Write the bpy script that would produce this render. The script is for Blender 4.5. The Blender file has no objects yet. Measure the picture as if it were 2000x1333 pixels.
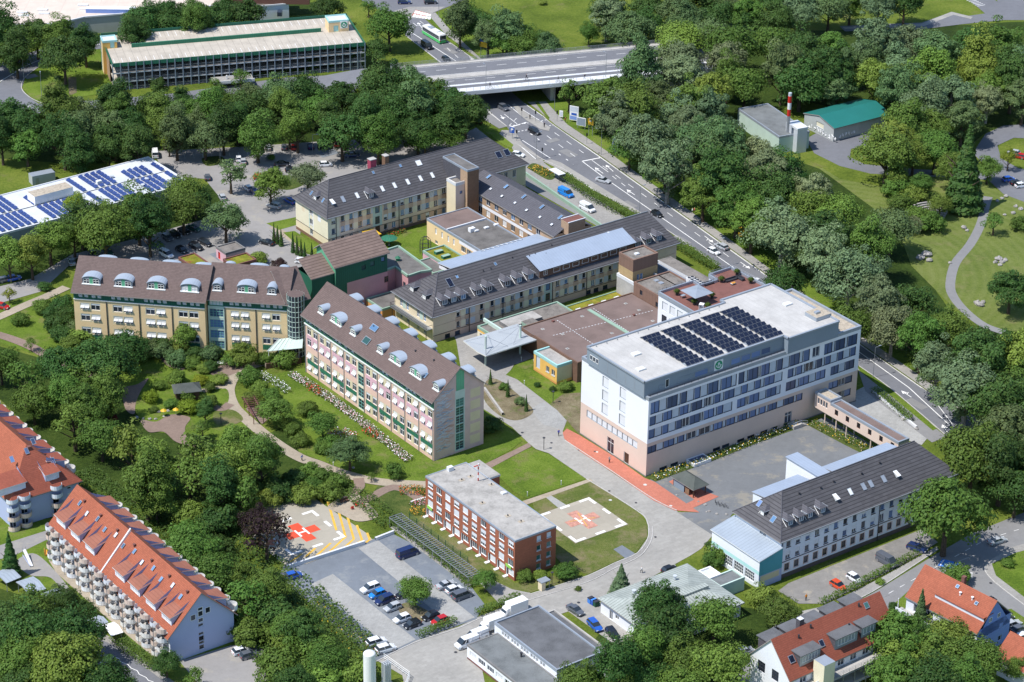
import bpy,math,random
import numpy as np
from mathutils import Vector,Matrix
random.seed(7)
S=bpy.context.scene
PI=math.pi
rad=math.radians
H=310.0;F=5230.0;CX,CY=1000.0,666.5
_dn=np.array([845.6-CX,11007.0-CY,F]);_dn/=np.linalg.norm(_dn)
_fw=np.array([0,0,1.])-_dn*_dn[2];_fw/=np.linalg.norm(_fw)
_rt=np.cross(_dn,_fw)
if _rt[0]<0:_rt=-_rt
cam=bpy.data.objects.new('camera',bpy.data.cameras.new('camera'))
S.collection.objects.link(cam)
m=Matrix(((_rt[0],-_rt[1],-_rt[2]),(_fw[0],-_fw[1],-_fw[2]),(-_dn[0],_dn[1],_dn[2]))).to_4x4()
m.translation=(0,0,H)
cam.matrix_world=m
cam.data.sensor_width=36;cam.data.lens=F/2000*36
cam.data.clip_start=5;cam.data.clip_end=6000
S.camera=cam
S.render.resolution_x,S.render.resolution_y=1024,682
SUN_AZ,SUN_EL=207.0,60.0
w=bpy.data.worlds.new('World');S.world=w;w.use_nodes=True
nt=w.node_tree
sky=nt.nodes.new('ShaderNodeTexSky');sky.sky_type='NISHITA';sky.sun_disc=False
sky.sun_elevation=rad(SUN_EL);sky.sun_rotation=rad(90-SUN_AZ);sky.altitude=200;sky.ozone_density=5;sky.dust_density=0.3;sky.air_density=1.2
nt.links.new(sky.outputs[0],nt.nodes['Background'].inputs[0])
nt.nodes['Background'].inputs[1].default_value=0.135
sl=bpy.data.lights.new('sun','SUN');sl.energy=4.5;sl.angle=rad(0.5);sl.color=(1,0.965,0.92)
sun=bpy.data.objects.new('sun',sl);S.collection.objects.link(sun)
sd=Vector((math.cos(rad(SUN_EL))*math.cos(rad(SUN_AZ)),math.cos(rad(SUN_EL))*math.sin(rad(SUN_AZ)),math.sin(rad(SUN_EL))))
sun.rotation_euler=sd.to_track_quat('Z','Y').to_euler();sun.location=sd*400+Vector((0,550,0))
S.view_settings.view_transform='Standard';S.view_settings.look='None'
S.view_settings.exposure=0.25;S.view_settings.gamma=1
try:S.cycles.max_bounces=5;S.cycles.diffuse_bounces=3;S.cycles.transparent_max_bounces=4
except Exception:pass
def G(x,y,z=0.0):
 d=np.array([x-CX,y-CY,F]);r=(d@_rt,d@_fw,-(d@_dn));t=(z-H)/r[2]
 return Vector((r[0]*t,r[1]*t,z))
def ppm(p):
 return F/(np.array([p[0]*_rt[2]+p[1]*_fw[2]-(p[2]-H)*_dn[2]])[0])
MT={}
def nodes(name):
 m=bpy.data.materials.new(name);m.use_nodes=True;MT[name]=m
 t=m.node_tree;b=t.nodes['Principled BSDF']
 return m,t,b
def c4(c):return(c[0],c[1],c[2],1)
def nn(t,typ,**kw):
 n=t.nodes.new(typ)
 for k,v in kw.items():
  if k in n.inputs.keys()if hasattr(n.inputs,'keys')else False:n.inputs[k].default_value=v
  else:setattr(n,k,v)
 return n
def noise(t,vec,scale,detail=3,rough=0.55):
 n=t.nodes.new('ShaderNodeTexNoise');n.inputs['Scale'].default_value=scale
 n.inputs['Detail'].default_value=detail;n.inputs['Roughness'].default_value=rough
 t.links.new(vec,n.inputs['Vector']);return n.outputs['Fac']
def ramp(t,fac,stops):
 n=t.nodes.new('ShaderNodeValToRGB');e=n.color_ramp.elements
 while len(e)<len(stops):e.new(0.5)
 for i,(p,c)in enumerate(stops):e[i].position=p;e[i].color=c4(c)
 t.links.new(fac,n.inputs[0]);return n.outputs[0]
def mix(t,a,b,f,mode='MIX'):
 n=t.nodes.new('ShaderNodeMix');n.data_type='RGBA';n.blend_type=mode
 for s,v in((6,a),(7,b)):
  if isinstance(v,tuple):n.inputs[s].default_value=c4(v)
  else:t.links.new(v,n.inputs[s])
 if isinstance(f,float):n.inputs[0].default_value=f
 else:t.links.new(f,n.inputs[0])
 return n.outputs[2]
def math_(t,op,a,b=None):
 n=t.nodes.new('ShaderNodeMath');n.operation=op
 for i,v in enumerate((a,b)):
  if v is None:continue
  if isinstance(v,(int,float)):n.inputs[i].default_value=v
  else:t.links.new(v,n.inputs[i])
 return n.outputs[0]
def pos(t):
 return t.nodes.new('ShaderNodeNewGeometry').outputs['Position']
def uvn(t):
 return t.nodes.new('ShaderNodeUVMap').outputs[0]
def sep(t,v):
 n=t.nodes.new('ShaderNodeSeparateXYZ');t.links.new(v,n.inputs[0]);return n.outputs
def bump(t,b,h,strength=0.3,dist=0.1):
 n=t.nodes.new('ShaderNodeBump');n.inputs['Strength'].default_value=strength;n.inputs['Distance'].default_value=dist
 t.links.new(h,n.inputs['Height']);t.links.new(n.outputs[0],b.inputs['Normal'])
def sc(c,k):return tuple(min(1,x*k)for x in c)
def mat(name,col,rough=0.8,var=0.12,scale=0.35,metal=0.0,spec=0.3,fine=4.0):
 """plain surface with weathering at two scales"""
 m,t,b=nodes(name)
 p=pos(t)
 n1=noise(t,p,scale,4,0.6);n2=noise(t,p,fine,3,0.6)
 f=math_(t,'ADD',math_(t,'MULTIPLY',n1,0.65),math_(t,'MULTIPLY',n2,0.35))
 t.links.new(ramp(t,f,[(0.38,sc(col,1-var*1.3)),(0.5,col),(0.62,sc(col,1+var*0.9))]),b.inputs['Base Color'])
 b.inputs['Roughness'].default_value=rough;b.inputs['Metallic'].default_value=metal
 b.inputs['Specular IOR Level'].default_value=spec
 return m
def stripes(name,col,dark,period,width=0.12,axis=1,rough=0.6,var=0.1,metal=0.0,vperiod=None,vdark=None,bumpk=0.5,spec=0.3):
 """rows of tiles, seams or boards drawn along the surface's own u (0) or v (1), with a second joint across"""
 m,t,b=nodes(name)
 uv=uvn(t);s=sep(t,uv);v=s[axis];u=s[1-axis]
 fr=math_(t,'FRACT',math_(t,'DIVIDE',v,period))
 line=math_(t,'LESS_THAN',fr,width)
 row=math_(t,'FLOOR',math_(t,'DIVIDE',v,period))
 p=pos(t)
 n1=noise(t,p,0.25,4,0.6);n2=noise(t,p,3.0,3,0.7)
 f=math_(t,'ADD',math_(t,'MULTIPLY',n1,0.6),math_(t,'MULTIPLY',n2,0.4))
 base=ramp(t,f,[(0.36,sc(col,1-var*1.4)),(0.5,col),(0.64,sc(col,1+var*1.2))])
 if vperiod:
  off=math_(t,'MULTIPLY',math_(t,'MODULO',row,2.0),0.5)
  cc=math_(t,'ADD',math_(t,'DIVIDE',u,vperiod),off)
  cell=t.nodes.new('ShaderNodeCombineXYZ')
  t.links.new(math_(t,'FLOOR',cc),cell.inputs[0]);t.links.new(row,cell.inputs[1])
  wn=t.nodes.new('ShaderNodeTexWhiteNoise');wn.noise_dimensions='2D';t.links.new(cell.outputs[0],wn.inputs['Vector'])
  base=mix(t,base,mix(t,sc(col,1-1.8*var),sc(col,1+1.8*var),wn.outputs['Value']),0.45)
  if vdark:
   l2=math_(t,'LESS_THAN',math_(t,'FRACT',cc),0.08);base=mix(t,base,vdark,math_(t,'MULTIPLY',l2,0.6))
 t.links.new(mix(t,base,dark,line),b.inputs['Base Color'])
 b.inputs['Roughness'].default_value=rough;b.inputs['Metallic'].default_value=metal;b.inputs['Specular IOR Level'].default_value=spec
 bump(t,b,fr,bumpk,0.06)
 return m
def glass(name,col,rough=0.12,spec=0.6):
 m,t,b=nodes(name)
 wn=t.nodes.new('ShaderNodeTexWhiteNoise');wn.noise_dimensions='3D'
 oi=t.nodes.new('ShaderNodeObjectInfo');t.links.new(oi.outputs['Location'],wn.inputs['Vector'])
 t.links.new(mix(t,sc(col,0.5),sc(col,1.6),wn.outputs['Value']),b.inputs['Base Color'])  # base colour differs per pane, painting in the varied reflections
 b.inputs['Roughness'].default_value=rough;b.inputs['Specular IOR Level'].default_value=spec
 return m
def grassmat(name,a,b_,c,dry=None,dryamt=0.5,scale=1.0,stripe=None):
 m,t,b=nodes(name)
 p=pos(t)
 f=math_(t,'ADD',math_(t,'MULTIPLY',noise(t,p,0.06*scale,5,0.65),0.55),math_(t,'MULTIPLY',noise(t,p,1.2*scale,5,0.75),0.45))
 col=ramp(t,f,[(0.40,a),(0.5,b_),(0.60,c)])
 if dry:
  d=ramp(t,noise(t,p,0.11*scale,6,0.7),[(0.94-dryamt,(0,0,0)),(1.10-dryamt,(1,1,1))])
  col=mix(t,col,dry,d)
 if stripe:
  wv=t.nodes.new('ShaderNodeTexWave');wv.wave_type='RINGS';wv.rings_direction='Z'
  mp=t.nodes.new('ShaderNodeMapping');mp.inputs['Location'].default_value=(-stripe[0],-stripe[1],0)
  t.links.new(p,mp.inputs[0]);t.links.new(mp.outputs[0],wv.inputs['Vector'])
  wv.inputs['Scale'].default_value=stripe[2];wv.inputs['Distortion'].default_value=2.5;wv.inputs['Detail Scale'].default_value=0.02
  col=mix(t,col,(0.30,0.31,0.13),math_(t,'MULTIPLY',wv.outputs['Fac'],0.16))
 fl=noise(t,p,5.0,3,0.8)
 col=mix(t,col,mix(t,(0.25,0.25,0.25),(1,1,1),fl),0.30,'MULTIPLY')
 t.links.new(col,b.inputs['Base Color']);b.inputs['Roughness'].default_value=0.95;b.inputs['Specular IOR Level'].default_value=0.1
 bump(t,b,noise(t,p,3.0,4,0.8),0.9,0.35)
 return m
def asphalt(name,col,patch=0.18,crack=None,fine=3.0):
 m,t,b=nodes(name)
 p=pos(t)
 f=math_(t,'ADD',math_(t,'MULTIPLY',noise(t,p,0.05,5,0.65),0.5),math_(t,'ADD',math_(t,'MULTIPLY',noise(t,p,0.6,4,0.7),0.3),math_(t,'MULTIPLY',noise(t,p,fine,3,0.8),0.2)))
 c=ramp(t,f,[(0.38,sc(col,1-patch)),(0.5,col),(0.62,sc(col,1+patch))])
 if crack:
  d=ramp(t,noise(t,p,0.16,6,0.72),[(0.54,(0,0,0)),(0.64,(1,1,1))]);c=mix(t,c,crack,math_(t,'MULTIPLY',d,0.6))
 t.links.new(c,b.inputs['Base Color']);b.inputs['Roughness'].default_value=0.92;b.inputs['Specular IOR Level'].default_value=0.15
 return m
def pavers(name,col,size=0.6,patch=0.15,dark=0.8):
 m,t,b=nodes(name)
 p=pos(t)
 br=t.nodes.new('ShaderNodeTexBrick');br.inputs['Scale'].default_value=1.0
 mp=t.nodes.new('ShaderNodeMapping');mp.inputs['Rotation'].default_value=(0,0,rad(-36));t.links.new(p,mp.inputs[0]);t.links.new(mp.outputs[0],br.inputs['Vector'])
 br.inputs['Brick Width'].default_value=size;br.inputs['Row Height'].default_value=size/2;br.inputs['Mortar Size'].default_value=0.02
 br.inputs['Color1'].default_value=c4(sc(col,0.94));br.inputs['Color2'].default_value=c4(sc(col,1.06));br.inputs['Mortar'].default_value=c4(sc(col,dark))
 f=math_(t,'ADD',math_(t,'MULTIPLY',noise(t,p,0.07,5,0.6),0.6),math_(t,'MULTIPLY',noise(t,p,1.0,4,0.7),0.4))
 t.links.new(mix(t,br.outputs[0],ramp(t,f,[(0.38,sc((1,1,1),1-patch*1.6)),(0.60,(1,1,1))]),1.0,'MULTIPLY'),b.inputs['Base Color'])
 b.inputs['Roughness'].default_value=0.9;b.inputs['Specular IOR Level'].default_value=0.15
 return m
def objcol(name,rough=0.3,spec=0.5,coat=0.5,metal=0.0):
 m,t,b=nodes(name)
 oi=t.nodes.new('ShaderNodeObjectInfo');t.links.new(oi.outputs['Color'],b.inputs['Base Color'])
 b.inputs['Roughness'].default_value=rough;b.inputs['Specular IOR Level'].default_value=spec;b.inputs['Coat Weight'].default_value=coat;b.inputs['Coat Roughness'].default_value=0.08
 b.inputs['Metallic'].default_value=metal
 return m
def leafmat(name,k=1.0,spread=0.22):
 m,t,b=nodes(name)
 oi=t.nodes.new('ShaderNodeObjectInfo')
 geo=t.nodes.new('ShaderNodeNewGeometry')
 p=geo.outputs['Position']
 n1=noise(t,p,0.45,3,0.6)
 isl=geo.outputs['Random Per Island']
 f=math_(t,'ADD',math_(t,'MULTIPLY',isl,spread),math_(t,'MULTIPLY',n1,0.9))
 f=math_(t,'ADD',f,0.47)
 cm=t.nodes.new('ShaderNodeVectorMath');cm.operation='SCALE';t.links.new(oi.outputs['Color'],cm.inputs[0]);t.links.new(f,cm.inputs['Scale'])
 yel=mix(t,cm.outputs[0],(0.16,0.17,0.03),math_(t,'MULTIPLY',math_(t,'GREATER_THAN',isl,0.86),0.22))
 t.links.new(yel,b.inputs['Base Color']);b.inputs['Roughness'].default_value=0.6;b.inputs['Specular IOR Level'].default_value=0.18
 tr=t.nodes.new('ShaderNodeBsdfTranslucent');t.links.new(mix(t,yel,(0.9,1.0,0.3),0.12),tr.inputs[0])
 ms=t.nodes.new('ShaderNodeMixShader');ms.inputs[0].default_value=0.2
 t.links.new(b.outputs[0],ms.inputs[1]);t.links.new(tr.outputs[0],ms.inputs[2])
 t.links.new(ms.outputs[0],t.nodes['Material Output'].inputs[0])
 return m
class MB:
 def __init__(s):s.v=[];s.f=[];s.m=[];s.mats=[];s.o=Vector((0,0,0));s.uvs=None
 def mi(s,mt):
  if mt not in s.mats:s.mats.append(mt)
  return s.mats.index(mt)
 def poly(s,pts,mt):
  i=len(s.v);s.v+=[tuple(p)for p in pts];s.f.append(tuple(range(i,i+len(pts))));s.m.append(s.mi(mt));return s
 def box(s,x0,x1,y0,y1,z0,z1,mt,top=None,sk=''):
  i=len(s.v);s.v+=[(x,y,z)for z in(z0,z1)for(x,y)in((x0,y0),(x1,y0),(x1,y1),(x0,y1))]
  k=s.mi(mt)
  for nm,q in(('b',(3,2,1,0)),('t',(4,5,6,7)),('f',(0,1,5,4)),('r',(1,2,6,5)),('k',(2,3,7,6)),('l',(3,0,4,7))):
   if nm in sk:continue
   s.f.append(tuple(i+j for j in q));s.m.append(s.mi(top)if(nm=='t' and top)else k)
  return s
 def prism(s,pts,z0,z1,mt,top=None,bottom=False):
  n=len(pts);i=len(s.v)
  s.v+=[(p[0],p[1],z0)for p in pts]+[(p[0],p[1],z1)for p in pts];k=s.mi(mt)
  for j in range(n):s.f.append((i+j,i+(j+1)%n,i+n+(j+1)%n,i+n+j));s.m.append(k)
  s.f.append(tuple(i+n+j for j in range(n)));s.m.append(s.mi(top or mt))
  if bottom:s.f.append(tuple(i+j for j in reversed(range(n))));s.m.append(k)
  return s
 def cyl(s,x,y,z0,z1,r,mt,n=10,r2=None,cap=True,top=None):
  r2=r if r2 is None else r2;i=len(s.v);k=s.mi(mt)
  for z,q in((z0,r),(z1,r2)):s.v+=[(x+q*math.cos(2*PI*j/n),y+q*math.sin(2*PI*j/n),z)for j in range(n)]
  for j in range(n):s.f.append((i+j,i+(j+1)%n,i+n+(j+1)%n,i+n+j));s.m.append(k)
  if cap:s.f.append(tuple(i+n+j for j in range(n)));s.m.append(s.mi(top or mt))
  return s
 def tube(s,a,b,r,mt,n=5,r2=None):
  a,b=Vector(a),Vector(b);d=(b-a)
  if d.length<1e-6:return s
  q=d.to_track_quat('Z','Y');i=len(s.v);k=s.mi(mt);r2=r if r2 is None else r2
  for p,rr in((a,r),(b,r2)):s.v+=[tuple(p+q@Vector((rr*math.cos(2*PI*j/n),rr*math.sin(2*PI*j/n),0)))for j in range(n)]
  for j in range(n):s.f.append((i+j,i+(j+1)%n,i+n+(j+1)%n,i+n+j));s.m.append(k)
  s.f.append(tuple(i+j for j in reversed(range(n))));s.m.append(k);s.f.append(tuple(i+n+j for j in range(n)));s.m.append(k)
  return s
 def path(s,pts,r,mt,n=5):
  for a,b in zip(pts[:-1],pts[1:]):s.tube(a,b,r,mt,n)
  return s
 def solid(s,polys,t,mt,under=None,edge=None):
  """a roof: top polygons plus an underside t lower and the edge between"""
  cnt={}
  for P_ in polys:
   s.poly(P_,mt);s.poly([(p[0],p[1],p[2]-t)for p in reversed(P_)],under or mt)
   for a,b in zip(P_,list(P_[1:])+[P_[0]]):
    ka=tuple(round(c,3)for c in a);kb=tuple(round(c,3)for c in b)
    cnt[(ka,kb)]=(a,b)
  for(ka,kb),(a,b)in cnt.items():
   if(kb,ka)not in cnt:s.poly([(a[0],a[1],a[2]-t),(b[0],b[1],b[2]-t),b,a],edge or under or mt)
  return s
 def mesh(s,name):
  me=bpy.data.meshes.new(name);me.from_pydata(s.v,[],s.f)
  for k in s.mats:me.materials.append(MT[k])
  me.polygons.foreach_set('material_index',s.m)
  V=np.array(s.v,dtype=np.float64)
  uv=np.zeros((sum(len(f)for f in s.f),2));c=0
  for f in s.f:
   P_=V[list(f)];n=np.zeros(3)
   Q=np.roll(P_,-1,0)
   n=np.array([((P_[:,1]-Q[:,1])*(P_[:,2]+Q[:,2])).sum(),((P_[:,2]-Q[:,2])*(P_[:,0]+Q[:,0])).sum(),((P_[:,0]-Q[:,0])*(P_[:,1]+Q[:,1])).sum()])
   l=np.linalg.norm(n);n=n/l if l>0 else np.array([0,0,1.])
   if abs(n[2])>0.995:U=np.array([1.,0,0]);W=np.array([0,1.,0])
   else:U=np.cross([0,0,1.],n);U/=np.linalg.norm(U);W=np.cross(n,U)
   uv[c:c+len(f),0]=P_@U;uv[c:c+len(f),1]=P_@W;c+=len(f)
  ul=me.uv_layers.new(name='UVMap');ul.data.foreach_set('uv',uv.ravel().astype(np.float32))
  me.validate();me.update();return me
def link(o,parent=None):
 S.collection.objects.link(o)
 if parent is not None:o.parent=parent
 return o
def build(name,mb,parent=None,loc=None,rz=0.0):
 me=mb.mesh(name)if isinstance(mb,MB)else mb
 o=bpy.data.objects.new(name,me);link(o,parent)
 if loc is not None:o.location=loc
 o.rotation_euler=(0,0,rz);return o
LABELS={}
def tag(o,label,cat,group=None,kind=None):
 if label:o['label']=label;LABELS.setdefault(label,[]).append(o.name)
 if cat:o['category']=cat
 if group:o['group']=group
 if kind:o['kind']=kind
 return o
def thing(name,label,cat,loc=(0,0,0),rz=0.0,group=None):
 o=bpy.data.objects.new(name,None);link(o);o.location=loc;o.rotation_euler=(0,0,rz);o.empty_display_size=0.5
 return tag(o,label,cat,group)
def flat(name,pts,z,mt,label=None,cat='ground',th=0.0,kind='structure'):
 """a ground sheet from pixel points of the photograph"""
 P_=[G(x,y,0)for x,y in pts]
 a=sum(P_[i].x*P_[(i+1)%len(P_)].y-P_[(i+1)%len(P_)].x*P_[i].y for i in range(len(P_)))
 if a<0:P_.reverse()
 mb=MB();mb.poly([(p.x,p.y,z)for p in P_],mt)
 if th:
  for i in range(len(P_)):
   p,q=P_[i],P_[(i+1)%len(P_)];mb.poly([(p.x,p.y,z-th),(q.x,q.y,z-th),(q.x,q.y,z),(p.x,p.y,z)],mt)
 o=build(name,mb);o['kind']=kind;o['category']=cat
 if label:o['label']=label
 return o
def curve(pts,n=6,closed=False):
 out=[];N=len(pts)
 rng=range(N if closed else N-1)
 for i in rng:
  p0=pts[(i-1)%N]if(closed or i>0)else pts[i];p1=pts[i];p2=pts[(i+1)%N];p3=pts[(i+2)%N]if(closed or i+2<N)else p2
  for k in range(n):
   t=k/n;out.append(tuple(0.5*(2*b+(-a+c)*t+(2*a-5*b+4*c-d)*t*t+(-a+3*b-3*c+d)*t**3)for a,b,c,d in zip(p0,p1,p2,p3)))
 if not closed:out.append(tuple(pts[-1]))
 return out
def ribbon(mb,pts,w,z,mt,closed=False,h=0.0):
 """a band of width w along world points; with h it is a raised kerb"""
 P_=[Vector((p[0],p[1]))for p in pts];N=len(P_);L=[];R=[]
 for i in range(N):
  a=P_[i-1]if(i>0 or closed)else P_[i];b=P_[(i+1)%N]if(i<N-1 or closed)else P_[i]
  d=(b-a)
  if d.length<1e-6:d=Vector((1,0))
  d.normalize();n=Vector((-d.y,d.x))*(w/2)
  L.append(P_[i]+n);R.append(P_[i]-n)
 for i in range(N if closed else N-1):
  j=(i+1)%N
  mb.poly([(R[i].x,R[i].y,z),(R[j].x,R[j].y,z),(L[j].x,L[j].y,z),(L[i].x,L[i].y,z)],mt)
  if h:
   mb.poly([(R[i].x,R[i].y,z-h),(R[j].x,R[j].y,z-h),(R[j].x,R[j].y,z),(R[i].x,R[i].y,z)],mt)
   mb.poly([(L[j].x,L[j].y,z-h),(L[i].x,L[i].y,z-h),(L[i].x,L[i].y,z),(L[j].x,L[j].y,z)],mt)
 return mb
def dashes(mb,pts,w,z,mt,on,off,start=0.0):
 P_=[Vector(p[:2])for p in pts];s=-start;seg=[]
 acc=0.0
 for a,b in zip(P_[:-1],P_[1:]):
  L=(b-a).length;d=(b-a)/max(L,1e-6);t=0.0
  while t<L:
   ph=(acc+t+start)%(on+off)
   if ph<on:
    l=min(on-ph,L-t);ribbon(mb,[a+d*t,a+d*(t+l)],w,z,mt);t+=l+1e-4
   else:t+=(on+off-ph)+1e-4
  acc+=L
 return mb
def gp(pts):return[G(x,y)[:2]for x,y in pts]
class Frame:
 """A nearest corner, B end of the right-hand face, C end of the left-hand face: pixels of points at height z"""
 def __init__(s,A,B,C=None,z=0.0,W=None,base=0.0):
  a,b=G(*A,z),G(*B,z);d=(b-a);s.O=Vector((a.x,a.y,base));s.ang=math.atan2(d.y,d.x);s.X=d.length
  s.y=Vector((-math.sin(s.ang),math.cos(s.ang),0));s.x=Vector((math.cos(s.ang),math.sin(s.ang),0))
  s.Y=W if W is not None else abs((G(*C,z)-a).dot(s.y));s.Z=z-base
 def loc(s,px,py,z=0.0):
  """local x, y of a pixel lying at height z"""
  d=G(px,py,z)-s.O;return d.dot(s.x),d.dot(s.y)
 def world(s,x,y,z=0.0):return s.O+s.x*x+s.y*y+Vector((0,0,z))
 def thing(s,name,label,cat,group=None):return thing(name,label,cat,s.O,s.ang,group)
def face(F_,X,Y,x0=0.0,y0=0.0):
 """start point and direction angle of a face seen from outside, left to right"""
 return{'R':((x0,y0),0.0,X),'L':((x0,y0+Y),-PI/2,Y),'E':((x0+X,y0),PI/2,Y),'B':((x0+X,y0+Y),PI,X)}[F_]
def wall(mb,fc,z0,z1,mt,openings=(),patches=(),depth=0.2,reveal=None):
 (px,py),a,L=fc;dx,dy=math.cos(a),math.sin(a);nx,ny=dy,-dx
 us={0.0,L};zs={z0,z1}
 for o in list(openings)+list(patches):
  for u in(o[0],o[0]+o[2]):us.add(min(max(u,0),L))
  for z in(o[1],o[1]+o[3]):zs.add(min(max(z,z0),z1))
 def dd(v):
  out=[]
  for x in sorted(v):
   if not out or x-out[-1]>1e-4:out.append(x)
  return out
 us=dd(us);zs=dd(zs)
 def pt(u,z,d=0.0):return(px+dx*u-nx*d,py+dy*u-ny*d,z)
 for i in range(len(us)-1):
  for j in range(len(zs)-1):
   cu,cz=(us[i]+us[i+1])/2,(zs[j]+zs[j+1])/2
   if any(o[0]<cu<o[0]+o[2]and o[1]<cz<o[1]+o[3]for o in openings):continue
   mm=mt
   for p in patches:
    if p[0]<cu<p[0]+p[2]and p[1]<cz<p[1]+p[3]:mm=p[4]
   mb.poly([pt(us[i],zs[j]),pt(us[i+1],zs[j]),pt(us[i+1],zs[j+1]),pt(us[i],zs[j+1])],mm)
 for o in openings:
  u0,u1,a0,a1=o[0],o[0]+o[2],o[1],o[1]+o[3];r=reveal or mt
  mb.poly([pt(u0,a0),pt(u0,a1),pt(u0,a1,depth),pt(u0,a0,depth)],r);mb.poly([pt(u1,a0,depth),pt(u1,a1,depth),pt(u1,a1),pt(u1,a0)],r)
  mb.poly([pt(u0,a0),pt(u1,a0),pt(u1,a0,depth),pt(u0,a0,depth)],r);mb.poly([pt(u0,a1,depth),pt(u1,a1,depth),pt(u1,a1),pt(u0,a1)],r)
WIN={}
def winmesh(w,h,st):
 """window in its opening, outer wall plane y=0, going inwards to +y. st: frame material, glass, mullions, extras"""
 k=(round(w,2),round(h,2),st)
 if k in WIN:return WIN[k]
 frm,gl,nm,ex=(st+('',)*4)[:4];mb=MB();f=0.09 if w>0.7 else 0.06;y=0.16
 mb.poly([(0,y+.03,0),(w,y+.03,0),(w,y+.03,h),(0,y+.03,h)],gl)
 for a in((0,f,0,h),(w-f,w,0,h),(f,w-f,0,f),(f,w-f,h-f,h)):mb.box(a[0],a[1],y-.05,y+.04,a[2],a[3],frm)
 for i in range(int(nm or 0)):
  u=w*(i+1)/(int(nm)+1);mb.box(u-f*.6,u+f*.6,y-.04,y+.04,f,h-f,frm)
 if 't' in ex:mb.box(f,w-f,y-.04,y+.035,h*.68,h*.68+.08,frm)
 if 'g' in ex:
  for zz in(.33,.66):mb.box(f,w-f,y-.03,y+.035,h*zz-.03,h*zz+.03,frm)
 if 'b' in ex:mb.box(f,w-f,y-.07,y,h*.45,h-.02,'blind')
 if 'B' in ex:mb.box(f,w-f,y-.07,y,h*.12,h-.02,'blind')
 if 'q' in ex:mb.box(f,w-f,y-.07,y,h*.72,h-.02,'blind')
 if 'a' in ex:
  mb.box(f,w-f,y-.07,y,h*.5,h-.02,'blind2')
  n=2 if w>1.6 else 1
  for i in range(n):
   u0,u1=w*i/n+.05,w*(i+1)/n-.05
   p=[(u0,.02,h*.62),(u1,.02,h*.62),(u1,-.42,h*.36),(u0,-.42,h*.36)];mb.poly(p,'awning');mb.poly([(q[0],q[1]+.02,q[2]-.05)for q in reversed(p)],'awning')
 if 's' in ex:mb.box(-.06,w+.06,-.12,y,-.09,0.0,'sill')
 if 'd' in ex:mb.box(-.06,w+.06,-.08,y,-.12,0.0,'dsill')
 WIN[k]=mb.mesh('window');return WIN[k]
class Bld:
 """one building: walls with real openings, windows as children"""
 def __init__(s,th):s.t=th;s.wins=[];s.wall=MB()
 def face(s,fc,z0,z1,mt,wins=(),patches=(),depth=0.2,reveal=None,extra=()):
  wall(s.wall,fc,z0,z1,mt,[(q[0],q[1],q[2],q[3])for q in wins]+list(extra),patches,depth,reveal)
  (px,py),a,L=fc
  for q in wins:s.wins.append((px+math.cos(a)*q[0],py+math.sin(a)*q[0],q[1],a,q[2],q[3],q[4],q[5]if len(q)>5 else 'window'))
  return s
 def done(s,name='wall',maxw=100):
  o=build(name,s.wall,s.t)if s.wall.f else None
  big=sorted(s.wins,key=lambda q:-q[4]*q[5]);cnt={}
  rest=MB()
  for q in big:
   cnt[q[7]]=cnt.get(q[7],0)+1
   me=winmesh(q[4],q[5],q[6])
   if cnt[q[7]]<=maxw:
    o2=bpy.data.objects.new(q[7],me);link(o2,s.t);o2 .location=(q[0],q[1],q[2]);o2 .rotation_euler=(0,0,q[3])
   else:
    c,sn=math.cos(q[3]),math.sin(q[3]);i0=len(rest.v)
    rest.v+=[(q[0]+c*v.co.x-sn*v.co.y,q[1]+sn*v.co.x+c*v.co.y,q[2]+v.co.z)for v in me.vertices]
    for p in me.polygons:rest.f.append(tuple(i0+k for k in p.vertices));rest.m.append(rest.mi(me.materials[p.material_index].name))
  if rest.f:r=build('window',rest,s.t);r['kind']='stuff'
  return o
def att(parent,name,mb,fc,u,v,z):
 """attach a mesh built as (u along face, v inwards, z) to a face"""
 (px,py),a,L=fc
 o=build(name,mb,parent,(px+math.cos(a)*u-math.sin(a)*v,py+math.sin(a)*u+math.cos(a)*v,z),a)
 return o
def ground_things():pass
def hiproof(X,Y,z,rise,over,mt,hipL=None,hipR=None,th=0.25,axis='x',under='soffit',x0=0.0,y0=0.0,mb=None,edge=None):
 """ridge along x (or y); hipL/hipR = inset of the ridge ends, 0 for a gable"""
 mb=mb or MB()
 if axis=='y':X,Y=Y,X
 hl=Y/2 if hipL is None else hipL;hr=Y/2 if hipR is None else hipR
 k=rise/(Y/2);ze=z-over*k;o=over
 A_,B_,C_,D_=(-o,-o,ze),(X+o,-o,ze),(X+o,Y+o,ze),(-o,Y+o,ze)
 r0=(hl if hl>0 else-o*.6,Y/2,z+rise);r1=(X-hr if hr>0 else X+o*.6,Y/2,z+rise)
 if hl<=0:A_=(-o*.6,-o,ze);D_=(-o*.6,Y+o,ze)
 if hr<=0:B_=(X+o*.6,-o,ze);C_=(X+o*.6,Y+o,ze)
 ps=[[A_,B_,r1,r0],[C_,D_,r0,r1]]
 if hl>0:ps.append([D_,A_,r0])
 if hr>0:ps.append([B_,C_,r1])
 def tr(p):return(p[0]+x0,p[1]+y0,p[2])if axis=='x' else(x0+p[1],y0+X-p[0],p[2])
 mb.solid([[tr(p)for p in q]for q in ps],th,mt,under,edge)
 return mb
def gable_tri(mb,p0,p1,z,rise,mt):
 mx=((p0[0]+p1[0])/2,(p0[1]+p1[1])/2,z+rise);mb.poly([(p0[0],p0[1],z),(p1[0],p1[1],z),mx],mt)
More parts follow.
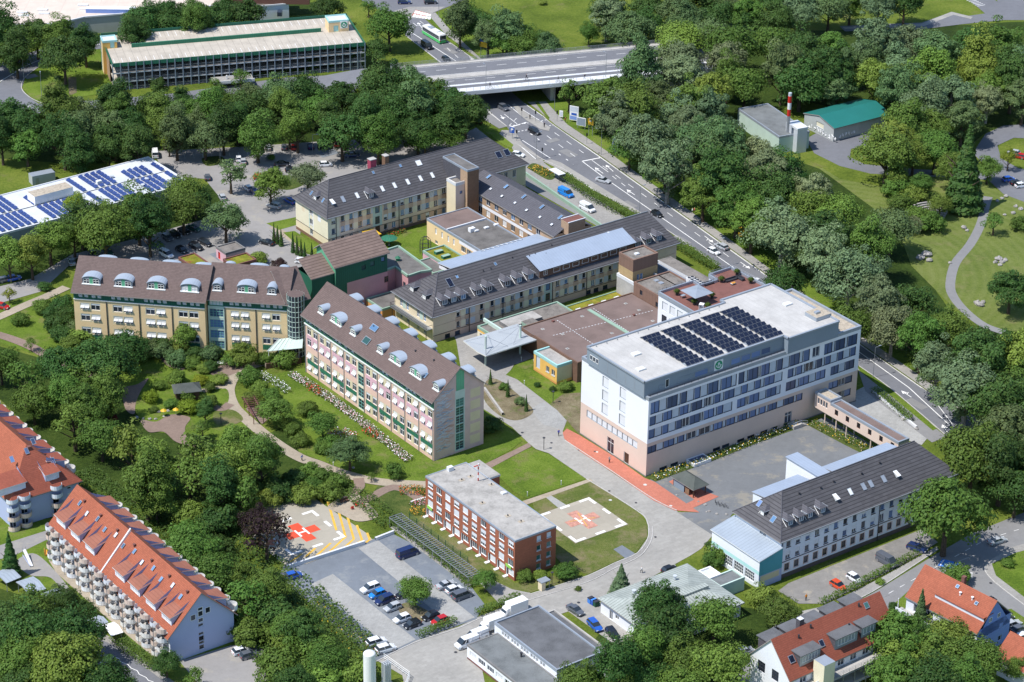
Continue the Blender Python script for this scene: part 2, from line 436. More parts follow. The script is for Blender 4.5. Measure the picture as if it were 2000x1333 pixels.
def flatroof(parent,X,Y,z,ph=0.5,t=0.35,surf='gravel',cap='capmetal',wallm=None,x0=0.0,y0=0.0,name='roof'):
 build(name,MB().poly([(x0+t,y0+t,z),(x0+X-t,y0+t,z),(x0+X-t,y0+Y-t,z),(x0+t,y0+Y-t,z)],surf),parent)
 mb=MB();e=.05
 for a in((x0-e,x0+X+e,y0-e,y0+t),(x0-e,x0+X+e,y0+Y-t,y0+Y+e),(x0-e,x0+t,y0+t,y0+Y-t),(x0+X-t,x0+X+e,y0+t,y0+Y-t)):
  mb.box(a[0],a[1],a[2],a[3],z-.35,z+ph,cap)
 return build('parapet',mb,parent)
grassmat('meadow',(0.085,0.125,0.018),(0.135,0.185,0.026),(0.20,0.235,0.042),(0.21,0.20,0.075),0.36)
grassmat('lawn',(0.085,0.145,0.018),(0.140,0.212,0.027),(0.19,0.262,0.042),(0.23,0.215,0.085),0.40,1.6)
grassmat('dry_lawn',(0.10,0.14,0.03),(0.15,0.18,0.045),(0.2,0.21,0.07),(0.26,0.22,0.12),0.46,1.5)
_pc=G(1800,470)
grassmat('park_lawn',(0.12,0.165,0.035),(0.16,0.205,0.045),(0.20,0.235,0.065),(0.25,0.23,0.10),0.38,1.0,(_pc.x-30,_pc.y-20,0.11))
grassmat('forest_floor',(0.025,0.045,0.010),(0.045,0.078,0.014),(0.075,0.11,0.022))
grassmat('soil',(0.16,0.13,0.08),(0.24,0.20,0.12),(0.33,0.28,0.18),(0.12,0.16,0.04),0.42,3)
grassmat('garden_bed',(0.05,0.08,0.02),(0.09,0.13,0.03),(0.16,0.17,0.05),(0.2,0.14,0.08),0.3,4)
grassmat('sedum',(0.12,0.15,0.02),(0.26,0.27,0.035),(0.38,0.34,0.05),(0.30,0.11,0.05),0.40,5)
asphalt('road',(0.165,0.168,0.182),0.13)
asphalt('road_light',(0.225,0.222,0.22),0.12)
asphalt('lot',(0.275,0.262,0.25),0.12,(0.36,0.33,0.27))
asphalt('yard',(0.165,0.172,0.178),0.14,(0.30,0.27,0.21))
asphalt('lot_dark',(0.175,0.195,0.22),0.13,(0.27,0.28,0.28))
asphalt('gravel_lot',(0.22,0.21,0.195),0.2,(0.40,0.35,0.27))
pavers('pavement',(0.35,0.335,0.31));pavers('path_tan',(0.42,0.355,0.27),0.4);pavers('path_brown',(0.28,0.205,0.165),0.4)
pavers('red_paving',(0.52,0.19,0.13),0.5,0.12);pavers('street_slab',(0.355,0.34,0.31),1.6,0.12,0.9)
pavers('concrete_lane',(0.38,0.375,0.355),0.8);pavers('heliconcrete',(0.385,0.35,0.285),5.0,0.07,0.88)
mat('paint_white',(0.80,0.79,0.76),0.7,0.10,0.8);mat('paint_worn',(0.55,0.54,0.50),0.8,0.2,1.5);mat('paint_yellow',(0.66,0.40,0.06),0.7,0.12,0.8)
mat('paint_red',(0.68,0.085,0.04),0.7,0.10,1.0);mat('paint_pale_red',(0.50,0.25,0.19),0.8,0.18,1.0);mat('paint_blue',(0.06,0.22,0.62),0.7,0.12)
mat('kerb',(0.46,0.44,0.41),0.85,0.12,2.0);mat('concrete',(0.42,0.40,0.37),0.9,0.14);mat('dark_concrete',(0.20,0.195,0.19),0.9,0.15)
mat('blind',(0.72,0.73,0.75),0.6,0.05);mat('blind2',(0.80,0.78,0.73),0.7,0.05);mat('awning',(0.66,0.66,0.65),0.8,0.05)
mat('sill',(0.75,0.74,0.71),0.6,0.05);mat('dsill',(0.13,0.08,0.08),0.7,0.08);mat('white_frame',(0.78,0.78,0.76),0.4,0.03);mat('brown_frame',(0.16,0.08,0.06),0.5,0.05)
mat('dark_frame',(0.05,0.055,0.065),0.4,0.03);mat('teal_frame',(0.22,0.50,0.42),0.5,0.05);mat('grey_frame',(0.30,0.33,0.36),0.5,0.05)
glass('glass',(0.035,0.045,0.065));glass('glass_blue',(0.10,0.155,0.29),0.3,0.5);glass('glass_sky',(0.10,0.19,0.32),0.08,0.9);glass('glass_green',(0.05,0.13,0.12))
mat('soffit',(0.30,0.28,0.26),0.8,0.06);mat('capmetal',(0.36,0.40,0.45),0.45,0.06,metal=0.3);mat('capgreen',(0.28,0.40,0.31),0.6,0.06);mat('capwhite',(0.66,0.67,0.68),0.6,0.05)
mat('metal_grey',(0.33,0.35,0.37),0.45,0.06,metal=0.4);mat('metal_dark',(0.06,0.06,0.07),0.5,0.05,metal=0.3);mat('metal_light',(0.62,0.65,0.68),0.4,0.05,metal=0.2)
mat('gravel',(0.20,0.18,0.16),0.95,0.25,0.5);mat('gravel_light',(0.42,0.36,0.28),0.95,0.2,1.5);mat('roof_brown',(0.185,0.135,0.12),0.95,0.16,0.18);mat('bitumen',(0.15,0.14,0.13),0.95,0.22,0.3)
mat('terrace_red',(0.19,0.085,0.07),0.9,0.12,0.6);mat('roof_old',(0.37,0.35,0.32),0.95,0.2,0.3,fine=2.0);mat('roof_grey',(0.125,0.128,0.135),0.95,0.18,0.3);mat('roof_grey2',(0.165,0.175,0.175),0.95,0.18,0.3)
mat('bark',(0.09,0.065,0.045),0.95,0.25,2.0);mat('bark_pale',(0.30,0.27,0.23),0.95,0.3,2.0);mat('rock',(0.33,0.31,0.29),0.9,0.3,2.0);mat('wood',(0.28,0.16,0.09),0.8,0.2);mat('wood_dark',(0.10,0.055,0.035),0.8,0.2);mat('wood_grey',(0.26,0.23,0.20),0.9,0.2)
mat('tyre',(0.015,0.015,0.017),0.8,0.05);mat('rim',(0.35,0.35,0.37),0.35,0.05,metal=0.6);mat('lamp_glass',(0.75,0.75,0.72),0.2,0.02);mat('tail_red',(0.45,0.015,0.02),0.3,0.02);mat('black',(0.012,0.012,0.015),0.6,0.05)
mat('skin',(0.55,0.34,0.24),0.6,0.05);mat('red',(0.55,0.03,0.02),0.5,0.08);mat('orange',(0.65,0.30,0.05),0.6,0.08);mat('yellow',(0.70,0.42,0.03),0.5,0.05);mat('green',(0.02,0.28,0.14),0.5,0.06);mat('lime',(0.32,0.62,0.12),0.6,0.05);mat('white',(0.80,0.80,0.79),0.5,0.05);mat('blue',(0.03,0.10,0.42),0.5,0.06);mat('magenta',(0.45,0.02,0.30),0.5,0.05)
mat('green_dark',(0.02,0.09,0.05),0.6,0.06)
objcol('paint');objcol('cloth',0.85,0.1,0.0);objcol('object_matt',0.8,0.2,0.0)
glass('car_glass',(0.03,0.04,0.05),0.05,0.8)
def sheet(name,mt,z,R=1800):
 mb=MB();mb.poly([(-R,-200,z),(R,-200,z),(R,2600,z),(-R,2600,z)],mt);o=build(name,mb);o['kind']='structure';o['category']='ground';return o
sheet('ground','meadow',0.0)
zc=[0.0]
def area(name,pts,mt,z,smooth=False,label=None,cat='ground'):
 zc[0]+=.00021;z+=zc[0]
 if smooth:pts=curve(pts,5,True)
 return flat(name,pts,z,mt,label,cat)
FF='forest_floor'
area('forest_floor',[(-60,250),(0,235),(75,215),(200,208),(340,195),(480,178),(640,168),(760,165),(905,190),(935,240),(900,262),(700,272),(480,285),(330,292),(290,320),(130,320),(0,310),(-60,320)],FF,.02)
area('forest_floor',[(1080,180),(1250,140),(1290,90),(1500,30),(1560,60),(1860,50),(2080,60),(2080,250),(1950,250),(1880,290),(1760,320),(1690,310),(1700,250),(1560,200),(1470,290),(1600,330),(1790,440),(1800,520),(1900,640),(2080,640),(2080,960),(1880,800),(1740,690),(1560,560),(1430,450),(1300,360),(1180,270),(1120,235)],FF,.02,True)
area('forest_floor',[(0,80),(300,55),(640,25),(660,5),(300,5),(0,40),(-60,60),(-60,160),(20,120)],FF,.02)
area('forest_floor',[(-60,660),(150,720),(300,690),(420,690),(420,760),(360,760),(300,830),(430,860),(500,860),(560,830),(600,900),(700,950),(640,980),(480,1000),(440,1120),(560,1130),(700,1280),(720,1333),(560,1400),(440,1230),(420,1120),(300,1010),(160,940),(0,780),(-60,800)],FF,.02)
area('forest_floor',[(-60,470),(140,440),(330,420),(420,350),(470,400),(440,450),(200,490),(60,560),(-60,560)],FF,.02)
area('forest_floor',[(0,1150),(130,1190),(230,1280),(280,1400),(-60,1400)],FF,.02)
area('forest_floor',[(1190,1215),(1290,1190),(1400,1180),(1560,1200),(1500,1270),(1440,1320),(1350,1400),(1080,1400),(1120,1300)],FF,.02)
area('lawn',[(-60,590),(0,600),(80,575),(150,650),(330,665),(520,700),(460,740),(300,700),(150,720),(0,670),(-60,650)],'lawn',.03)
area('parking_lot',[(300,296),(480,287),(700,272),(905,262),(930,250),(965,278),(800,330),(650,380),(590,400),(585,480),(660,520),(600,560),(480,530),(150,505),(80,570),(-60,610),(-60,575),(60,545),(140,498),(260,468),(395,430),(440,400),(400,350),(340,345),(310,318)],'lot',.05,False)
area('grass_island',[(520,437),(578,425),(580,440),(545,450)],'lawn',.09)
area('grass_strip',[(553,455),(575,452),(640,492),(637,505),(600,497)],'lawn',.09)
area('grass_island',[(395,310),(430,306),(440,318),(405,325)],'garden_bed',.09,True)
area('grass_island',[(500,355),(560,343),(600,355),(560,372)],'garden_bed',.09,True)
area('path',[(525,445),(540,442),(655,512),(640,522)],'path_tan',.08)
area('courtyard_lawn',[(745,470),(830,445),(870,490),(850,510),(812,505),(765,490)],'lawn',.07,True)
mbk=MB()
area('road',[(200,76),(156,81),(94,93),(54,105),(20,117),(-60,145),(-60,225),(0,212),(7,206),(8,172),(12,156),(3,160),(-20,175),(-20,150),(20,130),(54,117),(94,106)],'road',.06)
area('road',[(240,72),(156,81),(94,93),(54,105),(20,117),(-60,150),(-60,190),(0,158),(8,170),(7,215),(80,206),(58,192),(42,174),(50,150),(90,122),(176,98),(240,92)],'road',.065)
area('road',[(-60,228),(0,212),(75,203),(200,196),(340,183),(480,163),(560,152),(640,148),(640,165),(560,170),(480,180),(340,200),(200,212),(75,222),(0,236),(-60,248)],'road',.06)
area('verge',[(90,123),(176,99),(240,94),(240,180),(110,195),(80,202),(60,190),(43,172),(52,150)],'lawn',.08,False)
area('worn_path',[(133,152),(149,152),(150,182),(135,188)],'soil',.10)
RR=[(1024,202),(1060,227),(1082,246),(1173,308),(1274,380),(1400,470),(1512,550),(1680,674),(1800,758),(1896,824),(2080,950)]
LL=[(1990,935),(1846,850),(1740,760),(1678,716),(1540,612),(1400,518),(1290,442),(1200,390),(1158,368),(1106,334),(1060,312),(1012,284),(990,248),(946,211)]
area('road',[(850,55),(870,78),(928,118)]+RR+LL+[(860,123),(792,70),(776,36),(745,22),(690,-8),(930,-10),(892,7),(846,26),(830,38)],'road',.06)
area('bus_lane',[(1076,312),(1095,318),(1160,358),(1215,392),(1290,440),(1288,445),(1200,394),(1158,372),(1106,338),(1060,316)],'street_slab',.10)
OUT=[(1066,199),(1108,244),(1188,298),(1260,350),(1302,380),(1430,472),(1553,562),(1682,656),(1810,744),(1900,810),(2080,935)]
area('footpath',[(1030,200)]+[(x+3,y-1)for x,y in RR[1:]]+OUT[::-1],'pavement',.09)
area('verge',[(1045,201),(1052,200),(1074,232),(1070,234)],'lawn',.11)
area('verge',[(1066,199)]+[(x,y)for x,y in OUT[1:]]+[(2080,915),(1915,795),(1810,715),(1690,630),(1570,540),(1450,450),(1320,360),(1210,285),(1130,225),(1100,190)],'lawn',.05)
area('footpath',[(832,32),(850,25),(880,60),(940,116),(925,118)],'pavement',.08);area('verge',[(838,38),(842,36),(872,70),(935,116),(928,118),(870,76)],'lawn',.10)
area('verge',[(844,28),(896,16),(1000,110),(942,118),(880,62)],'lawn',.03)
area('footpath',[(880,186),(935,206),(946,211),(990,248),(975,252),(930,225),(880,205)],'road_light',.085)
area('verge',[(934,248),(956,246),(1003,284),(998,292),(975,278)],'lawn',.08)
area('footpath',[(980,255),(1005,255),(1020,280),(1060,312),(1062,318),(1100,348),(1160,385),(1230,430),(1180,445),(1090,380),(1030,340),(1020,325),(1000,290),(975,262)],'pavement',.075)
area('traffic_island',[(1020,215),(1028,222),(1075,250),(1072,257),(1055,253),(1028,236),(1012,222),(1000,205),(1005,203)],'street_slab',.14)
area('flower_bed',[(1030,327),(1045,320),(1075,335),(1085,346),(1070,352),(1035,332)],'garden_bed',.12,True)
area('service_lane',[(1015,325),(1030,332),(1080,360),(1130,395),(1200,440),(1290,490),(1400,560),(1380,575),(1280,510),(1180,450),(1090,400),(1020,360)],'road_light',.07)
area('pavement',[(770,22),(800,14),(870,14),(846,26),(830,38),(800,36),(782,34)],'pavement',.085)
area('zebra_red',[(804,31),(812,20),(840,28),(826,37)],'red_paving',.10)
area('street',[(880,640),(945,625),(985,720),(1010,742),(1050,768),(1087,801),(1108,820),(1099,843),(1107,863),(1190,920),(1275,976),(1322,999),(1392,1046),(1370,1072),(1350,1085),(1260,1135),(1170,1175),(1250,1250),(1200,1260),(1110,1195),(1030,1222),(985,1240),(940,1300),(960,1400),(800,1400),(786,1320),(735,1290),(810,1250),(895,1225),(935,1205),(1000,1180),(1037,1160),(1147,1125),(1200,1100),(1245,1080),(1266,1050),(1265,1020),(1250,1000),(1145,936),(1072,886),(1047,878),(1032,866),(1000,835),(945,800),(930,760)],'street_slab',.05)
area('street_repair',[(1035,800),(1062,785),(1087,801),(1106,822),(1097,840),(1060,830)],'concrete_lane',.07)
area('forecourt',[(890,660),(960,640),(1060,690),(1045,715),(1005,712),(990,735),(1010,745),(960,760),(900,720)],'pavement',.07)
area('red_path',[(1107,838),(1099,846),(1102,858),(1130,881),(1200,926),(1275,978),(1317,998),(1366,1002),(1280,943),(1258,934),(1200,893),(1132,851)],'red_paving',.10)
area('red_path',[(1306,942),(1317,937),(1404,971),(1352,994),(1338,986),(1356,977)],'red_paving',.11)
area('yard',[(1268,938),(1400,895),(1575,830),(1612,815),(1720,880),(1560,950),(1430,1005),(1412,1030),(1392,1046),(1322,1001),(1366,1002)],'yard',.06)
area('verge',[(1262,932),(1280,942),(1400,898),(1480,866),(1575,832),(1560,822),(1400,876)],'garden_bed',.08)
area('verge',[(1575,830),(1590,820),(1750,895),(1720,905),(1650,870)],'garden_bed',.08)
area('ramp_yard',[(1660,770),(1700,750),(1830,835),(1800,870),(1740,850),(1660,800)],'concrete_lane',.07)
area('footpath',[(1675,720),(1700,735),(1760,785),(1850,855),(1820,865),(1760,820),(1690,765)],'road_light',.075)
area('verge',[(1678,716),(1740,762),(1830,838),(1822,842),(1735,770),(1678,725)],'lawn',.09)
area('lawn',[(520,735),(595,720),(846,903),(948,858),(944,800),(975,820),(1020,862),(1000,878),(940,912),(850,940),(750,940),(700,930),(640,905),(585,885),(560,840),(545,790)],'lawn',.06)
area('lawn',[(958,915),(1035,875),(1047,880),(1072,888),(1145,936),(1030,975),(1005,962)],'lawn',.065)
area('lawn',[(1040,982),(1155,940),(1245,1001),(1263,1022),(1264,1050),(1243,1079),(1147,1123),(1100,1105),(1060,1060)],'dry_lawn',.06)
area('lawn',[(770,1010),(835,1008),(1005,1140),(1120,1118),(1130,1130),(1060,1150),(1030,1160),(990,1155),(930,1130)],'dry_lawn',.055)
area('verge',[(950,745),(978,745),(1032,790),(1040,808),(1010,822),(975,812),(945,780)],'soil',.08,True)
area('lawn',[(988,733),(1010,712),(1040,700),(1045,717),(1088,757),(1134,742),(1134,790),(1087,801),(1040,765),(1010,742)],'lawn',.08)
area('soil_bed',[(1075,790),(1100,770),(1134,768),(1133,852),(1112,828),(1087,801)],'soil',.10)
area('path',[(1020,980),(1152,936),(1158,940),(1028,987)],'path_tan',.09);area('path',[(1063,970),(1072,966),(1110,990),(1095,997)],'concrete_lane',.085)
area('path',[(945,908),(1000,882),(1032,866),(1038,873),(1005,890),(955,917)],'path_brown',.09)
area('slab',[(1198,1074),(1215,1066),(1240,1082),(1222,1092)],'lot_dark',.09)
area('footpath',[(1266,1020),(1274,1030),(1273,1055),(1250,1086),(1200,1110),(1147,1137),(1040,1170),(1000,1185),(985,1165),(1037,1160),(1147,1125),(1200,1100),(1245,1080),(1266,1050)],'pavement',.08)
area('footpath',[(938,1140),(965,1135),(1000,1152),(1040,1160),(1010,1188),(975,1180)],'pavement',.075)
area('parking_lot',[(555,1105),(640,1075),(700,1060),(770,1045),(800,1060),(915,1140),(947,1182),(930,1210),(812,1252),(737,1292),(690,1255),(572,1150),(545,1125)],'lot_dark',.07)
area('drive_lane',[(607,1142),(650,1122),(812,1250),(770,1270),(737,1246)],'concrete_lane',.09)
area('drive_lane',[(700,1072),(738,1056),(820,1122),(928,1207),(884,1224)],'concrete_lane',.09)
area('tree_island',[(778,1190),(800,1178),(850,1205),(820,1215),(795,1210)],'soil',.11,True)
area('street',[(1430,1320),(1500,1270),(1600,1222),(1662,1183),(1720,1150),(1825,1085),(1900,1042),(2080,970),(2080,1050),(1975,1075),(1930,1100),(1926,1115),(1945,1135),(2080,1240),(2080,1280),(1985,1235),(1900,1160),(1850,1145),(1780,1150),(1735,1190),(1650,1240),(1560,1285),(1480,1400),(1400,1400)],'road_light',.06)
area('parking_strip',[(1520,1155),(1540,1140),(1800,1035),(1832,1060),(1760,1105),(1690,1140),(1610,1180),(1560,1180)],'gravel_lot',.07)
area('footpath',[(1540,1200),(1610,1185),(1720,1130),(1830,1068),(1832,1074),(1722,1145),(1662,1178),(1600,1215),(1500,1262),(1480,1250)],'pavement',.075)
area('lawn',[(1735,1190),(1760,1165),(1830,1120),(1860,1135),(1900,1155),(1960,1200),(1990,1280),(2060,1400),(1720,1400),(1740,1260)],'lawn',.05)
area('lawn',[(1935,1100),(1970,1080),(2080,1060),(2080,1230),(1990,1170),(1945,1130)],'lawn',.05)
area('footpath',[(1926,1100),(1975,1070),(2080,1042),(2080,1056),(1985,1080),(1937,1102),(1945,1125),(2080,1228),(2080,1240),(1940,1138),(1924,1118)],'pavement',.08)
area('parking_lot',[(1950,1195),(1975,1190),(2080,1260),(2080,1300),(1990,1240)],'lawn',.065)
area('lawn',[(-60,1040),(90,1010),(110,1050),(200,1200),(320,1290),(470,1250),(520,1300),(560,1400),(300,1400),(160,1230),(0,1110),(-60,1110)],'lawn',.05)
area('path',[(-60,1080),(0,1066),(95,1036),(98,1052),(30,1085),(-60,1110)],'lot',.08)
area('path',[(40,1090),(72,1084),(118,1128),(140,1160),(128,1165),(100,1130),(60,1125),(35,1105)],'lot',.09,True)
area('street',[(165,1245),(190,1235),(240,1265),(340,1345),(360,1400),(230,1400),(200,1330),(170,1290)],'road',.07)
area('footpath',[(165,1237),(185,1230),(235,1255),(350,1340),(345,1350),(230,1265)],'pavement',.09)
area('drive',[(350,1292),(450,1262),(500,1260),(560,1310),(600,1400),(400,1400),(390,1340)],'lot',.08)
area('terrace',[(95,1095),(120,1100),(330,1270),(300,1285),(200,1200),(110,1120)],'path_tan',.08)
area('park_lawn',[(1600,330),(1640,320),(1720,335),(1850,345),(1900,340),(1960,380),(2080,400),(2080,660),(1920,640),(1860,600),(1780,520),(1750,440)],'park_lawn',.05)
area('park_lawn',[(1560,300),(1600,295),(1660,320),(1740,340),(1800,345),(1720,365),(1640,350)],'meadow',.055)
rb=MB();ribbon(rb,curve(gp([(1930,385),(1924,405),(1915,440),(1895,478),(1866,515),(1856,555),(1862,580),(1885,608),(1920,635),(1960,650)]),5),2.6,.09,'road_light');o=build('park_path',rb);o['kind']='structure'
area('road',[(1574,272),(1600,258),(1620,262),(1680,256),(1708,262),(1690,285),(1662,292),(1660,308),(1690,322),(1800,332),(1870,335),(1930,330),(1900,300),(1925,262),(1960,246),(2080,240),(2080,275),(1980,270),(1948,285),(1955,310),(1990,330),(2080,340),(2080,420),(2000,395),(1960,380),(1930,352),(1860,348),(1700,340),(1640,325),(1590,300)],'road',.07)
area('verge',[(1662,294),(1690,285),(1720,300),(1760,325),(1700,322),(1664,308)],'meadow',.09)
area('road',[(1640,52),(1720,48),(1800,45),(1860,24),(1890,32),(1960,22),(1940,-10),(2000,-10),(2080,20),(2080,40),(1960,40),(1880,48),(1800,58),(1650,62)],'road',.07)
area('pavement',[(1646,54),(1800,47),(1858,24),(1900,34),(1896,38),(1862,30),(1805,52),(1650,58)],'street_slab',.09)
area('road',[(1880,-10),(1925,-10),(1975,20),(1925,28)],'road',.075)
def pth(name,pts,w_,mt,z=.10):
 zc[0]+=.004;mb=ribbon(MB(),curve(gp(pts),5),w_,z+zc[0],mt);o=build(name,mb);o['kind']='structure';o['category']='path';return o
pth('path',[(560,702),(530,706),(500,713),(465,728),(450,748),(446,768),(457,796),(486,824),(530,860),(582,893),(620,907),(650,919),(700,934),(750,943),(835,948)],3.2,'path_tan')
pth('path',[(450,752),(420,758),(395,765)],2.0,'path_tan');pth('path',[(-20,650),(20,662),(60,678),(100,700),(140,720),(190,735)],3.0,'path_brown')
pth('path',[(-20,628),(10,615),(50,597),(95,578),(130,562)],3.0,'path_tan');pth('path',[(305,680),(330,712),(360,722)],1.6,'path_brown');pth('path',[(700,935),(702,952),(690,965)],2.5,'path_brown')
pth('path',[(688,985),(720,975),(760,955),(790,958),(835,985)],2.6,'path_brown',.11);pth('path',[(400,788),(430,800),(450,790)],2.5,'path_brown',.11)
area('garden_lawn',[(150,695),(300,690),(440,700),(470,720),(446,760),(455,800),(500,850),(440,862),(380,850),(300,842),(260,800),(230,760)],'lawn',.04,True)
area('garden_square',[(405,725),(420,708),(455,708),(470,722),(448,735),(425,738)],'path_brown',.11,True)
area('garden_square',[(275,822),(305,825),(330,812),(352,812),(372,818),(362,835),(365,855),(390,875),(345,865),(320,845),(290,845)],'path_brown',.11,True)
area('garden_square',[(240,762),(268,752),(290,740),(275,765),(265,790),(262,810),(245,800)],'path_brown',.10,True)
area('garden_lawn',[(270,800),(300,790),(350,800),(380,800),(375,815),(350,808),(330,808),(300,820),(275,818)],'lawn',.09,True)
area('garden_lawn',[(395,775),(440,760),(446,785),(425,800),(400,790)],'lawn',.09,True);area('garden_lawn',[(420,805),(455,802),(475,820),(450,832),(420,828)],'dry_lawn',.09,True)
area('garden_square',[(640,990),(690,965),(720,985),(738,1010),(700,1020),(665,1005)],'path_tan',.10,True)
area('garden_bed',[(745,940),(835,950),(835,1008),(770,1010),(720,975)],'garden_bed',.07)
area('garden_square',[(480,800),(500,785),(530,815),(512,830)],'path_brown',.11)
def square(cx,cy,a,b,half):
 """centre pixel, two corner pixels giving one side direction"""
 c=G(cx,cy);d=(G(*b)-G(*a));d.z=0;d.normalize();n=Vector((-d.y,d.x,0));return c,d,n,half
def helipad(name,label,c,d,n,half,col,base=True,yellow=None,wm='paint_white'):
 o=bpy.data.objects.new(name,None);link(o);o['kind']='structure';o['label']=label;o['category']='helipad';o.location=(c.x,c.y,0);o.rotation_euler=(0,0,math.atan2(d.y,d.x))
 h=half
 if base:build('pad',MB().box(-h-.2,h+.2,-h-.2,h+.2,0,.13,'heliconcrete'),o)
 m=MB();L=h*.42;w_=.75
 def r(x0,x1,y0,y1,mt,z=.15):m.poly([(x0,y0,z),(x1,y0,z),(x1,y1,z),(x0,y1,z)],mt)
 for sx in(-1,1):
  for sy in(-1,1):
   x0,x1=sorted((sx*h,sx*(h-L)));y0,y1=sorted((sy*h,sy*(h-w_)));r(x0,x1,y0,y1,wm)
   x0,x1=sorted((sx*h,sx*(h-w_)));y0,y1=sorted((sy*(h-w_),sy*(h-L)));r(x0,x1,y0,y1,wm)
 for s in(-1,1):
  r(-h*.18,h*.18,s*h-(w_ if s>0 else 0),s*h+(0 if s>0 else w_),wm);r(s*h-(w_ if s>0 else 0),s*h+(0 if s>0 else w_),-h*.18,h*.18,wm)
 build('edge_marking',m,o);m=MB();a=h*.57;b=h*.19
 r(-b,b,-a,a,col,.15);r(-a,-b,-b,b,col,.15);r(b,a,-b,b,col,.15);build('cross_marking',m,o)
 m=MB();q=h*.085
 r(-b*.95,-b*.95+q*.8,-b*1.15,b*1.15,wm,.17);r(b*.95-q*.8,b*.95,-b*1.15,b*1.15,wm,.17);r(-b*.95+q*.8,b*.95-q*.8,-q*.45,q*.45,wm,.17);build('letter',m,o)
 if yellow:
  m=MB();
  for g in(PI/4,-PI/4):
   dx,dy=math.cos(g+.5)*a*.75,math.sin(g+.5)*a*.75;ribbon(m,[(-dx,-dy),(dx,dy)],.18,.19,'paint_yellow')
  build('crossing_out',m,o)
 return o
a,b,c3=G(1150,973),G(1225,1025),G(1125,1061);ce=(a+c3)/2;dd_=(c3-b);dd_.normalize();hh=(c3-b).length/2
helipad('helipad','pale concrete helipad with faded red cross on the lawn behind the brick house',ce,dd_,Vector((-dd_.y,dd_.x,0)),hh,'paint_pale_red',True,True)
area('apron',[(470,1015),(520,985),(598,964),(715,1042),(728,1056),(640,1087),(600,1102),(560,1108),(500,1060)],'heliconcrete',.08)
a,b,c3=G(665,1052),G(577,1000),G(562,1085);ce=G(590,1041);
helipad('helipad','concrete helipad with bright red cross next to yellow hatching, by the lower car park',ce,dd_,Vector((-dd_.y,dd_.x,0)),hh*.99,'paint_red',False)
m_=MB()
for pts in([(595,972),(602,995)],[(610,966),(620,1007)],[(625,968),(639,1024)],[(640,980),(657,1037)],[(660,995),(675,1050),(637,1085)],[(679,1012),(691,1054),(668,1075)],[(697,1027),(707,1056),(696,1063)],[(717,1042),(722,1055),(715,1061)],[(646,1062),(610,1094)],[(616,1072),(597,1089)],[(590,1083),(567,1099)]):
 hz=.13+.001*len(m_.f);ribbon(m_,gp(pts),.55,hz,'paint_yellow')
o=build('hatching_marking',m_);o['kind']='structure'
m_=MB();W_='paint_white'
def line(pts,w_=.22,mt=W_,z=.105):ribbon(m_,gp(pts),w_,z,mt)
def dash(pts,on,off,w_=.18,z=.105,st=0):dashes(m_,gp(pts),w_,z,W_,on,off,st)
line([(992,205),(1028,235)]);line([(1003,204),(1060,240)]);line([(1024,203),(1059,227)]);line([(946,213),(990,248)],.15)
line([(1083,247),(1173,309),(1274,381),(1400,471),(1512,551),(1680,675),(1800,759)],.16)
line([(1137,316),(1180,348),(1420,515),(1480,556),(1560,612),(1680,690),(1775,758),(1855,832)],.25);line([(1137,316),(1173,309)],.5);line([(1156,314),(1188,337)],.2)
dash([(1083,260),(1140,300)],3,4.5);dash([(1068,266),(1130,312)],3,4.5);dash([(1036,262),(1120,322)],1.2,3.2,.3)
dash([(1177,325),(1260,384),(1330,436),(1420,500),(1440,516)],3,4.5);dash([(1196,345),(1222,365)],2.5,3)
line([(1015,285),(1047,312)],.25);line([(1020,275),(1075,310)],.25);line([(1106,334),(1160,373)],.25);dash([(1009,232),(994,247)],2,2.5)
line([(995,250),(1028,240)],.5);dash([(995,247),(1032,241)],.6,.6,.35);dash([(1012,258),(1033,254)],.6,.6,.35);dash([(1050,238),(1068,235)],.6,.6,.35);dash([(1066,248),(1082,245)],.6,.6,.35)
line([(985,224),(1010,243)],.2);line([(800,62),(828,80),(890,120)],.25);line([(792,70),(863,124)],.15);dash([(807,46),(870,92),(900,118)],3,3.5);dash([(820,42),(908,108)],3,4)
line([(1660,682),(1680,695)],.2);line([(1830,790),(1862,832)],.2);line([(0,160),(20,148),(50,130),(100,108),(196,87)],.3,W_,.1);dash([(0,215),(70,207)],2,2.2,.3);dash([(0,224),(200,204)],3,4)
def arrow(x,y,x2,y2,left=False,w_=.22):
 a,b=G(x,y),G(x2,y2);d=(b-a);L=d.length;d.normalize();n=Vector((-d.y,d.x,0))*(1 if left else-1)
 ribbon(m_,[a.xy,(b-d*1.2).xy],w_,.107,W_);m_.poly([tuple((b-d*1.6+n*.7).xy)+(.108,),tuple((b-d*1.6-n*.7).xy)+(.108,),tuple(b.xy)+(.108,)],W_)
 c=a+d*L*.45
 if left is not None:ribbon(m_,[c.xy,(c+n*1.0+d*.6).xy],w_,.109,W_)
for q in((1178,340,1162,328,True),(1198,336,1183,323,None),(1240,382,1224,371,True),(1376,462,1393,475,False),(1446,513,1465,526,False),(1780,777,1760,764,False),(1850,845,1840,830,False),(978,226,984,234,True),(825,56,816,45,True),(917,112,925,119,None)):arrow(*q)
for i in range(6):
 a=G(808+i*6.0,34.5-0+i*.9);b=G(813.5+i*5.2,22+i*1.3)
 ribbon(m_,[a.xy,((a+b)/2-(b-a)*.06).xy],.9,.13,W_);ribbon(m_,[((a+b)/2+(b-a)*.06).xy,b.xy],.9,.13,W_)
for k in range(14):
 x=342+k*17.6;line([(x,304-k*.85),(x+2,312-k*.85)],.14,'paint_worn',.075)
for k in range(9):line([(676+k*9-(k%2),296+k*3.2),(704+k*9,289+k*3.2)],.12,'paint_worn',.075)
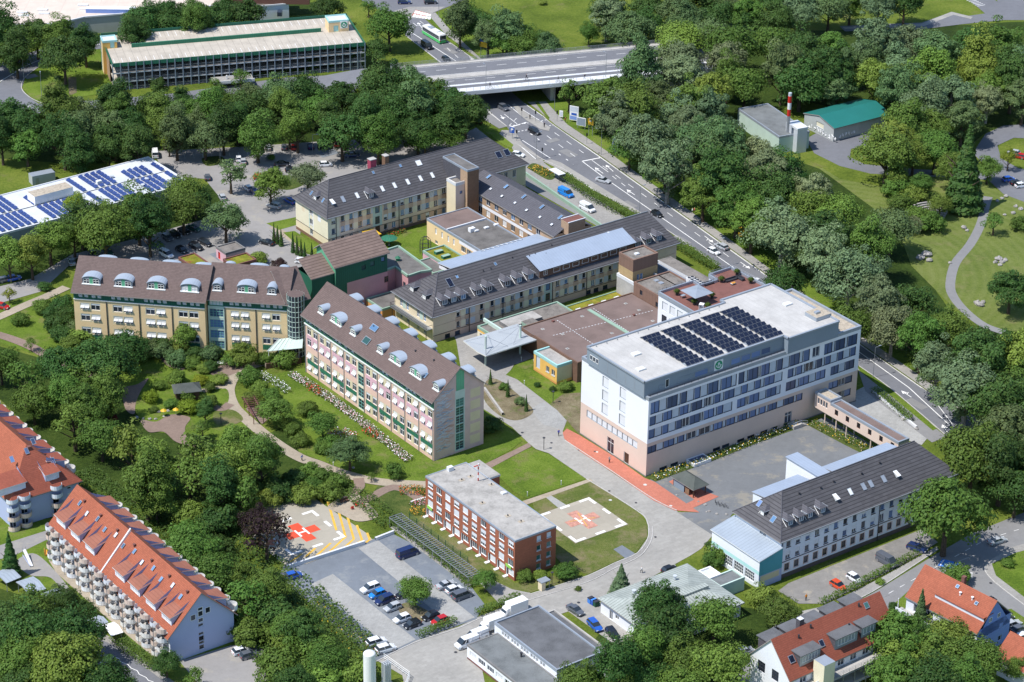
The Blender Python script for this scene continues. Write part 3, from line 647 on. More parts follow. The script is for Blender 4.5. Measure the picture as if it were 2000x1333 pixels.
dash([(1600,1235),(1700,1180),(1825,1110),(1925,1055),(1990,1035)],1.6,2.2,.12,.08);line([(1838,1110),(1905,1085)],.12,'paint_worn',.08)
line([(217,1283),(232,1287),(236,1294),(250,1299),(256,1306),(268,1311),(272,1318),(285,1324),(290,1330),(300,1333)],.16,W_,.09);line([(193,1292),(262,1338)],.16,W_,.09)
for i in range(7):line([(1884+i*4,0+i*2.2),(1900+i*4,-3+i*2.2)],.25,W_,.1)
o=build('road_marking',m_);o['kind']='structure';o['category']='road marking'
c=G(1852,1103);u=(G(1878,1112)-G(1835,1101));u.normalize();ob=bpy.data.objects.new('street_marking',None);link(ob);ob['kind']='structure';ob.location=(c.x,c.y,0);ob.rotation_euler=(0,0,math.atan2(u.y,u.x))
build('panel',MB().poly([(-1.9,-1.6,.09),(1.9,-1.6,.09),(1.9,1.6,.09),(-1.9,1.6,.09)],'paint_blue'),ob)
m2=MB()
for a in((-1.5,-1.25,-1.3,1.3),(1.25,1.5,-1.3,1.3)):m2 .poly([(a[0],a[2],.11),(a[1],a[2],.11),(a[1],a[3],.11),(a[0],a[3],.11)],W_)
ribbon(m2,[(-.7,-1),(0,1),(.7,-1)],.25,.11,W_);ribbon(m2,[(-.4,-.3),(.4,-.3)],.2,.115,W_);ribbon(m2,[(0,-.3),(0,-1.1)],.2,.12,W_);build('pictogram',m2,ob)
def spots(mt,z,L_,r=0):
 m=MB()
 for(x,y,a,b_)in L_:
  p=G(x,y);
  if r:m.poly([(p.x+a*math.cos(k*PI/7),p.y+a*math.sin(k*PI/7),z)for k in range(14)],mt)
  else:d=Vector((.806,.592,0));n=Vector((-.592,.806,0));q=p+Vector((0,0,z));m.poly([tuple(q+d*s1*a+n*s2*b_)for s1,s2 in((-1,-1),(1,-1),(1,1),(-1,1))],mt)
  z+=.0004
 o=build('paving_repair' if not r else 'manhole_cover',m);o['kind']='structure'
spots('road_light',.096,[(1330,470,1.4,3),(1440,545,1.2,4),(1230,400,1.2,2.5),(1110,300,1.6,3),(1620,660,1.3,5),(1790,790,1.2,3),(1080,275,2,1.2),(880,100,1,3),(1720,1165,2,.8),(1850,1080,2.4,1),(60,150,2,1.5)]);spots('lot_dark',.095,[(300,480,3,1.6),(430,500,2,2.5),(640,300,3,2)])
spots('metal_dark',.12,[(1020,846,.35,0),(1077,866,.3,0),(1131,880,.3,0),(1162,883,.3,0),(1190,960,.3,0),(1242,983,.3,0),(1280,1050,.3,0),(1130,1178,.35,0),(890,1275,.35,0),(1240,305,.35,0),(1170,300,.35,0),(1034,247,.4,0),(1500,560,.3,0),(625,1156,.3,0),(1935,1140,.35,0),(1866,1100,.3,0)],1);spots('paint_worn',.121,[(1260,948,.45,0),(1310,989,.35,0),(1166,884,.3,0),(1192,978,.4,0),(1300,475,.35,0),(1820,745,.4,0)],1)
mk=MB()
for pts in([(1060,227),(1082,246),(1173,308),(1274,380),(1400,470),(1512,550),(1680,674),(1800,758),(1896,824)],[(1846,850),(1740,760),(1678,716)],[(1400,518),(1290,442),(1158,370),(1106,334),(1060,312),(1012,284)],[(1103,861),(1190,918),(1275,975),(1322,998)],[(1145,936),(1245,999),(1264,1020),(1266,1050),(1245,1081),(1200,1101),(1147,1126),(1037,1161)],[(1274,1030),(1272,1056),(1250,1087),(1200,1111),(1147,1138),(1040,1171),(1000,1187),(935,1210),(895,1228),(810,1256),(735,1293)],[(870,78),(928,118)],[(792,70),(860,123)],[(946,211),(990,248)],[(1832,1074),(1722,1146),(1662,1179),(1600,1217)],[(1926,1104),(1924,1116),(1945,1140),(2010,1190)],[(84,203),(60,192),(42,173),(51,150),(90,122)]):
 ribbon(mk,curve(gp(pts),4),.22,.16,'kerb',h=.12)
o=build('kerb',mk);o['kind']='structure'
K=36.3
def FR(A,z,B=None,C=None,X=None,Y=None,ang=K):
 f=Frame(A,(A[0]+100,A[1]),None,z,1.0);a=G(*A,z);f.ang=rad(ang);f.O=Vector((a.x,a.y,0))
 f.x=Vector((math.cos(f.ang),math.sin(f.ang),0));f.y=Vector((-math.sin(f.ang),math.cos(f.ang),0));f.Z=z
 f.X=X if X is not None else(G(*B,z)-a).dot(f.x);f.Y=Y if Y is not None else(G(*C,z)-a).dot(f.y)
 return f
def col(c,k=1):return sc(c,k)
mat('w_white',(0.80,0.81,0.84),0.75,0.03,0.1);mat('w_pink',(0.70,0.55,0.46),0.8,0.05,0.1);mat('w_greyblue',(0.24,0.29,0.34),0.55,0.06,0.1)
mat('w_cream',(0.74,0.63,0.44),0.85,0.05,0.2);mat('w_beige',(0.72,0.58,0.45),0.85,0.06,0.2);mat('w_tan',(0.56,0.40,0.30),0.85,0.05,0.2);mat('w_pale',(0.76,0.70,0.52),0.85,0.05);mat('w_mint',(0.50,0.62,0.55),0.85,0.06);mat('w_skyb',(0.55,0.60,0.66),0.85,0.06);mat('w_rose',(0.64,0.47,0.37),0.85,0.05)
mat('w_rosewave',(0.56,0.33,0.26),0.85,0.05);mat('w_yellow',(0.80,0.59,0.33),0.85,0.05,0.2);mat('w_salmon',(0.74,0.51,0.40),0.85,0.05,0.2);mat('w_mauve',(0.60,0.46,0.42),0.85,0.07,0.3);mat('w_pinkpale',(0.68,0.42,0.47),0.8,0.06);mat('w_pinkwall',(0.62,0.33,0.34),0.85,0.05);mat('w_sand',(0.66,0.58,0.38),0.85,0.05);mat('w_orange',(0.64,0.30,0.10),0.8,0.05);mat('w_ochre',(0.78,0.47,0.13),0.8,0.05);mat('w_brownwall',(0.17,0.10,0.07),0.8,0.1);mat('w_plinth',(0.13,0.10,0.09),0.9,0.15)
stripes('w_green',(0.025,0.13,0.085),(0.012,0.06,0.04),0.6,0.10,0,0.6,0.08);stripes('w_green2',(0.035,0.17,0.10),(0.02,0.10,0.06),0.6,0.12,0,0.6,0.08);stripes('w_greenlight',(0.13,0.42,0.25),(0.08,0.28,0.16),0.5,0.12,0)
stripes('tile_grey',(0.098,0.094,0.100),(0.046,0.044,0.048),0.8,0.2,1,0.8,0.12,vperiod=1.3,bumpk=0.9);stripes('tile_grey2',(0.100,0.094,0.098),(0.05,0.047,0.05),0.5,0.18,1,0.8,0.12,vperiod=0.7);stripes('tile_slate',(0.100,0.098,0.112),(0.06,0.056,0.06),0.5,0.15,1,0.8,0.10,vperiod=0.5)
stripes('tile_brown',(0.148,0.106,0.096),(0.10,0.072,0.065),0.42,0.22,1,0.85,0.13,vperiod=0.5);stripes('tile_brown2',(0.21,0.15,0.125),(0.10,0.07,0.06),0.9,0.2,1,0.85,0.12,vperiod=0.9)
stripes('seam_blue',(0.34,0.40,0.49),(0.28,0.33,0.41),0.9,0.08,0,0.5,0.05,metal=0.1,bumpk=0.3);stripes('seam_grey',(0.36,0.41,0.46),(0.28,0.32,0.36),0.9,0.13,0,0.45,0.06,metal=0.1);stripes('seam_vault',(0.40,0.46,0.53),(0.33,0.38,0.45),0.6,0.1,1,0.5,0.05,metal=0.2)
stripes('seam_green',(0.36,0.39,0.36),(0.19,0.22,0.19),0.75,0.16,0,0.6,0.16,bumpk=0.8);stripes('seam_canopy',(0.40,0.43,0.45),(0.34,0.36,0.38),0.45,0.2,0,0.5,0.06);stripes('sheet_roof',(0.47,0.455,0.43),(0.40,0.385,0.36),1.5,0.06,0,0.8,0.11,bumpk=0.2);stripes('sheet_white',(0.58,0.60,0.62),(0.55,0.56,0.57),2.0,0.04,0,0.7,0.08,bumpk=0.2)
stripes('brick',(0.40,0.135,0.075),(0.30,0.12,0.08),0.30,0.18,1,0.9,0.10,vperiod=0.6);stripes('brick_brown',(0.24,0.14,0.085),(0.17,0.10,0.07),0.3,0.18,1,0.9,0.1,vperiod=0.6);stripes('board_brown',(0.22,0.135,0.10),(0.15,0.09,0.07),1.3,0.05,0,0.7,0.06);stripes('stone_ochre',(0.46,0.33,0.17),(0.38,0.27,0.14),0.35,0.15,1,0.8,0.08,vperiod=0.9);stripes('brick_tan',(0.46,0.31,0.20),(0.38,0.27,0.18),0.3,0.15,1,0.9,0.08,vperiod=0.5)
mat('solar',(0.012,0.016,0.035),0.12,0.1,2.0,spec=0.7);mat('solar_blue',(0.035,0.06,0.19),0.15,0.12,2.0,spec=0.7)
SW=('white_frame','glass',1,'')
def rowz(us,z,w_,h,st):return[(u,z,w_,h,st)for u in us]
def lin(a,b,n):return[a+(b-a)*i/(n-1)for i in range(n)]if n>1 else[a]
def dormer_hip(t,fc,u,v,z,w_=1.9,h=1.5,slope=0.7,gm='glass_sky',name='dormer',mt='tile_slate'):
 """hipped dormer standing on a slope; (u, v) centre of its front on the face, slope = rise over run"""
 mb=MB();d=h/slope;x0,x1=-w_/2,w_/2;b=0.0
 mb.poly([(x0,0,0),(x1,0,0),(x1,0,h),(x0,0,h)],'dark_frame')
 mb.poly([(x0,0,0),(x0,0,h),(x0,d,h)],'tile_slate');mb.poly([(x1,0,0),(x1,d,h),(x1,0,h)],'tile_slate')
 r=h+.9;dr=r/slope;o=.3
 mb.poly([(x0-o,-o,h),(x1+o,-o,h),(0,1.2,r)],mt);mb.poly([(x1+o,-o,h),(x1+o,d,h),(0,dr,r),(0,1.2,r)],mt);mb.poly([(0,1.2,r),(0,dr,r),(x0-o,d,h),(x0-o,-o,h)],mt)
 for s,x in((-1,x0-o),(1,x1+o)):mb.tube((x,-o,h),(x,d,h),.07,'capmetal',4)
 mb.tube((x0-.35,-.1,.0),(x0-.35,d,h),.08,'sill',4)
 o_=att(t,name,mb,fc,u,v,z);w2=MB();w2 .poly([(x0+.3,-.02,.2),(x1-.3,-.02,.2),(x1-.3,-.02,h-.1),(x0+.3,-.02,h-.1)],gm)
 for a in((x0+.2,x0+.32,.1,h),(x1-.32,x1-.2,.1,h),(-.05,.05,.1,h),(x0+.2,x1-.2,.08,.2),(x0+.2,x1-.2,h-.14,h)):w2 .box(a[0],a[1],-.07,.0,a[2],a[3],'white_frame')
 build('window',w2,o_,(0,0,0));return o_
def dormer_vault(t,fc,u,v,z,w_=4.6,h=1.5,rise=1.0,slope=.78,blinds=False,kind='w'):
 """dormer under a curved sheet-metal vault"""
 mb=MB();n=10;x0,x1=-w_/2,w_/2;o=.25
 def arc(k):
  a=PI*k/n;return(-math.cos(a)*(w_/2+o),h+math.sin(a)*rise)
 for k in range(n):
  (xa,za),(xb,zb)=arc(k),arc(k+1);mb.poly([(xa,-o,za),(xb,-o,zb),(xb,zb/slope+.2,zb),(xa,za/slope+.2,za)],'seam_vault')
  mb.poly([(xa,-o,za-.15),(xb,-o,zb-.15),(xb,-o,zb),(xa,-o,za)],'capmetal')
 mb.poly([(x0,0,0),(x1,0,0)]+[(-math.cos(PI*k/n)*w_/2,0,h+math.sin(PI*k/n)*(rise-.1))for k in range(n,-1,-1)],'w_greyblue' if kind=='w' else 'w_mint')
 d=h/slope;mb.poly([(x0,0,0),(x0,0,h),(x0,d,h)],'w_greyblue');mb.poly([(x1,0,0),(x1,d,h),(x1,0,h)],'w_greyblue');mb.box(x0-.15,x1+.15,-.35,.1,-.1,.1,'white_frame')
 o_=att(t,'dormer',mb,fc,u,v,z)
 k=2 if w_>3 else 1
 for i in range(k):
  a=x0+.3 if i==0 else .45;b=(-.45 if k==2 else x1-.3)if i==0 else x1-.3
  w2=MB();hh_=h+.15;w2 .poly([(a,-.03,.15),(b,-.03,.15),(b,-.03,hh_),(a,-.03,hh_)],'blind' if blinds else 'glass')
  for q in((a,a+.1,.1,hh_),(b-.1,b,.1,hh_),((a+b)/2-.06,(a+b)/2+.06,.1,hh_),(a,b,.1,.22),(a,b,hh_-.1,hh_),(a,b,hh_*.55,hh_*.55+.1)):w2 .box(q[0],q[1],-.09,-.02,q[2],q[3],'white_frame')
  build('window',w2,o_)
 if k==2:build('panel',MB().box(-.42,.42,-.06,0,.1,h+.7,'w_greenlight'),o_)
 return o_
def skylight(t,fc,u,v,z,slope,w_=.9,l=1.4,gm='glass_sky',open_=False):
 n=math.sqrt(1+slope*slope);c,s=1/n,slope/n;mb=MB()
 def p(x,y,h):return(x,y*c-h*s,y*s+h*c)
 for a in((0,w_,0,.1),(0,w_,l-.1,l),(0,.1,.1,l-.1),(w_-.1,w_,.1,l-.1)):
  mb.poly([p(a[0],a[2],.14),p(a[1],a[2],.14),p(a[1],a[3],.14),p(a[0],a[3],.14)],'capmetal');
 mb.poly([p(0,0,0),p(w_,0,0),p(w_,0,.14),p(0,0,.14)],'capmetal');mb.poly([p(.1,.1,.12),p(w_-.1,.1,.12),p(w_-.1,l-.1,.12),p(.1,l-.1,.12)],gm)
 if open_:mb.poly([p(0,0,.75),p(w_,0,.75),p(w_,l,.15),p(0,l,.15)],'white_frame')
 return att(t,'skylight',mb,fc,u,v,z)
def vents(t,pts,name='roof_vent',h=.6,r=.16,mt='metal_dark'):
 for(x,y,z)in pts:build(name,MB().cyl(0,0,0,h,r,mt,7).cyl(0,0,h,h+.12,r*1.6,mt,7),t,(x,y,z-.15))
def box_on(t,name,x,y,z,a,b,h,mt,top=None,base=None):
 mb=MB().box(0,a,0,b,0,h,mt,top)
 if base:mb.box(-.12,a+.12,-.12,b+.12,0,.16,base)
 return build(name,mb,t,(x,y,z))
def dome(t,x,y,z,a=1.4,b=1.4):
 mb=MB().box(0,a,0,b,0,.35,'capwhite');mb.poly([(.1,.1,.36),(a-.1,.1,.36),(a/2,b/2,.62)],'lamp_glass').poly([(a-.1,.1,.36),(a-.1,b-.1,.36),(a/2,b/2,.62)],'lamp_glass').poly([(a-.1,b-.1,.36),(.1,b-.1,.36),(a/2,b/2,.62)],'lamp_glass').poly([(.1,b-.1,.36),(.1,.1,.36),(a/2,b/2,.62)],'lamp_glass')
 return build('rooflight',mb,t,(x,y,z))
def railing(name,pts,h,mt='metal_grey',t=None,step=1.5,bars=2,r=.035):
 mb=MB()
 for a,b in zip(pts[:-1],pts[1:]):
  a,b=Vector(a),Vector(b);L=(b-a).length;n=max(1,int(L/step))
  for i in range(n+1):p=a+(b-a)*i/n;mb.tube(p,p+Vector((0,0,h)),r,mt,4)
  for k in range(bars):zz=h*(1-k/max(bars,1));mb.tube(a+Vector((0,0,zz)),b+Vector((0,0,zz)),r,mt,4)
 return build(name,mb,t)
def emblem(t,fc,u,z,s):
 """white anchor on a green disc on a white board"""
 o=att(t,'emblem',MB().box(-s/2,s/2,-.12,0,-s/2,s/2,'white'),fc,u,-.02,z)
 d=MB();R_=s*.44;d.poly([(R_*math.cos(2*PI*k/28),-.14,R_*math.sin(2*PI*k/28))for k in range(28)],'green');build('disc',d,o)
 a=MB();q=s*.035
 def st(pts,w_=q):
  for p0,p1 in zip(pts[:-1],pts[1:]):a.tube((p0[0]*s,-.15,p0[1]*s),(p1[0]*s,-.15,p1[1]*s),w_,'white',5)
 st([(0,.30),(0,-.27)]);st([(-.13,.17),(.13,.17)]);st([(.24*math.cos(t_),-.03+.24*math.sin(t_))for t_ in[PI+PI*k/10 for k in range(11)]]);st([(-.30,-.08),(-.24,.02),(-.17,-.07)]);st([(.30,-.08),(.24,.02),(.17,-.07)]);st([(-.12,.10),(0,.02),(.12,.10)],q*.7)
 build('anchor',a,o);return o
f=FR((1267.5,778),20.8,B=(1682.5,637),C=(1136,697));X,Y=f.X,f.Y
t=f.thing('hospital_building','long white and pink hospital block with blue windows and black solar panels','building')
b=Bld(t)
def ux(x):q=(x-1267)/415;return X*q*(.945+.055*q)
BL=('dark_frame','glass_blue','','');BL2=('dark_frame','glass_blue',1,'');LT=('dark_frame','w_skyb','','');OPN=('white_frame','glass',1,'')
random.seed(3)
def strip(x0,x1,z,h,opens=()):
 u,u1=ux(x0),ux(x1);out=[];k=0
 while u<u1-.5:
  k+=1;w_=random.choice((2.7,1.9,3.2))if k%2 else random.choice((.9,1.1,2.2))
  w_=min(w_,u1-u);
  if u1-u-w_<.7:w_=u1-u
  st=(BL2 if w_>2.5 else BL)if k%2 else LT
  if k in opens:st=OPN
  out.append((u+.04,z,w_-.08,h,st,'window' if st is not LT else 'facade_panel'));u+=w_
 return out
W=strip(1271,1440,16.2,3.1)+strip(1443,1583,16.2,3.1,(4,))+strip(1588,1602,16.6,2.6,(1,))+strip(1611,1676,16.2,2.9)+strip(1270,1531,13.2,2.4,(9,))+strip(1541,1675,13.2,2.4,(5,))+strip(1269,1434,9.8,2.4,(6,8))+strip(1443,1529,9.8,2.4,(2,))+strip(1539,1617,9.8,2.4)+strip(1627,1674,9.8,2.4)+strip(1268,1574,5.9,1.9,(7,9))+strip(1625,1672,6.0,1.9,(2,4))+strip(1632,1671,2.4,1.9,(2,))
W+=[(ux(1541),.9,2.2,2.9,('white_frame','glass',1,'t'),'door')]+[(ux(q),.15,2.2,.9,('dark_frame','glass','',''))for q in(1294,1316,1400,1418,1448,1468,1494,1514,1540)]
b.face(face('R',X,Y),0,20.8,'w_white',W,[(0,0,X,8.7,'w_pink')],.12,'dark_frame')
Lw=[]
for uu in(8.1,14.7):Lw+=[(uu,z,2.3,2.7,('grey_frame','blind','',''))for z in(16.5,12.9,9.4)]
Lw+=[(2.4+i*1.95,5.75,1.9,1.85,('grey_frame','blind','',''),'facade_panel')for i in range(10)]
Lw+=[(10.6,.1,2.5,4.0,('white_frame','glass',1,'t'),'door'),(17.0,.05,1.9,2.9,('white_frame','wood_dark','',''),'door')]
b.face(face('L',X,Y),0,20.8,'w_white',Lw,[(0,0,Y,8.7,'w_pink')],.12,'grey_frame');b.face(face('E',X,Y),0,20.8,'w_white',(),[(0,0,Y,8.7,'w_pink')]);b.face(face('B',X,Y),0,20.8,'w_white')
b.done(maxw=100)
build('plinth',MB().box(-.12,X+.12,-.12,Y+.12,0,.3,'dark_concrete',sk='tb'),t)
flatroof(t,X,Y,20.3,.55,.5,'gravel_light','capmetal')
px=[(1259,746),(1529,654),(1540,660.5),(1639,627),(1506,554),(1406,585),(1418,595),(1147,677)]
ZP=24.7;pl=[f.loc(q[0],q[1],ZP)for q in px]
pl[1]=(pl[1][0],pl[0][1]);pl[2]=(pl[1][0],pl[3][1]);pl[4]=(pl[3][0],pl[4][1]);pl[5]=(pl[5][0],pl[4][1]);pl[6]=(pl[5][0],pl[7][1]);pl[7]=(pl[0][0],pl[7][1])
mb=MB().prism(pl,20.4,ZP,'w_greyblue');mb.f.pop();mb.m.pop();build('penthouse',mb,t)
build('penthouse_roof',MB().poly([(p[0],p[1],ZP-.3)for p in pl],'sheet_roof'),t)
mb=MB();c_=pl+[pl[0]]
for a,q in zip(c_[:-1],c_[1:]):
 va,vq=Vector(a),Vector(q);d=(vq-va).normalized()*.0;ribbon(mb,[va,vq],.5,ZP+.05,'capmetal',h=.4)
build('parapet',mb,t)
fcR=((pl[0][0],pl[0][1]),0.0,pl[1][0]-pl[0][0]);L1=fcR[2]
emblem(t,fcR,L1*.525,22.6,2.6)
for(u,w_,h,g)in((4.2,1.4,1.1,'w_greyblue'),(6.2,1.1,2.1,'glass'),(10,4.6,1.3,'w_greyblue'),(15,4.0,1.5,'glass_blue'),(19.2,3,1.4,'w_greyblue'),(26,2.9,1.6,'glass_blue'),(29.1,2.9,1.6,'glass_blue'),(32.2,2.9,1.6,'glass_blue'),(35.3,2.9,1.6,'glass_blue')):
 me=winmesh(w_,h,('grey_frame' if g!='glass' else 'white_frame',g,'',''));o=bpy.data.objects.new('window',me);link(o,t);o.location=(pl[0][0]+u,pl[0][1]-.2,21.3);
for i in range(3):o=bpy.data.objects.new('window',winmesh(.95,1.3,('white_frame','glass','','')));link(o,t);o.location=(pl[7][0]-.2,pl[7][1]-1.2-i*1.15,21.8);o.rotation_euler=(0,0,-PI/2)
for i in range(6):build('facade_joint',MB().box(-.04,.02,-.05,.05,20.9,ZP-.1,'grey_frame'),t,(pl[0][0],pl[7][1]-4.5-i*3.4,0))
railing('railing',[(.6,.25,20.85),(pl[2][0]-.3,.25,20.85)],.55,'metal_dark',t,2.0,2,.05)
for q in((1240,691.5),(1249,721)):p=f.loc(q[0],q[1],ZP);dome(t,p[0]-.7,p[1]-.7,ZP-.28,2.2,1.5)
p=f.loc(1536,594,ZP);dome(t,p[0]-.7,p[1]-.7,ZP-.28,2.2,1.5)
p=f.loc(1596,616,ZP);o=box_on(t,'roof_plant',p[0]-2.2,p[1]-2.2,ZP-.28,4.8,4.2,1.0,'capmetal','gravel_light');build('duct',MB().box(1.2,2.6,1.5,2.4,1.0,1.5,'capmetal'),o)
for i in range(26):
 q=i/25;a=pl[7];build('air_outlet',MB().cyl(0,0,0,.35,.12,'metal_grey',6),t,(a[0]+2+q*(pl[5][0]-a[0]-3),a[1]-.9,ZP-.28))if i%2==0 else None
ends=[((1248,658),(1342,714.6),9),((1288,645),(1382,700),9),((1327.5,632.6),(1421,688),9),((1365.7,619.5),(1460,675),9),((1403,608),(1497,662),9)]
for i,(a,c,n)in enumerate(ends):
 la,lc=f.loc(*a,ZP),f.loc(*c,ZP);Lg=la[1]-lc[1];w0=f.world(la[0],lc[1],ZP-.3)
 tt=thing('solar_array',['black tented solar panel field nearest the emblem end of the white roof','second black solar field from the skylights on the white roof','middle one of the five black solar fields on the white roof','fourth black solar field along the white roof, right of the middle one','black tented solar panel field farthest from the skylights on the white roof'][i],'solar panels',(w0 .x,w0 .y,w0 .z),f.ang,'solar panel fields on the hospital roof')
 st_=Lg/n;Wd=5.2
 for k in range(n):
  y0=k*st_;xx=0
  cut=1.1 if(i==1 and k<1)else 0
  for(ya,yb,za,zb)in((y0+.06,y0+st_*.49,.18,.62),(y0+st_*.51,y0+st_*.95,.62,.18)):
   mb=MB();npan=4
   for j in range(npan):
    x0,x1=j*Wd/npan+.03,(j+1)*Wd/npan-.03
    mb.poly([(x0,ya,za),(x1,ya,za),(x1,yb,zb),(x0,yb,zb)],'solar');mb.poly([(x0,ya,za-.08),(x0,yb,zb-.08),(x1,yb,zb-.08),(x1,ya,za-.08)],'capmetal');mb.poly([(x0,ya,za-.08),(x1,ya,za-.08),(x1,ya,za),(x0,ya,za)],'metal_light')
   build('solar_panel',mb,tt)
  mb=MB()
  for x in(0.0,Wd):mb.poly([(x,y0,.02),(x,y0+st_,.02),(x,y0+st_/2,.6)],'capmetal')
  build('mounting',mb,tt)if k%3==0 else None
t2=f.thing('light_well','white framed light well beside the long pink wall of the hospital','light well');u0=ux(1346)
build('frame',MB().box(u0,u0+5.2,-3.2,-3.0,0,.9,'white').box(u0,u0+5.2,-.3,-.13,0,.9,'white').box(u0,u0+.25,-3,-.3,0,.9,'white').box(u0+4.95,u0+5.2,-3,-.3,0,.9,'white'),t2);build('glazing',MB().poly([(u0+.25,-3,.7),(u0+4.95,-3,.7),(u0+4.95,-.3,.7),(u0+.25,-.3,.7)],'glass_blue'),t2)
t2=f.thing('entrance_stairs','pale concrete entrance stairs with railing at the end of the pink wall','stairs');u0=ux(1548)
mb=MB()
for i in range(5):mb.box(u0+i*.55,u0+4,-2.6,-.15,i*.17,(i+1)*.17,'concrete')if False else mb.box(u0+2.2+(4-i)*.4,u0+2.6+(4-i)*.4,-2.6,-.15,0,(i+1)*.18,'concrete')
mb.box(u0-.3,u0+2.2,-2.6,-.15,0,.9,'concrete');build('steps',mb,t2);railing('railing',[(u0-.3,-2.5,.9),(u0+2.2,-2.5,.9),(u0+4.2,-2.5,.2)],1.0,'metal_light',t2)
NB=f
ZT=15.0;f=FR((1286.5,570),ZT,X=30,Y=10)
t=f.thing('terrace_wing','white hospital wing with a red brown roof terrace behind railings','building')
pl=[f.loc(*q,ZT)for q in((1286.5,570),(1354,548.5),(1367,557),(1402,546.5),(1385,536),(1428,522),(1495,557))]
p0=pl[0];pl[1]=(pl[1][0],pl[1][1]);
body=[(0,0),(0,pl[1][1]),];yb=pl[1][1]
xs=[0,pl[1][0],pl[2][0]]
o1=(0.0,-16.0);L_=[(0,-16),(pl[6][0],-16),(pl[6][0],pl[6][1]),(pl[5][0],pl[5][1]),(pl[4][0],pl[4][1]),(pl[3][0],pl[3][1]),(pl[2][0],pl[2][1]),(pl[1][0],pl[1][1]),(0,0)]
mb=MB();n=len(L_)
for i in range(n-1,n):pass
b=Bld(t)
for i in range(n-1):
 a,q=L_[i],L_[(i+1)%n];d=Vector((q[0]-a[0],q[1]-a[1]));fc=(a,math.atan2(d.y,d.x),d.length)
 b.face(fc,0,ZT,'w_white')
wl=[]
for i in range(5):wl+=[(1.6+i*3.0,10.6,2.2,2.4,('grey_frame','blind','','')),(1.6+i*3.0,6.9,2.0,2.4,('dark_frame','glass',1,''))]
b.face(((0,0),-PI/2,16),0,ZT,'w_white',wl,(),.12);b.done()
build('terrace_floor',MB().poly([(p[0],p[1],ZT-.6)for p in L_],'terrace_red'),t)
mb=MB()
for a,q in zip(L_[2:],L_[3:]+[L_[0]]):ribbon(mb,[a,q],.45,ZT+.08,'capmetal',h=.9)
build('parapet',mb,t);railing('railing',[(p[0],p[1],ZT+.05)for p in L_[2:]],.7,'metal_grey',t,1.2,2,.04)
def terrace_pt(px_,py_):v=f.loc(px_,py_,ZT-.6);return f.world(v[0],v[1],ZT-.6)
TP=terrace_pt
def parasol(name,label,p,r,h,mt,group=None,n=8,square_=False):
 t=thing(name,label,'parasol',p,rad(K),group)
 build('pole',MB().cyl(0,0,0,h,.05,'metal_light',6).cyl(0,0,0,.12,.35,'concrete',8),t);mb=MB()
 if square_:n=4
 pts=[(r*math.cos(2*PI*(k+.5)/n),r*math.sin(2*PI*(k+.5)/n),h-.55 if not square_ else h-.7)for k in range(n)]
 for k in range(n):mb.poly([pts[k],pts[(k+1)%n],(0,0,h)],mt);mb.poly([pts[(k+1)%n],pts[k],(0,0,h-.1)],mt)
 build('canopy',mb,t);return t
parasol('parasol','large square grey parasol shading the roof terrace',TP(1360,590),4.2,3.6,'capmetal',square_=True)
def sofa(label,p,L,rz,mt='metal_dark'):
 t=thing('sofa',label,'sofa',p,rz);build('seat',MB().box(0,L,0,.8,.1,.42,mt),t);build('backrest',MB().box(0,L,.7,.9,.42,.85,mt),t);build('armrest',MB().box(-.2,0,0,.9,.1,.65,mt),t);build('armrest',MB().box(L,L+.2,0,.9,.1,.65,mt),t)
sofa('long dark sofa on the roof terrace beside the orange cushions',TP(1420,553),3.4,rad(K));sofa('short dark sofa standing at the far edge of the roof terrace',TP(1438,544),2.2,rad(K-90));sofa('dark bench against the railing of the roof terrace',TP(1378,560),2.6,rad(K))
t2=thing('lounge_table','low table with orange cushions on the roof terrace','table',TP(1432,556),rad(K));build('table_top',MB().box(-.7,.7,-.4,.4,.3,.38,'metal_light'),t2);build('leg',MB().box(-.6,-.5,-.3,.3,0,.3,'metal_dark').box(.5,.6,-.3,.3,0,.3,'metal_dark'),t2);build('cushion',MB().box(-.5,.0,-.35,.3,.38,.55,'orange'),t2);build('cushion',MB().box(.1,.6,-.35,.3,.38,.55,'orange'),t2)
t2=thing('beach_chair','white hooded wicker beach chair on the roof terrace','chair',TP(1370,605),rad(K-60));build('hood',MB().box(-.6,.6,.3,.5,.0,1.7,'white').box(-.6,-.5,-.4,.3,0,1.5,'white').box(.5,.6,-.4,.3,0,1.5,'white').poly([(-.6,-.5,1.5),(.6,-.5,1.5),(.6,.5,1.7),(-.6,.5,1.7)],'white'),t2);build('seat',MB().box(-.5,.5,-.35,.3,.2,.5,'capmetal'),t2)
t2=thing('bistro_table','small grey table on the roof terrace beside the parasol','table',TP(1334,582),rad(K));build('table_top',MB().box(-.6,.6,-.4,.4,.7,.76,'capmetal'),t2);[build('leg',MB().box(x-.03,x+.03,y-.03,y+.03,0,.7,'metal_dark'),t2)for x in(-.5,.5)for y in(-.3,.3)]
TERR=[TP(1322,577),TP(1356,596),TP(1390,583),TP(1409,552),TP(1439,538),TP(1466,554),TP(1382,604)]
ZH=5.7;f=FR((1128,709),ZH,B=(1310,646),C=(1025,637));X,Y=36.0,f.Y;HALL=f
t=f.thing('flat_hall','wide flat hall with red brown bitumen roof crossed by dotted white lines','building')
b=Bld(t);[b.face(face(k,X,Y),0,ZH,'w_brownwall')for k in 'RLEB'];b.done();flatroof(t,X,Y,ZH-.2,.25,.3,'roof_brown','w_brownwall')
m2=MB()
for(a,c)in(((1080,654.5),(1275,606)),((1088,625),(1158,671)),((1159,602),(1232,650))):
 la,lc=Vector(f.loc(*a,ZH)),Vector(f.loc(*c,ZH));dashes(m2,[la,lc],.2,ZH-.14,'capwhite',.5,.45)
build('roof_marking',m2,t)
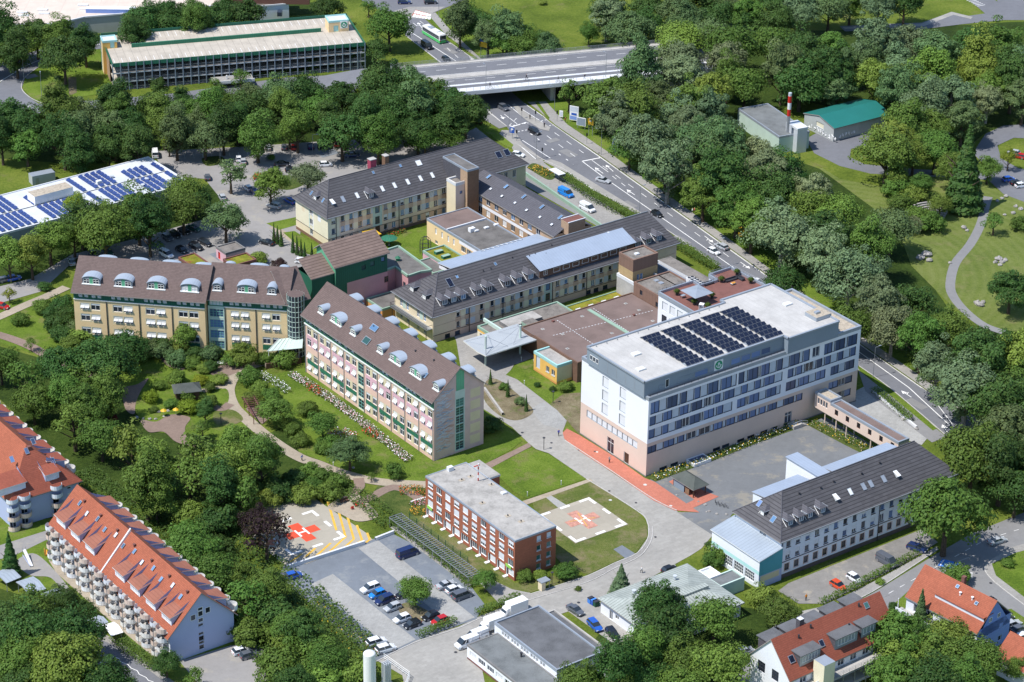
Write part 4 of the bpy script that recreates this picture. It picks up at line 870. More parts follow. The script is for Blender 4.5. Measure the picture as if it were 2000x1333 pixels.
a,c=f.loc(1148,603,ZH),f.loc(1229,652,ZH);build('roof_joint',MB().box(a[0]-.5,a[0]+.5,c[1],a[1]-.4,ZH-.22,ZH-.02,'capgreen'),t)
for q in((1080,629),(1238,617)):p=f.loc(*q,ZH);box_on(t,'roof_outlet',p[0],p[1],ZH-.2,.6,.6,.4,'terrace_red')
for q in((1137,617),(1099,652),(1060,642),(1108,680),(1222,592),(1248,605),(1275,626),(1195,650)):p=f.loc(*q,ZH);build('roof_patch',MB().poly([(-.45,-.45,0),(.45,-.45,0),(.45,.45,0),(-.45,.45,0)],'concrete').cyl(0,0,0,.15,.18,'metal_grey',6),t,(p[0],p[1],ZH-.16))
f2=FR((1238,551),9.2,X=11,Y=6);v=f2 .loc(1286,585,9.2)
t=f2 .thing('brown_annexe','brown clad annexe with two small dark windows beside the flat hall','building')
b=Bld(t);yy=-v[1]
b.face(((0,0),-PI/2,yy),0,9.2,'board_brown',[(2.6,6.6,1.1,1.4,('dark_frame','glass','','')),(9.2,5.6,1.1,1.6,('dark_frame','glass','',''))]);b.face(((0,-yy),0,12),0,9.2,'board_brown');b.face(((12,-yy),PI/2,yy),0,9.2,'board_brown');b.face(((12,0),PI,12),0,9.2,'board_brown');b.done()
flatroof(t,12,yy,8.9,.35,.35,'gravel','board_brown',y0=-yy)
f=FR((1237,509),14.4,B=(1285,494),C=(1210,493));X,Y=f.X,f.Y
t=f.thing('lift_tower','square brown and ochre lift tower rising beside the grey roofed wing','building');b=Bld(t)
b.face(face('R',X,Y),0,14.4,'stone_ochre',[(1.4,8.3,.9,1.6,('white_frame','glass_sky','','')),(2.5,8.3,.9,1.6,('white_frame','glass_sky','',''))],[(0,11,X,3.4,'board_brown')]);b.face(face('L',X,Y),0,14.4,'stone_ochre',(),[(0,11,Y,3.4,'board_brown')]);b.face(face('E',X,Y),0,14.4,'board_brown');b.face(face('B',X,Y),0,14.4,'board_brown');b.done();flatroof(t,X,Y,14.1,.35,.4,'gravel','board_brown');dome(t,X*.35,Y*.4,14.1,1.2,1.0)
f=FR((1340,578),8.6,X=8,Y=8);t=f.thing('service_building','low flat roofed service building with pale roof trays behind the lift tower','building');o=f
q4=[f.loc(*q,8.6)for q in((1300,575),(1270,536),(1292,518),(1395,575),(1350,592))]
q4=[f.loc(*q,8.6)for q in((1288,606),(1240,560),(1300,498),(1420,560),(1420,600))]
x0=min(p[0]for p in q4)+4;x1=max(p[0]for p in q4)-5;y0=min(p[1]for p in q4);y1=max(p[1]for p in q4)
a=f.loc(1286,560,8.6);c=f.loc(1310,502,8.6);e=f.loc(1388,553,8.6)
x0,y0,x1,y1=a[0]-4,e[1]-10,c[0],c[1]
build('wall',MB().box(x0,x1,y0,y1,0,8.3,'concrete',sk='tb'),t);flatroof(t,x1-x0,y1-y0,8.2,.5,.35,'bitumen','capwhite',x0=x0,y0=y0)
build('roof_tray',MB().box(x1-4.6,x1-.5,y0+1,y1-.5,8.2,9.1,'capwhite','gravel'),t);build('roof_kerb',MB().box(x1-10.5,x1-10.1,y0+2,y1-3,8.2,8.9,'capmetal').box(x1-6.2,x1-5.8,y0+2,y1-1,8.2,9.0,'capmetal'),t)
for q in((1281,556),(1290,561)):p=f.loc(*q,8.2);box_on(t,'air_unit',p[0],p[1],8.2,1.2,1.2,.9,'capmetal')
p=f.loc(1340,548,9.4);tt=f.thing('cooling_unit','white cooling unit with a row of round black fans on the service roof','cooling unit');build('housing',MB().box(p[0],p[0]+2.0,p[1]-5.5,p[1],8.25,10.2,'white'),tt)
for k in range(5):
 for j in range(2):build('fan',MB().cyl(p[0]+.5+j,p[1]-.6-k*1.1,10.2,10.35,.42,'metal_dark',10),tt)
f=FR((1088,715.6),5.2,B=(1123,703),C=(1043,687));X,Y=f.X,f.Y
t=f.thing('yellow_pavilion','small yellow flat roofed building with turquoise roof edge between hall and lawn','building');b=Bld(t)
b.face(face('L',X,Y),0,5.2,'w_ochre',[(.9,1.2,1.7,3.4,('grey_frame','w_skyb','',''),'door'),(5.1,1.9,1.4,1.6,('white_frame','glass',1,'s')),(7.4,1.9,1.4,1.6,('white_frame','glass',1,'s'))],[(0,0,Y,.5,'w_orange')]);b.face(face('R',X,Y),0,5.2,'w_sand',(),[(0,0,X,.8,'w_ochre')]);b.face(face('E',X,Y),0,5.2,'w_sand');b.face(face('B',X,Y),0,5.2,'w_sand');b.done()
mat('cap_turq',(0.35,0.60,0.58),0.5,0.04);flatroof(t,X,Y,5.0,.4,.4,'roof_old','cap_turq')
ZC=5.0;f=FR((949,695.4),ZC,B=(1055.8,661.6),C=(907.6,665.5));X,Y=f.X,f.Y
t=f.thing('entrance_canopy','silver cable stayed canopy with two pale green masts over the hospital forecourt','canopy');ym=Y*.38
mb=MB().solid([[(0,0,ZC),(X,0,ZC),(X,ym,ZC-.35),(0,ym,ZC-.35)],[(0,ym,ZC-.35),(X,ym,ZC-.35),(X,Y,ZC+.1),(0,Y,ZC+.1)]],.3,'seam_canopy','metal_dark','white_frame');build('roof',mb,t)
for k,xx in enumerate((2.6,X-3.6)):
 m3=build('mast',MB().cyl(xx,ym,0,ZC+3.2,.28,'w_mint',10),t);mb=MB()
 for(cx_,cy_)in((.4,.4),(X*.45 if k==0 else X*.55,ym*.3),(X-.4 if k else .4,Y-.4),(X*.42 if k==0 else X*.6,Y-1.0),(X-.3 if k else .3,.5)):mb.tube((xx,ym,ZC+3.1),(cx_,cy_,ZC),.045,'metal_grey',4)
 build('cable',mb,t)
f=FR((940,660),4.2,X=20,Y=8);p=f.loc(930,636,4.2);q=f.loc(1100,609,4.2)
x0,x1,y0,y1=p[0],q[0]+2.2,q[1]-3.2,p[1]-.6
t=f.thing('entrance_building','low entrance wing with orange wall stripe and pale roof slabs behind the canopy','building');b=Bld(t)
b.face(face('L',x1-x0,y1-y0,x0,y0),0,4.2,'w_pale',[(1,.1,3,2.6,('white_frame','glass',3,'t'),'door')],[(0,3,y1-y0,1.2,'w_ochre')]);b.face(face('R',x1-x0,y1-y0,x0,y0),0,4.2,'w_sand');b.face(face('E',x1-x0,y1-y0,x0,y0),0,4.2,'w_sand');b.done();flatroof(t,x1-x0,y1-y0,4.0,.35,.35,'gravel','capgreen',x0=x0,y0=y0)
p=f.loc(985,626,5.2);build('roof_slab',MB().box(p[0]-1,p[0]+9.5,p[1]-3.6,p[1]+.8,4.0,5.0,'dark_concrete','roof_old'),t);p=f.loc(1018,628,5.4);build('rooflight',MB().box(p[0],p[0]+3.6,p[1]-3.4,p[1],4.0,5.4,'capgreen','gravel'),t)
p=f.loc(948,628,4.4);build('roof_beam',MB().box(p[0],p[0]+.5,y0,p[1]+1.0,4.0,4.9,'w_mint'),t)
f=FR((1108,612),3.2,X=10,Y=4);p=f.loc(1100,607,3.2);q=f.loc(1212,574,3.2)
t=f.thing('green_roof_strip','narrow planted roof with white skylight boxes between hall and grey roofed wing','building');x0,x1=p[0]-2.0,q[0]+.8;yb=p[1]+1.0;build('wall',MB().box(x0,x1,yb-4.6,yb+.4,0,3.2,'brick_tan',sk='tb'),t);flatroof(t,x1-x0,5,3.1,.25,.25,'sedum','capgreen',x0=x0,y0=yb-4.6)
for k in range(4):build('skylight',MB().box(x0+4.5+k*4.2,x0+6.0+k*4.2,yb-4.0,yb-2.9,3.1,3.7,'white'),t)
ZS=8.0;f=FR((846,615.5),ZS,B=(1325,473),C=(771,567));X,Y=f.X,f.Y;SO=f
t=f.thing('south_wing','long beige hospital wing with dark grey tiled hip roof and a row of dormers','building');b=Bld(t)
def pb(w_=1.05,h=1.55,gl='glass',ex='sd'):return(w_,h,('white_frame',gl,'',ex.replace('s','')))
sx=lambda x:(lambda q:X*q*(.92+.08*q))((x-846)/479.)
xsS=[893,911.5,940,961,982.5,1001,1019,1037,1055,1090,1107,1126,1142,1159.5,1176,1193]
W=[];Pt=[]
for k,x in enumerate(xsS):
 u=sx(x)
 for z in(5.35,2.35):
  W.append((u,z,1.1,1.65,('white_frame',('glass','glass_sky','glass')[k%3],1 if k%4==1 else '','d'+('q' if(k*7+int(z))%5==0 else ''))))
 Pt.append((u-.35,4.0,1.8,1.35,'w_tan'));Pt.append((u-.35,7.0,1.8,.4,'w_tan'));Pt.append((u+1.45,5.3,1.5,1.8,'w_skyb' if k%2 else 'w_pale'));Pt.append((u+1.45,2.3,1.5,1.7,'w_skyb' if k%3 else 'w_pale'))
W+=[(sx(1070),5.0,1.5,2.2,('brown_frame','glass_sky','','')),(sx(1070),2.0,1.5,2.2,('brown_frame','glass','','g'))];Pt+=[(sx(1070)-.5,1.9,2.5,5.6,'w_mint')]
W+=[(sx(x),.2,1.6,1.2,('dark_frame','glass','','d'))for x in(870,890,1165,1183,1150)]
b.face(face('R',X,Y),0,ZS,'w_beige',W,[(0,0,X,1.9,'w_rose')]+Pt)
LW=[(u,4.6,1.15,2.2,('white_frame','glass_sky',1,'g'),'window')for u in(2.4,5.3,10.2,13.2)]+[(u,1.2,1.15,1.7,('white_frame','glass',1,''))for u in(2.4,5.3,10.2,13.2)]
b.face(face('L',X,Y),0,ZS,'w_cream',LW,[(3.7,4.5,1.4,2.4,'w_mint'),(11.5,4.5,1.4,2.4,'w_mint')]);b.face(face('E',X,Y),0,ZS,'w_cream');b.face(face('B',X,Y),0,ZS,'w_beige',[(4+k*3.4,4.6,1.2,1.6,SW)for k in range(20)]);b.done()
build('floor_band',MB().box(-.05,X+.05,-.06,0,1.85,2.0,'w_plinth').box(-.05,X,-.05,0,4.5,4.58,'w_tan'),t)
RS=6.3;kS=RS/(Y/2)
build('roof',hiproof(X,Y,ZS+.1,RS,.7,'tile_grey',7.5,3.5),t)
build('ridge_tiles',MB().tube((7.5,Y/2,ZS+RS+.12),(X-3.5,Y/2,ZS+RS+.12),.14,'metal_grey',5).tube((-.7,-.7,ZS-.4),(7.5,Y/2,ZS+RS+.1),.12,'tile_slate',5).tube((-.7,Y+.7,ZS-.4),(7.5,Y/2,ZS+RS+.1),.12,'tile_slate',5),t)
mb=MB()
for u in(sx(918),sx(985),sx(1083),sx(1150)):mb.box(u,u+.14,-.16,0,0,ZS-.2,'metal_dark')
mb.tube((-.7,-.8,ZS-.42),(X+.7,-.8,ZS-.42),.12,'metal_grey',6);mb.tube((-.8,-.7,ZS-.42),(-.8,Y+.7,ZS-.42),.12,'metal_grey',6);build('gutter',mb,t)
fR=face('R',X,Y)
for x in(874,892,911,942,963,999,1022,1045,1254,1275,1295):u=sx(x)+.2;dormer_hip(t,fR,u,1.35,ZS+.1+1.35*kS,2.0,1.55,kS,'glass_sky' if x%3 else 'glass')
fL=face('L',X,Y);kL=RS/7.5
for u in(5.6,11.2):dormer_hip(t,fL,u,1.6,ZS+.1+1.6*kL,1.9,1.5,kL,'white_frame')
u0,u1=sx(1062),sx(1240)+1.2;v0=.9;z0=ZS+v0*kS
mb=MB().box(0,u1-u0,0,.3,0,2.3,'w_brownwall');mb.poly([(0,0,0),(0,0,2.3),(0,6.2,4.1),(0,6.2,6.2*kS-.4)],'tile_slate').poly([(u1-u0,0,0),(u1-u0,6.2,6.2*kS-.4),(u1-u0,6.2,4.1),(u1-u0,0,2.3)],'tile_slate')
o=att(t,'long_dormer',mb,fR,u0,v0,z0);r=MB().solid([[(-.3,-.4,2.3),(u1-u0+.3,-.4,2.3),(u1-u0+.3,6.8,4.6),(-.3,6.8,4.6)]],.2,'seam_blue','soffit','metal_dark');build('dormer_roof',r,o)
for k in range(9):w2=bpy.data.objects.new('window',winmesh(2.2 if k else 1.2,1.3,('white_frame','glass_sky','' if k else 1,'')));link(w2,o);w2 .location=(1.2+(k*3.15 if k else 0),-.18,.55)
for x,y in((863,545),(902,532),(860,545)):pass
for(u,v)in((9,5.2),(20,6.2),(22.4,6.2),(35,6.4),(37,6.6),(40,5.8),(12,7.0),(30,7.2),(43,7.4)):build('roof_vent',MB().cyl(0,0,0,.55,.13,'metal_dark',6),t,(u,v,ZS+v*kS))
skylight(t,fR,3.6+4.8,4.8,ZS+.1+4.8*kS,kS,1.6,2.6,'solar');skylight(t,fR,11.6,6.3,ZS+.1+6.3*kS,kS,.8,.9,'glass_sky');skylight(t,fR,24,6.6,ZS+.1+6.6*kS,kS,.8,1.0,'glass_sky');skylight(t,fR,X-19,6.0,ZS+.1+6.0*kS,kS,.9,1.0,'blind')
o=build('balcony',MB().box(-1.7,0,.3,Y-.3,3.7,3.95,'metal_grey'),t);mb=MB()
for k in range(46):y=.35+k*(Y-.7)/45;mb.box(-1.72,-1.66,y-.03,y+.03,3.95,5.0,'metal_dark')
mb.tube((-1.7,.3,5.0),(-1.7,Y-.3,5.0),.06,'metal_dark',5).tube((-1.7,.3,4.1),(-1.7,Y-.3,4.1),.05,'metal_dark',5).tube((-1.7,.3,5.0),(0,.3,5.0),.06,'metal_dark',5).tube((-1.7,Y-.3,5.0),(0,Y-.3,5.0),.06,'metal_dark',5);build('balcony_railing',mb,o)
for y in(1.0,Y/2,Y-1.0):build('balcony_post',MB().cyl(-1.5,y,0,3.7,.1,'metal_dark',6),o)
p=f.loc(858,514,6.0);q=f.loc(1048,459,6.0);t2=f.thing('glazed_corridor','pale blue sheet metal roofed corridor along the back of the grey roofed wing','building')
x0,x1=p[0],q[0]+14;build('wall',MB().box(x0,x1,Y+.1,p[1]+.1,0,5.6,'w_white',sk='tb'),t2);build('roof',MB().solid([[(x0-.3,Y-.4,7.4),(x0-.3,p[1]+.4,6.0),(x1,p[1]+.4,6.0),(x1,Y-.4,7.4)][::-1]],.2,'seam_blue','soffit','capwhite'),t2)
ZN=10.0;f=FR((640,423),ZN,B=(1028,318),C=(577.5,383));X,Y=f.X,f.Y
t=f.thing('north_wing','long cream hospital wing with grey hip roof and white roof windows facing the courtyard lawn','building');b=Bld(t)
nx=lambda x:(lambda q:X*q*(.93+.07*q))((x-640)/388.)
W=[];Pt=[]
for k,x in enumerate([647.5,666,683,701,717.5,751.5,767.5,784.5,801,817.5,834,850,866]):
 u=nx(x)
 for j,z in enumerate((7.35,4.2,1.2)):W.append((u,z,1.2,1.7,('white_frame',('glass','glass','glass_sky')[(k+j)%3],1 if(k+j)%4==0 else '','d'+('b' if(k*5+j*3)%7==0 else ''))))
 if k:Pt+=[(u-.1,5.9,1.5,1.45,'w_tan'),(u+1.4,7.2,1.4,1.8,'w_pale' if k%2 else 'w_skyb'),(u+1.4,4.1,1.4,1.8,'w_skyb' if k%2 else 'w_pale'),(u+1.4,5.9,1.4,1.3,'w_beige')]
W+=[(nx(735)-.1,6.9,1.5,2.3,('brown_frame','glass_sky','','')),(nx(735)-.1,3.6,1.5,2.3,('brown_frame','glass','','g')),(nx(735)-.1,.6,1.6,2.4,('brown_frame','wood_dark','',''),'door')];Pt+=[(nx(735)-.9,2.9,3.1,6.6,'w_mint'),(nx(735)-.9,9.5,3.1,.5,'w_mint')]
W+=[(X-7.5,6.4,1.1,2.2,SW),(X-4.6,6.4,1.1,2.2,SW)]
b.face(face('R',X,Y),0,ZN,'w_beige',W,[(0,3.0,nx(663),7,'w_pale'),(0,0,X,.9,'w_plinth'),(0,.9,X,2.1,'w_rose'),(X-3.2,0,3.2,ZN,'w_sand')]+Pt)
LW=[(7.3,z,1.5,1.7,('white_frame','glass',1,'s'))for z in(7.4,4.3,1.3)]
b.face(face('L',X,Y),0,ZN,'w_pale',LW,[(6.9,2.8,.4,7.2,'w_mint'),(8.8,2.8,.4,7.2,'w_white'),(3.2,6.8,1.5,2.4,'w_cream'),(11.5,6.8,1.5,2.4,'w_white'),(3.4,1.0,1.4,2.0,'w_pale'),(11.6,1.0,1.4,2.0,'w_pale'),(0,0,Y,.9,'brick_brown'),(0,.9,Y,2.1,'w_cream')]);b.face(face('E',X,Y),0,ZN,'w_sand');b.face(face('B',X,Y),0,ZN,'w_beige');b.done()
build('floor_band',MB().box(-.06,X,-.06,0,2.95,3.08,'w_plinth').box(-.06,0,-.06,Y,2.95,3.08,'w_plinth'),t)
RN=6.4;kN=RN/(Y/2);build('roof',hiproof(X,Y,ZN+.1,RN,.7,'tile_grey',5.8,7.5),t)
build('ridge_tiles',MB().tube((5.8,Y/2,ZN+RN+.12),(X-7.5,Y/2,ZN+RN+.12),.14,'tile_slate',5).tube((-.7,-.7,ZN-.4),(5.8,Y/2,ZN+RN+.1),.12,'tile_slate',5).tube((-.7,Y+.7,ZN-.4),(5.8,Y/2,ZN+RN+.1),.12,'tile_slate',5).tube((X+.7,-.7,ZN-.4),(X-7.5,Y/2,ZN+RN+.1),.12,'tile_slate',5),t)
mb=MB();mb.tube((-.7,-.8,ZN-.42),(X+.7,-.8,ZN-.42),.12,'metal_grey',6);[mb.box(nx(x),nx(x)+.14,-.16,0,0,ZN-.3,'metal_dark')for x in(656,781)];build('gutter',mb,t)
fR=face('R',X,Y)
for k,x in enumerate((657,679,707,757,781,807,832,855)):skylight(t,fR,nx(x)+0.0,2.1,ZN+.15+2.1*kN,kN,1.05,1.9,('glass_sky','capmetal','lamp_glass','lamp_glass','lamp_glass','lamp_glass','lamp_glass','lamp_glass')[k],k==0)
dormer_hip(t,fR,nx(735)-.3,1.5,ZN+.1+1.5*kN,1.7,1.5,kN)
skylight(t,fR,nx(841),5.9,ZN+.15+5.9*kN,kN,1.8,1.8,'lamp_glass');skylight(t,fR,nx(810),6.7,ZN+.15+6.7*kN,kN,.8,1.0);skylight(t,fR,nx(757),6.8,ZN+.15+6.8*kN,kN,.8,1.0)
for x in(984,1000):skylight(t,fR,nx(x),2.6,ZN+.15+2.6*kN,kN,1.8,2.2,'solar')
fL=face('L',X,Y);kL=RN/5.8;dormer_hip(t,fL,8.2,1.3,ZN+.1+1.3*kL,1.7,1.4,kL,'white_frame')
for u in(5.0,11.0):skylight(t,fL,u,1.5,ZN+.15+1.5*kL,kL,.8,1.4)
for q,lab,mt_ in(((725,325),'red','w_redch'),((754,318),'brown','brick_brown')):
 if mt_ not in MT:mat('w_redch',(0.36,0.06,0.10),0.8,0.1)
 p=f.loc(q[0],q[1],ZN+RN);build('chimney',MB().box(p[0]-1.0,p[0]+.9 if lab=='red' else p[0]+.3,Y/2+.3,Y/2+1.9,ZN+3,ZN+RN+2.3,mt_).box(p[0]-1.1,p[0]+1.0 if lab=='red' else p[0]+.4,Y/2+.2,Y/2+2.0,ZN+RN+2.3,ZN+RN+2.5,'concrete'),t)
NW=f
f=FR((890,358),13.0,X=4.2,Y=4.4);t=f.thing('stair_tower','cream stair tower with open flat top at the inner corner of two wings','building');b=Bld(t);X,Y=f.X,f.Y
[b.face(face(k,X,Y),0,13,'w_pink' if k=='R' else 'w_cream',[(1.4,9.3,.9,.9,('dark_frame','glass_blue','',''))]if k=='R' else())for k in 'RLEB'];b.done();flatroof(t,X,Y,12.4,.5,.35,'gravel','capwhite')
f=FR((913,333),16.6,B=(928,322),C=(866,305));X,Y=3.9,12;t=f.thing('roof_tower','brown flat topped stair head rising through the grey roofs','building');b=Bld(t)
b.face(face('R',X,Y),0,16.6,'brick_brown');b.face(face('L',X,Y),0,16.6,'tile_slate',(),[(Y-3.4,0,3.4,16.6,'brick_tan')]);b.face(face('E',X,Y),0,16.6,'brick_brown');b.face(face('B',X,Y),0,16.6,'brick_brown');b.done();flatroof(t,X,Y,16.4,.22,.2,'bitumen','capmetal')
ZM=8.6;f=FR((1083,460),ZM,X=12.5,C=(906,362));X,Y=f.X,f.Y
t=f.thing('middle_wing','slate roofed middle wing with tan walls joining the two long wings','building');b=Bld(t);W=[]
for k in range(9):
 u=2.0+k*3.9;W+=[(u,5.9,1.9,1.7,('white_frame',('glass','glass_sky')[k%2],1,'q' if k%3==1 else '')),(u,2.5,1.9,1.9,('white_frame','glass' if k%2 else 'blind',1,''))]
b.face(face('L',X,Y),0,ZM,'brick_tan',W,[(0,4.5,Y,.9,'w_white'),(0,7.9,Y,.7,'w_skyb')]);[b.face(face(k,X,Y),0,ZM,'brick_tan')for k in 'REB'];b.done()
build('roof',hiproof(X,Y,ZM,3.0,.5,'tile_slate',0,0,axis='y'),t);fL=face('L',X,Y);kM=3.0/(X/2)
for k in range(5):skylight(t,fL,3.5+k*8.4,4.2,ZM+.2+4.2*kM,kM,.9,1.6)
for k in range(7):skylight(t,fL,2.5+k*5.8,1.6+(k%2)*.3,ZM+.2+1.7*kM,kM,.8,.8,'blind')
p=f.loc(1108,443,10);build('roof_house',MB().box(p[0]-1.5,p[0]+4.2,p[1]-2.5,p[1]+.8,8.5,12.3,'brick_tan','terrace_red').box(p[0]-1.6,p[0]+4.3,p[1]+.6,p[1]+.9,12.3,12.5,'capwhite').box(p[0]-1.6,p[0]+4.3,p[1]-2.6,p[1]-2.3,12.3,12.5,'capwhite'),t)
ZQ=6.2;f=FR((940,491),ZQ,B=(1018,466),C=(830,428));X,Y=f.X,f.Y
t=f.thing('courtyard_hall','orange rendered flat hall with dark gravel roof between the wings','building');b=Bld(t)
b.face(face('L',X,Y),0,ZQ,'w_yellow',[(u,3.0,.8,1.8,('white_frame','blind','',''))for u in(4.0,7.0,10.0,12.6)]+[(u,.2,1.3,1.0,SW)for u in(4.0,10.2)]+[(16.5+k*2.7,2.6,2.2,1.7,('white_frame','glass',2,''))for k in range(6)],[(15.6,4.6,Y-15.6,1.6,'w_white')]);[b.face(face(k,X,Y),0,ZQ,'w_yellow')for k in 'REB'];b.done();flatroof(t,X,Y,ZQ-.25,.3,.3,'bitumen','capmetal')
build('roof_step',MB().box(.3,X-.3,Y-9.5,Y-9.1,ZQ-.3,ZQ+.25,'capwhite').poly([(.3,Y-9.1,ZQ-.2),(X-.3,Y-9.1,ZQ-.2),(X-.3,Y-.3,ZQ-.2),(.3,Y-.3,ZQ-.2)],'roof_brown'),t)
p=f.loc(919,452,6.5);[box_on(t,'air_unit',p[0]+i*.9,p[1],ZQ-.2,.75,1.2,1.1,'white')for i in range(2)];[dome(t,f.loc(*q,ZQ)[0],f.loc(*q,ZQ)[1],ZQ-.2,1.4,.9)for q in((948,447),(967,441),(928,453))]
build('rainwater_spout',MB().tube((X*.3,.1,ZQ),(X*.3,-.8,ZQ-.1),.06,'white',4),t)
for k in range(9):build('roof_bracket',MB().tube((X*k/9+.6,.4,ZQ+.1),(X*k/9+.6,-.9,ZQ+.35),.06,'white',4),t)
f=FR((862,513),5.4,B=(903,500),C=(821,492));X,Y=f.X,f.Y;t=f.thing('planted_roof_building','small building with mossy planted roof and two green roof hatches','building');build('wall',MB().box(0,X,0,Y,0,5.2,'w_pinkpale',sk='tb'),t);flatroof(t,X,Y,5.2,.35,.35,'sedum','capgreen')
for q in((856,493),(870,502)):p=f.loc(*q,5.6);box_on(t,'roof_hatch',p[0]-1,p[1]-.5,5.2,2.4,1.2,.8,'w_green2','capgreen')
f=FR((846,535),4.6,B=(880,524),C=(811,512));X,Y=f.X,f.Y;t=f.thing('flat_link','narrow grey flat roof with green edges beside the planted roof','building');build('wall',MB().box(0,X,0,Y,0,4.5,'w_pinkwall',sk='tb'),t);flatroof(t,X,Y,4.5,.3,.35,'bitumen','capgreen')
f=FR((797,541),8.4,B=(843,527),C=(772,523));t=f.thing('dark_roof_link','pink walled link building with dark flat roof and pale green parapet','building')
L_=[f.loc(*q,8.4)for q in((797,541),(821,533),(843,530),(778,483),(750,492),(752,530),(772,523))]
mb=MB().prism(L_,0,8.4,'w_pinkwall','bitumen');build('wall',mb,t);mb=MB()
for a,q in zip(L_,L_[1:]+[L_[0]]):ribbon(mb,[a,q],.45,8.9,'capgreen',h=.6)
build('parapet',mb,t);p=f.loc(777,508,8.6);build('roof_fan',MB().cyl(p[0],p[1],8.4,9.2,.5,'w_green2',10).cyl(p[0],p[1],9.2,9.7,.8,'w_green2',10,.2),t);wn=bpy.data.objects.new('window',winmesh(.9,2.6,('dark_frame','glass','','g')));link(wn,t);a=f.loc(788,560,5);wn.location=(-.2,2.2,3.6);wn.rotation_euler=(0,0,-PI/2)
ZG=15.0;f=FR((655,520),ZG,B=(756,491),X=None,Y=9.0);X,Y=f.X,f.Y
t=f.thing('green_stair_block','dark green clad block with brown tiled roof between yellow and pink wings','building');b=Bld(t)
b.face(face('R',X,Y),0,ZG,'w_green',[(X*.50,11.6,1.3,1.3,('dark_frame','glass_green','','')),(X*.67,12.0,1.3,1.3,('dark_frame','glass_green','','')),(X*.88,12.4,1.2,1.3,('dark_frame','glass_sky','',''))],[(3.5,0,X-3.5,9.2,'w_pinkwall')]);b.face(face('L',X,Y),0,ZG,'w_greenlight');b.face(face('E',X,Y),0,ZG,'w_greenlight');b.face(face('B',X,Y),0,ZG,'w_green');b.done()
mb=MB();mb.solid([[(-.7,-.6,ZG-.3),(X+.5,-.6,ZG-.3),(X+.5,6.4,ZG+3.9),(-.7,6.4,ZG+3.9)],[(-.7,6.4,ZG+3.9),(X+.5,6.4,ZG+3.9),(X+.5,Y+.6,ZG+1.6),(-.7,Y+.6,ZG+1.6)]],.25,'tile_brown2','soffit');mb.poly([(0,0,ZG),(0,Y,ZG),(0,Y,ZG+1.9),(0,6.4,ZG+3.6)],'w_greenlight').poly([(X,0,ZG),(X,Y,ZG),(X,Y,ZG+1.9),(X,6.4,ZG+3.6)],'w_green2');build('roof',mb,t)
f2=FR((609,544),13.0,B=(659,528),X=None,Y=7.5);t2=f2 .thing('green_link','lower green walled link with brown tiled roof beside the green block','building');X,Y=f2 .X+1.5,7.5
build('wall',MB().box(0,X+4,0,Y,0,13.0,'w_green',sk='tb'),t2);build('roof',MB().solid([[(-.4,-.4,12.9),(X,-.4,12.9),(X,Y*.8,16.3),(-.4,Y*.8,16.3)],[(-.4,Y*.8,16.3),(X,Y*.8,16.3),(X,Y+.4,15.2),(-.4,Y+.4,15.2)]],.25,'tile_brown2','soffit'),t2)
wn=bpy.data.objects.new('window',winmesh(1.2,1.7,('brown_frame','glass',1,'t')));link(wn,t);wn.location=(f.X*.94,-.2,6.2)
f2=FR((728,592),3.6,X=11,Y=3);t2=f2 .thing('low_annexe','low orange annexe with dark flat roof at the foot of the pink wall','building');build('wall',MB().box(0,12,-4.5,3.2,0,3.5,'w_orange',sk='tb'),t2);flatroof(t2,12,7.7,3.4,.3,.3,'bitumen','capgreen',y0=-4.5)
ZP_=16.7;f=FR((847.5,801),13.7,C=(591,632),X=14.4,ang=37.0);X,Y=f.X,f.Y;PK=f
t=f.thing('pink_ward_building','salmon pink ward building with brown gable roof, vaulted dormers and painted waves','building');b=Bld(t);W=[];Pt=[]
nb=9;bw=Y/(nb+.3)
bays=[(0.3+i*(Y-3.6)/9+(3.0 if i>=4 else 0))for i in range(9)];bwid=(Y-3.6)/9
A1=('white_frame','glass',1,'a');A0=('white_frame','glass',1,'q');A2=('white_frame','glass',1,'t')
random.seed(11)
for i,u in enumerate(bays):
 for j,z in enumerate((11.0,8.0,4.2,1.0)):
  for k in range(2):
   st=random.choice((A1,A1,A0,A2));W.append((u+.75+k*(bwid/2-.1),z,1.75,2.0,st))
  Pt.append((u+.55,z-.15 if j!=2 else z-1.4,bwid-.9,(2.35 if j!=2 else 3.5),'w_sand' if j!=1 else 'w_pinkpale'))
 Pt.append((u+.55,10.0,bwid-.9,1.0,'w_pinkpale'));Pt.append((u+.55,3.0,bwid-.9,1.15,'w_green2'))
gap=bays[3]+bwid
Pt=[(gap,0,3.0,13.7,'w_pale')]+Pt
for z in(.4,3.6,6.9,10.3):W.append((gap+.35,z,2.3,2.7,('teal_frame','glass',1,'g'),'stair_window'))
b.face(face('L',X,Y),0,13.7,'w_salmon',W,Pt,.28,'w_salmon')
gw=[(X*.44,.8+i*2.3,2.3,2.15,('teal_frame','glass_green' if i%3 else 'glass',1,'g'),'stair_window')for i in range(9)];gw=[q for q in gw if q[1]<18]
b.face(face('R',X,Y),0,ZP_,'w_mauve',[q for q in gw if q[1]+2.2<ZP_],[(X*.44-.25,.5,2.8,ZP_-.5,'w_mint')]+[(X*.73,z,X*.2,2.3,'w_sand')for z in(1.2,4.3,7.4,10.5,13.6)]);b.face(face('E',X,Y),0,ZP_,'w_salmon');b.face(face('B',X,Y),0,ZP_,'w_salmon')
W2=[]
for u in bays:
 for k in range(3):W2 .append((u+.8+k*1.55,14.2,1.0,1.8,('white_frame','glass','','a' if random.random()<.5 else 'b')))
b.face(face('L',X,Y),13.7,ZP_,'w_green2',W2,[(gap,13.7,3,3,'w_green')]);b.done(maxw=100)
RP=6.2;kP=RP/(X/2)
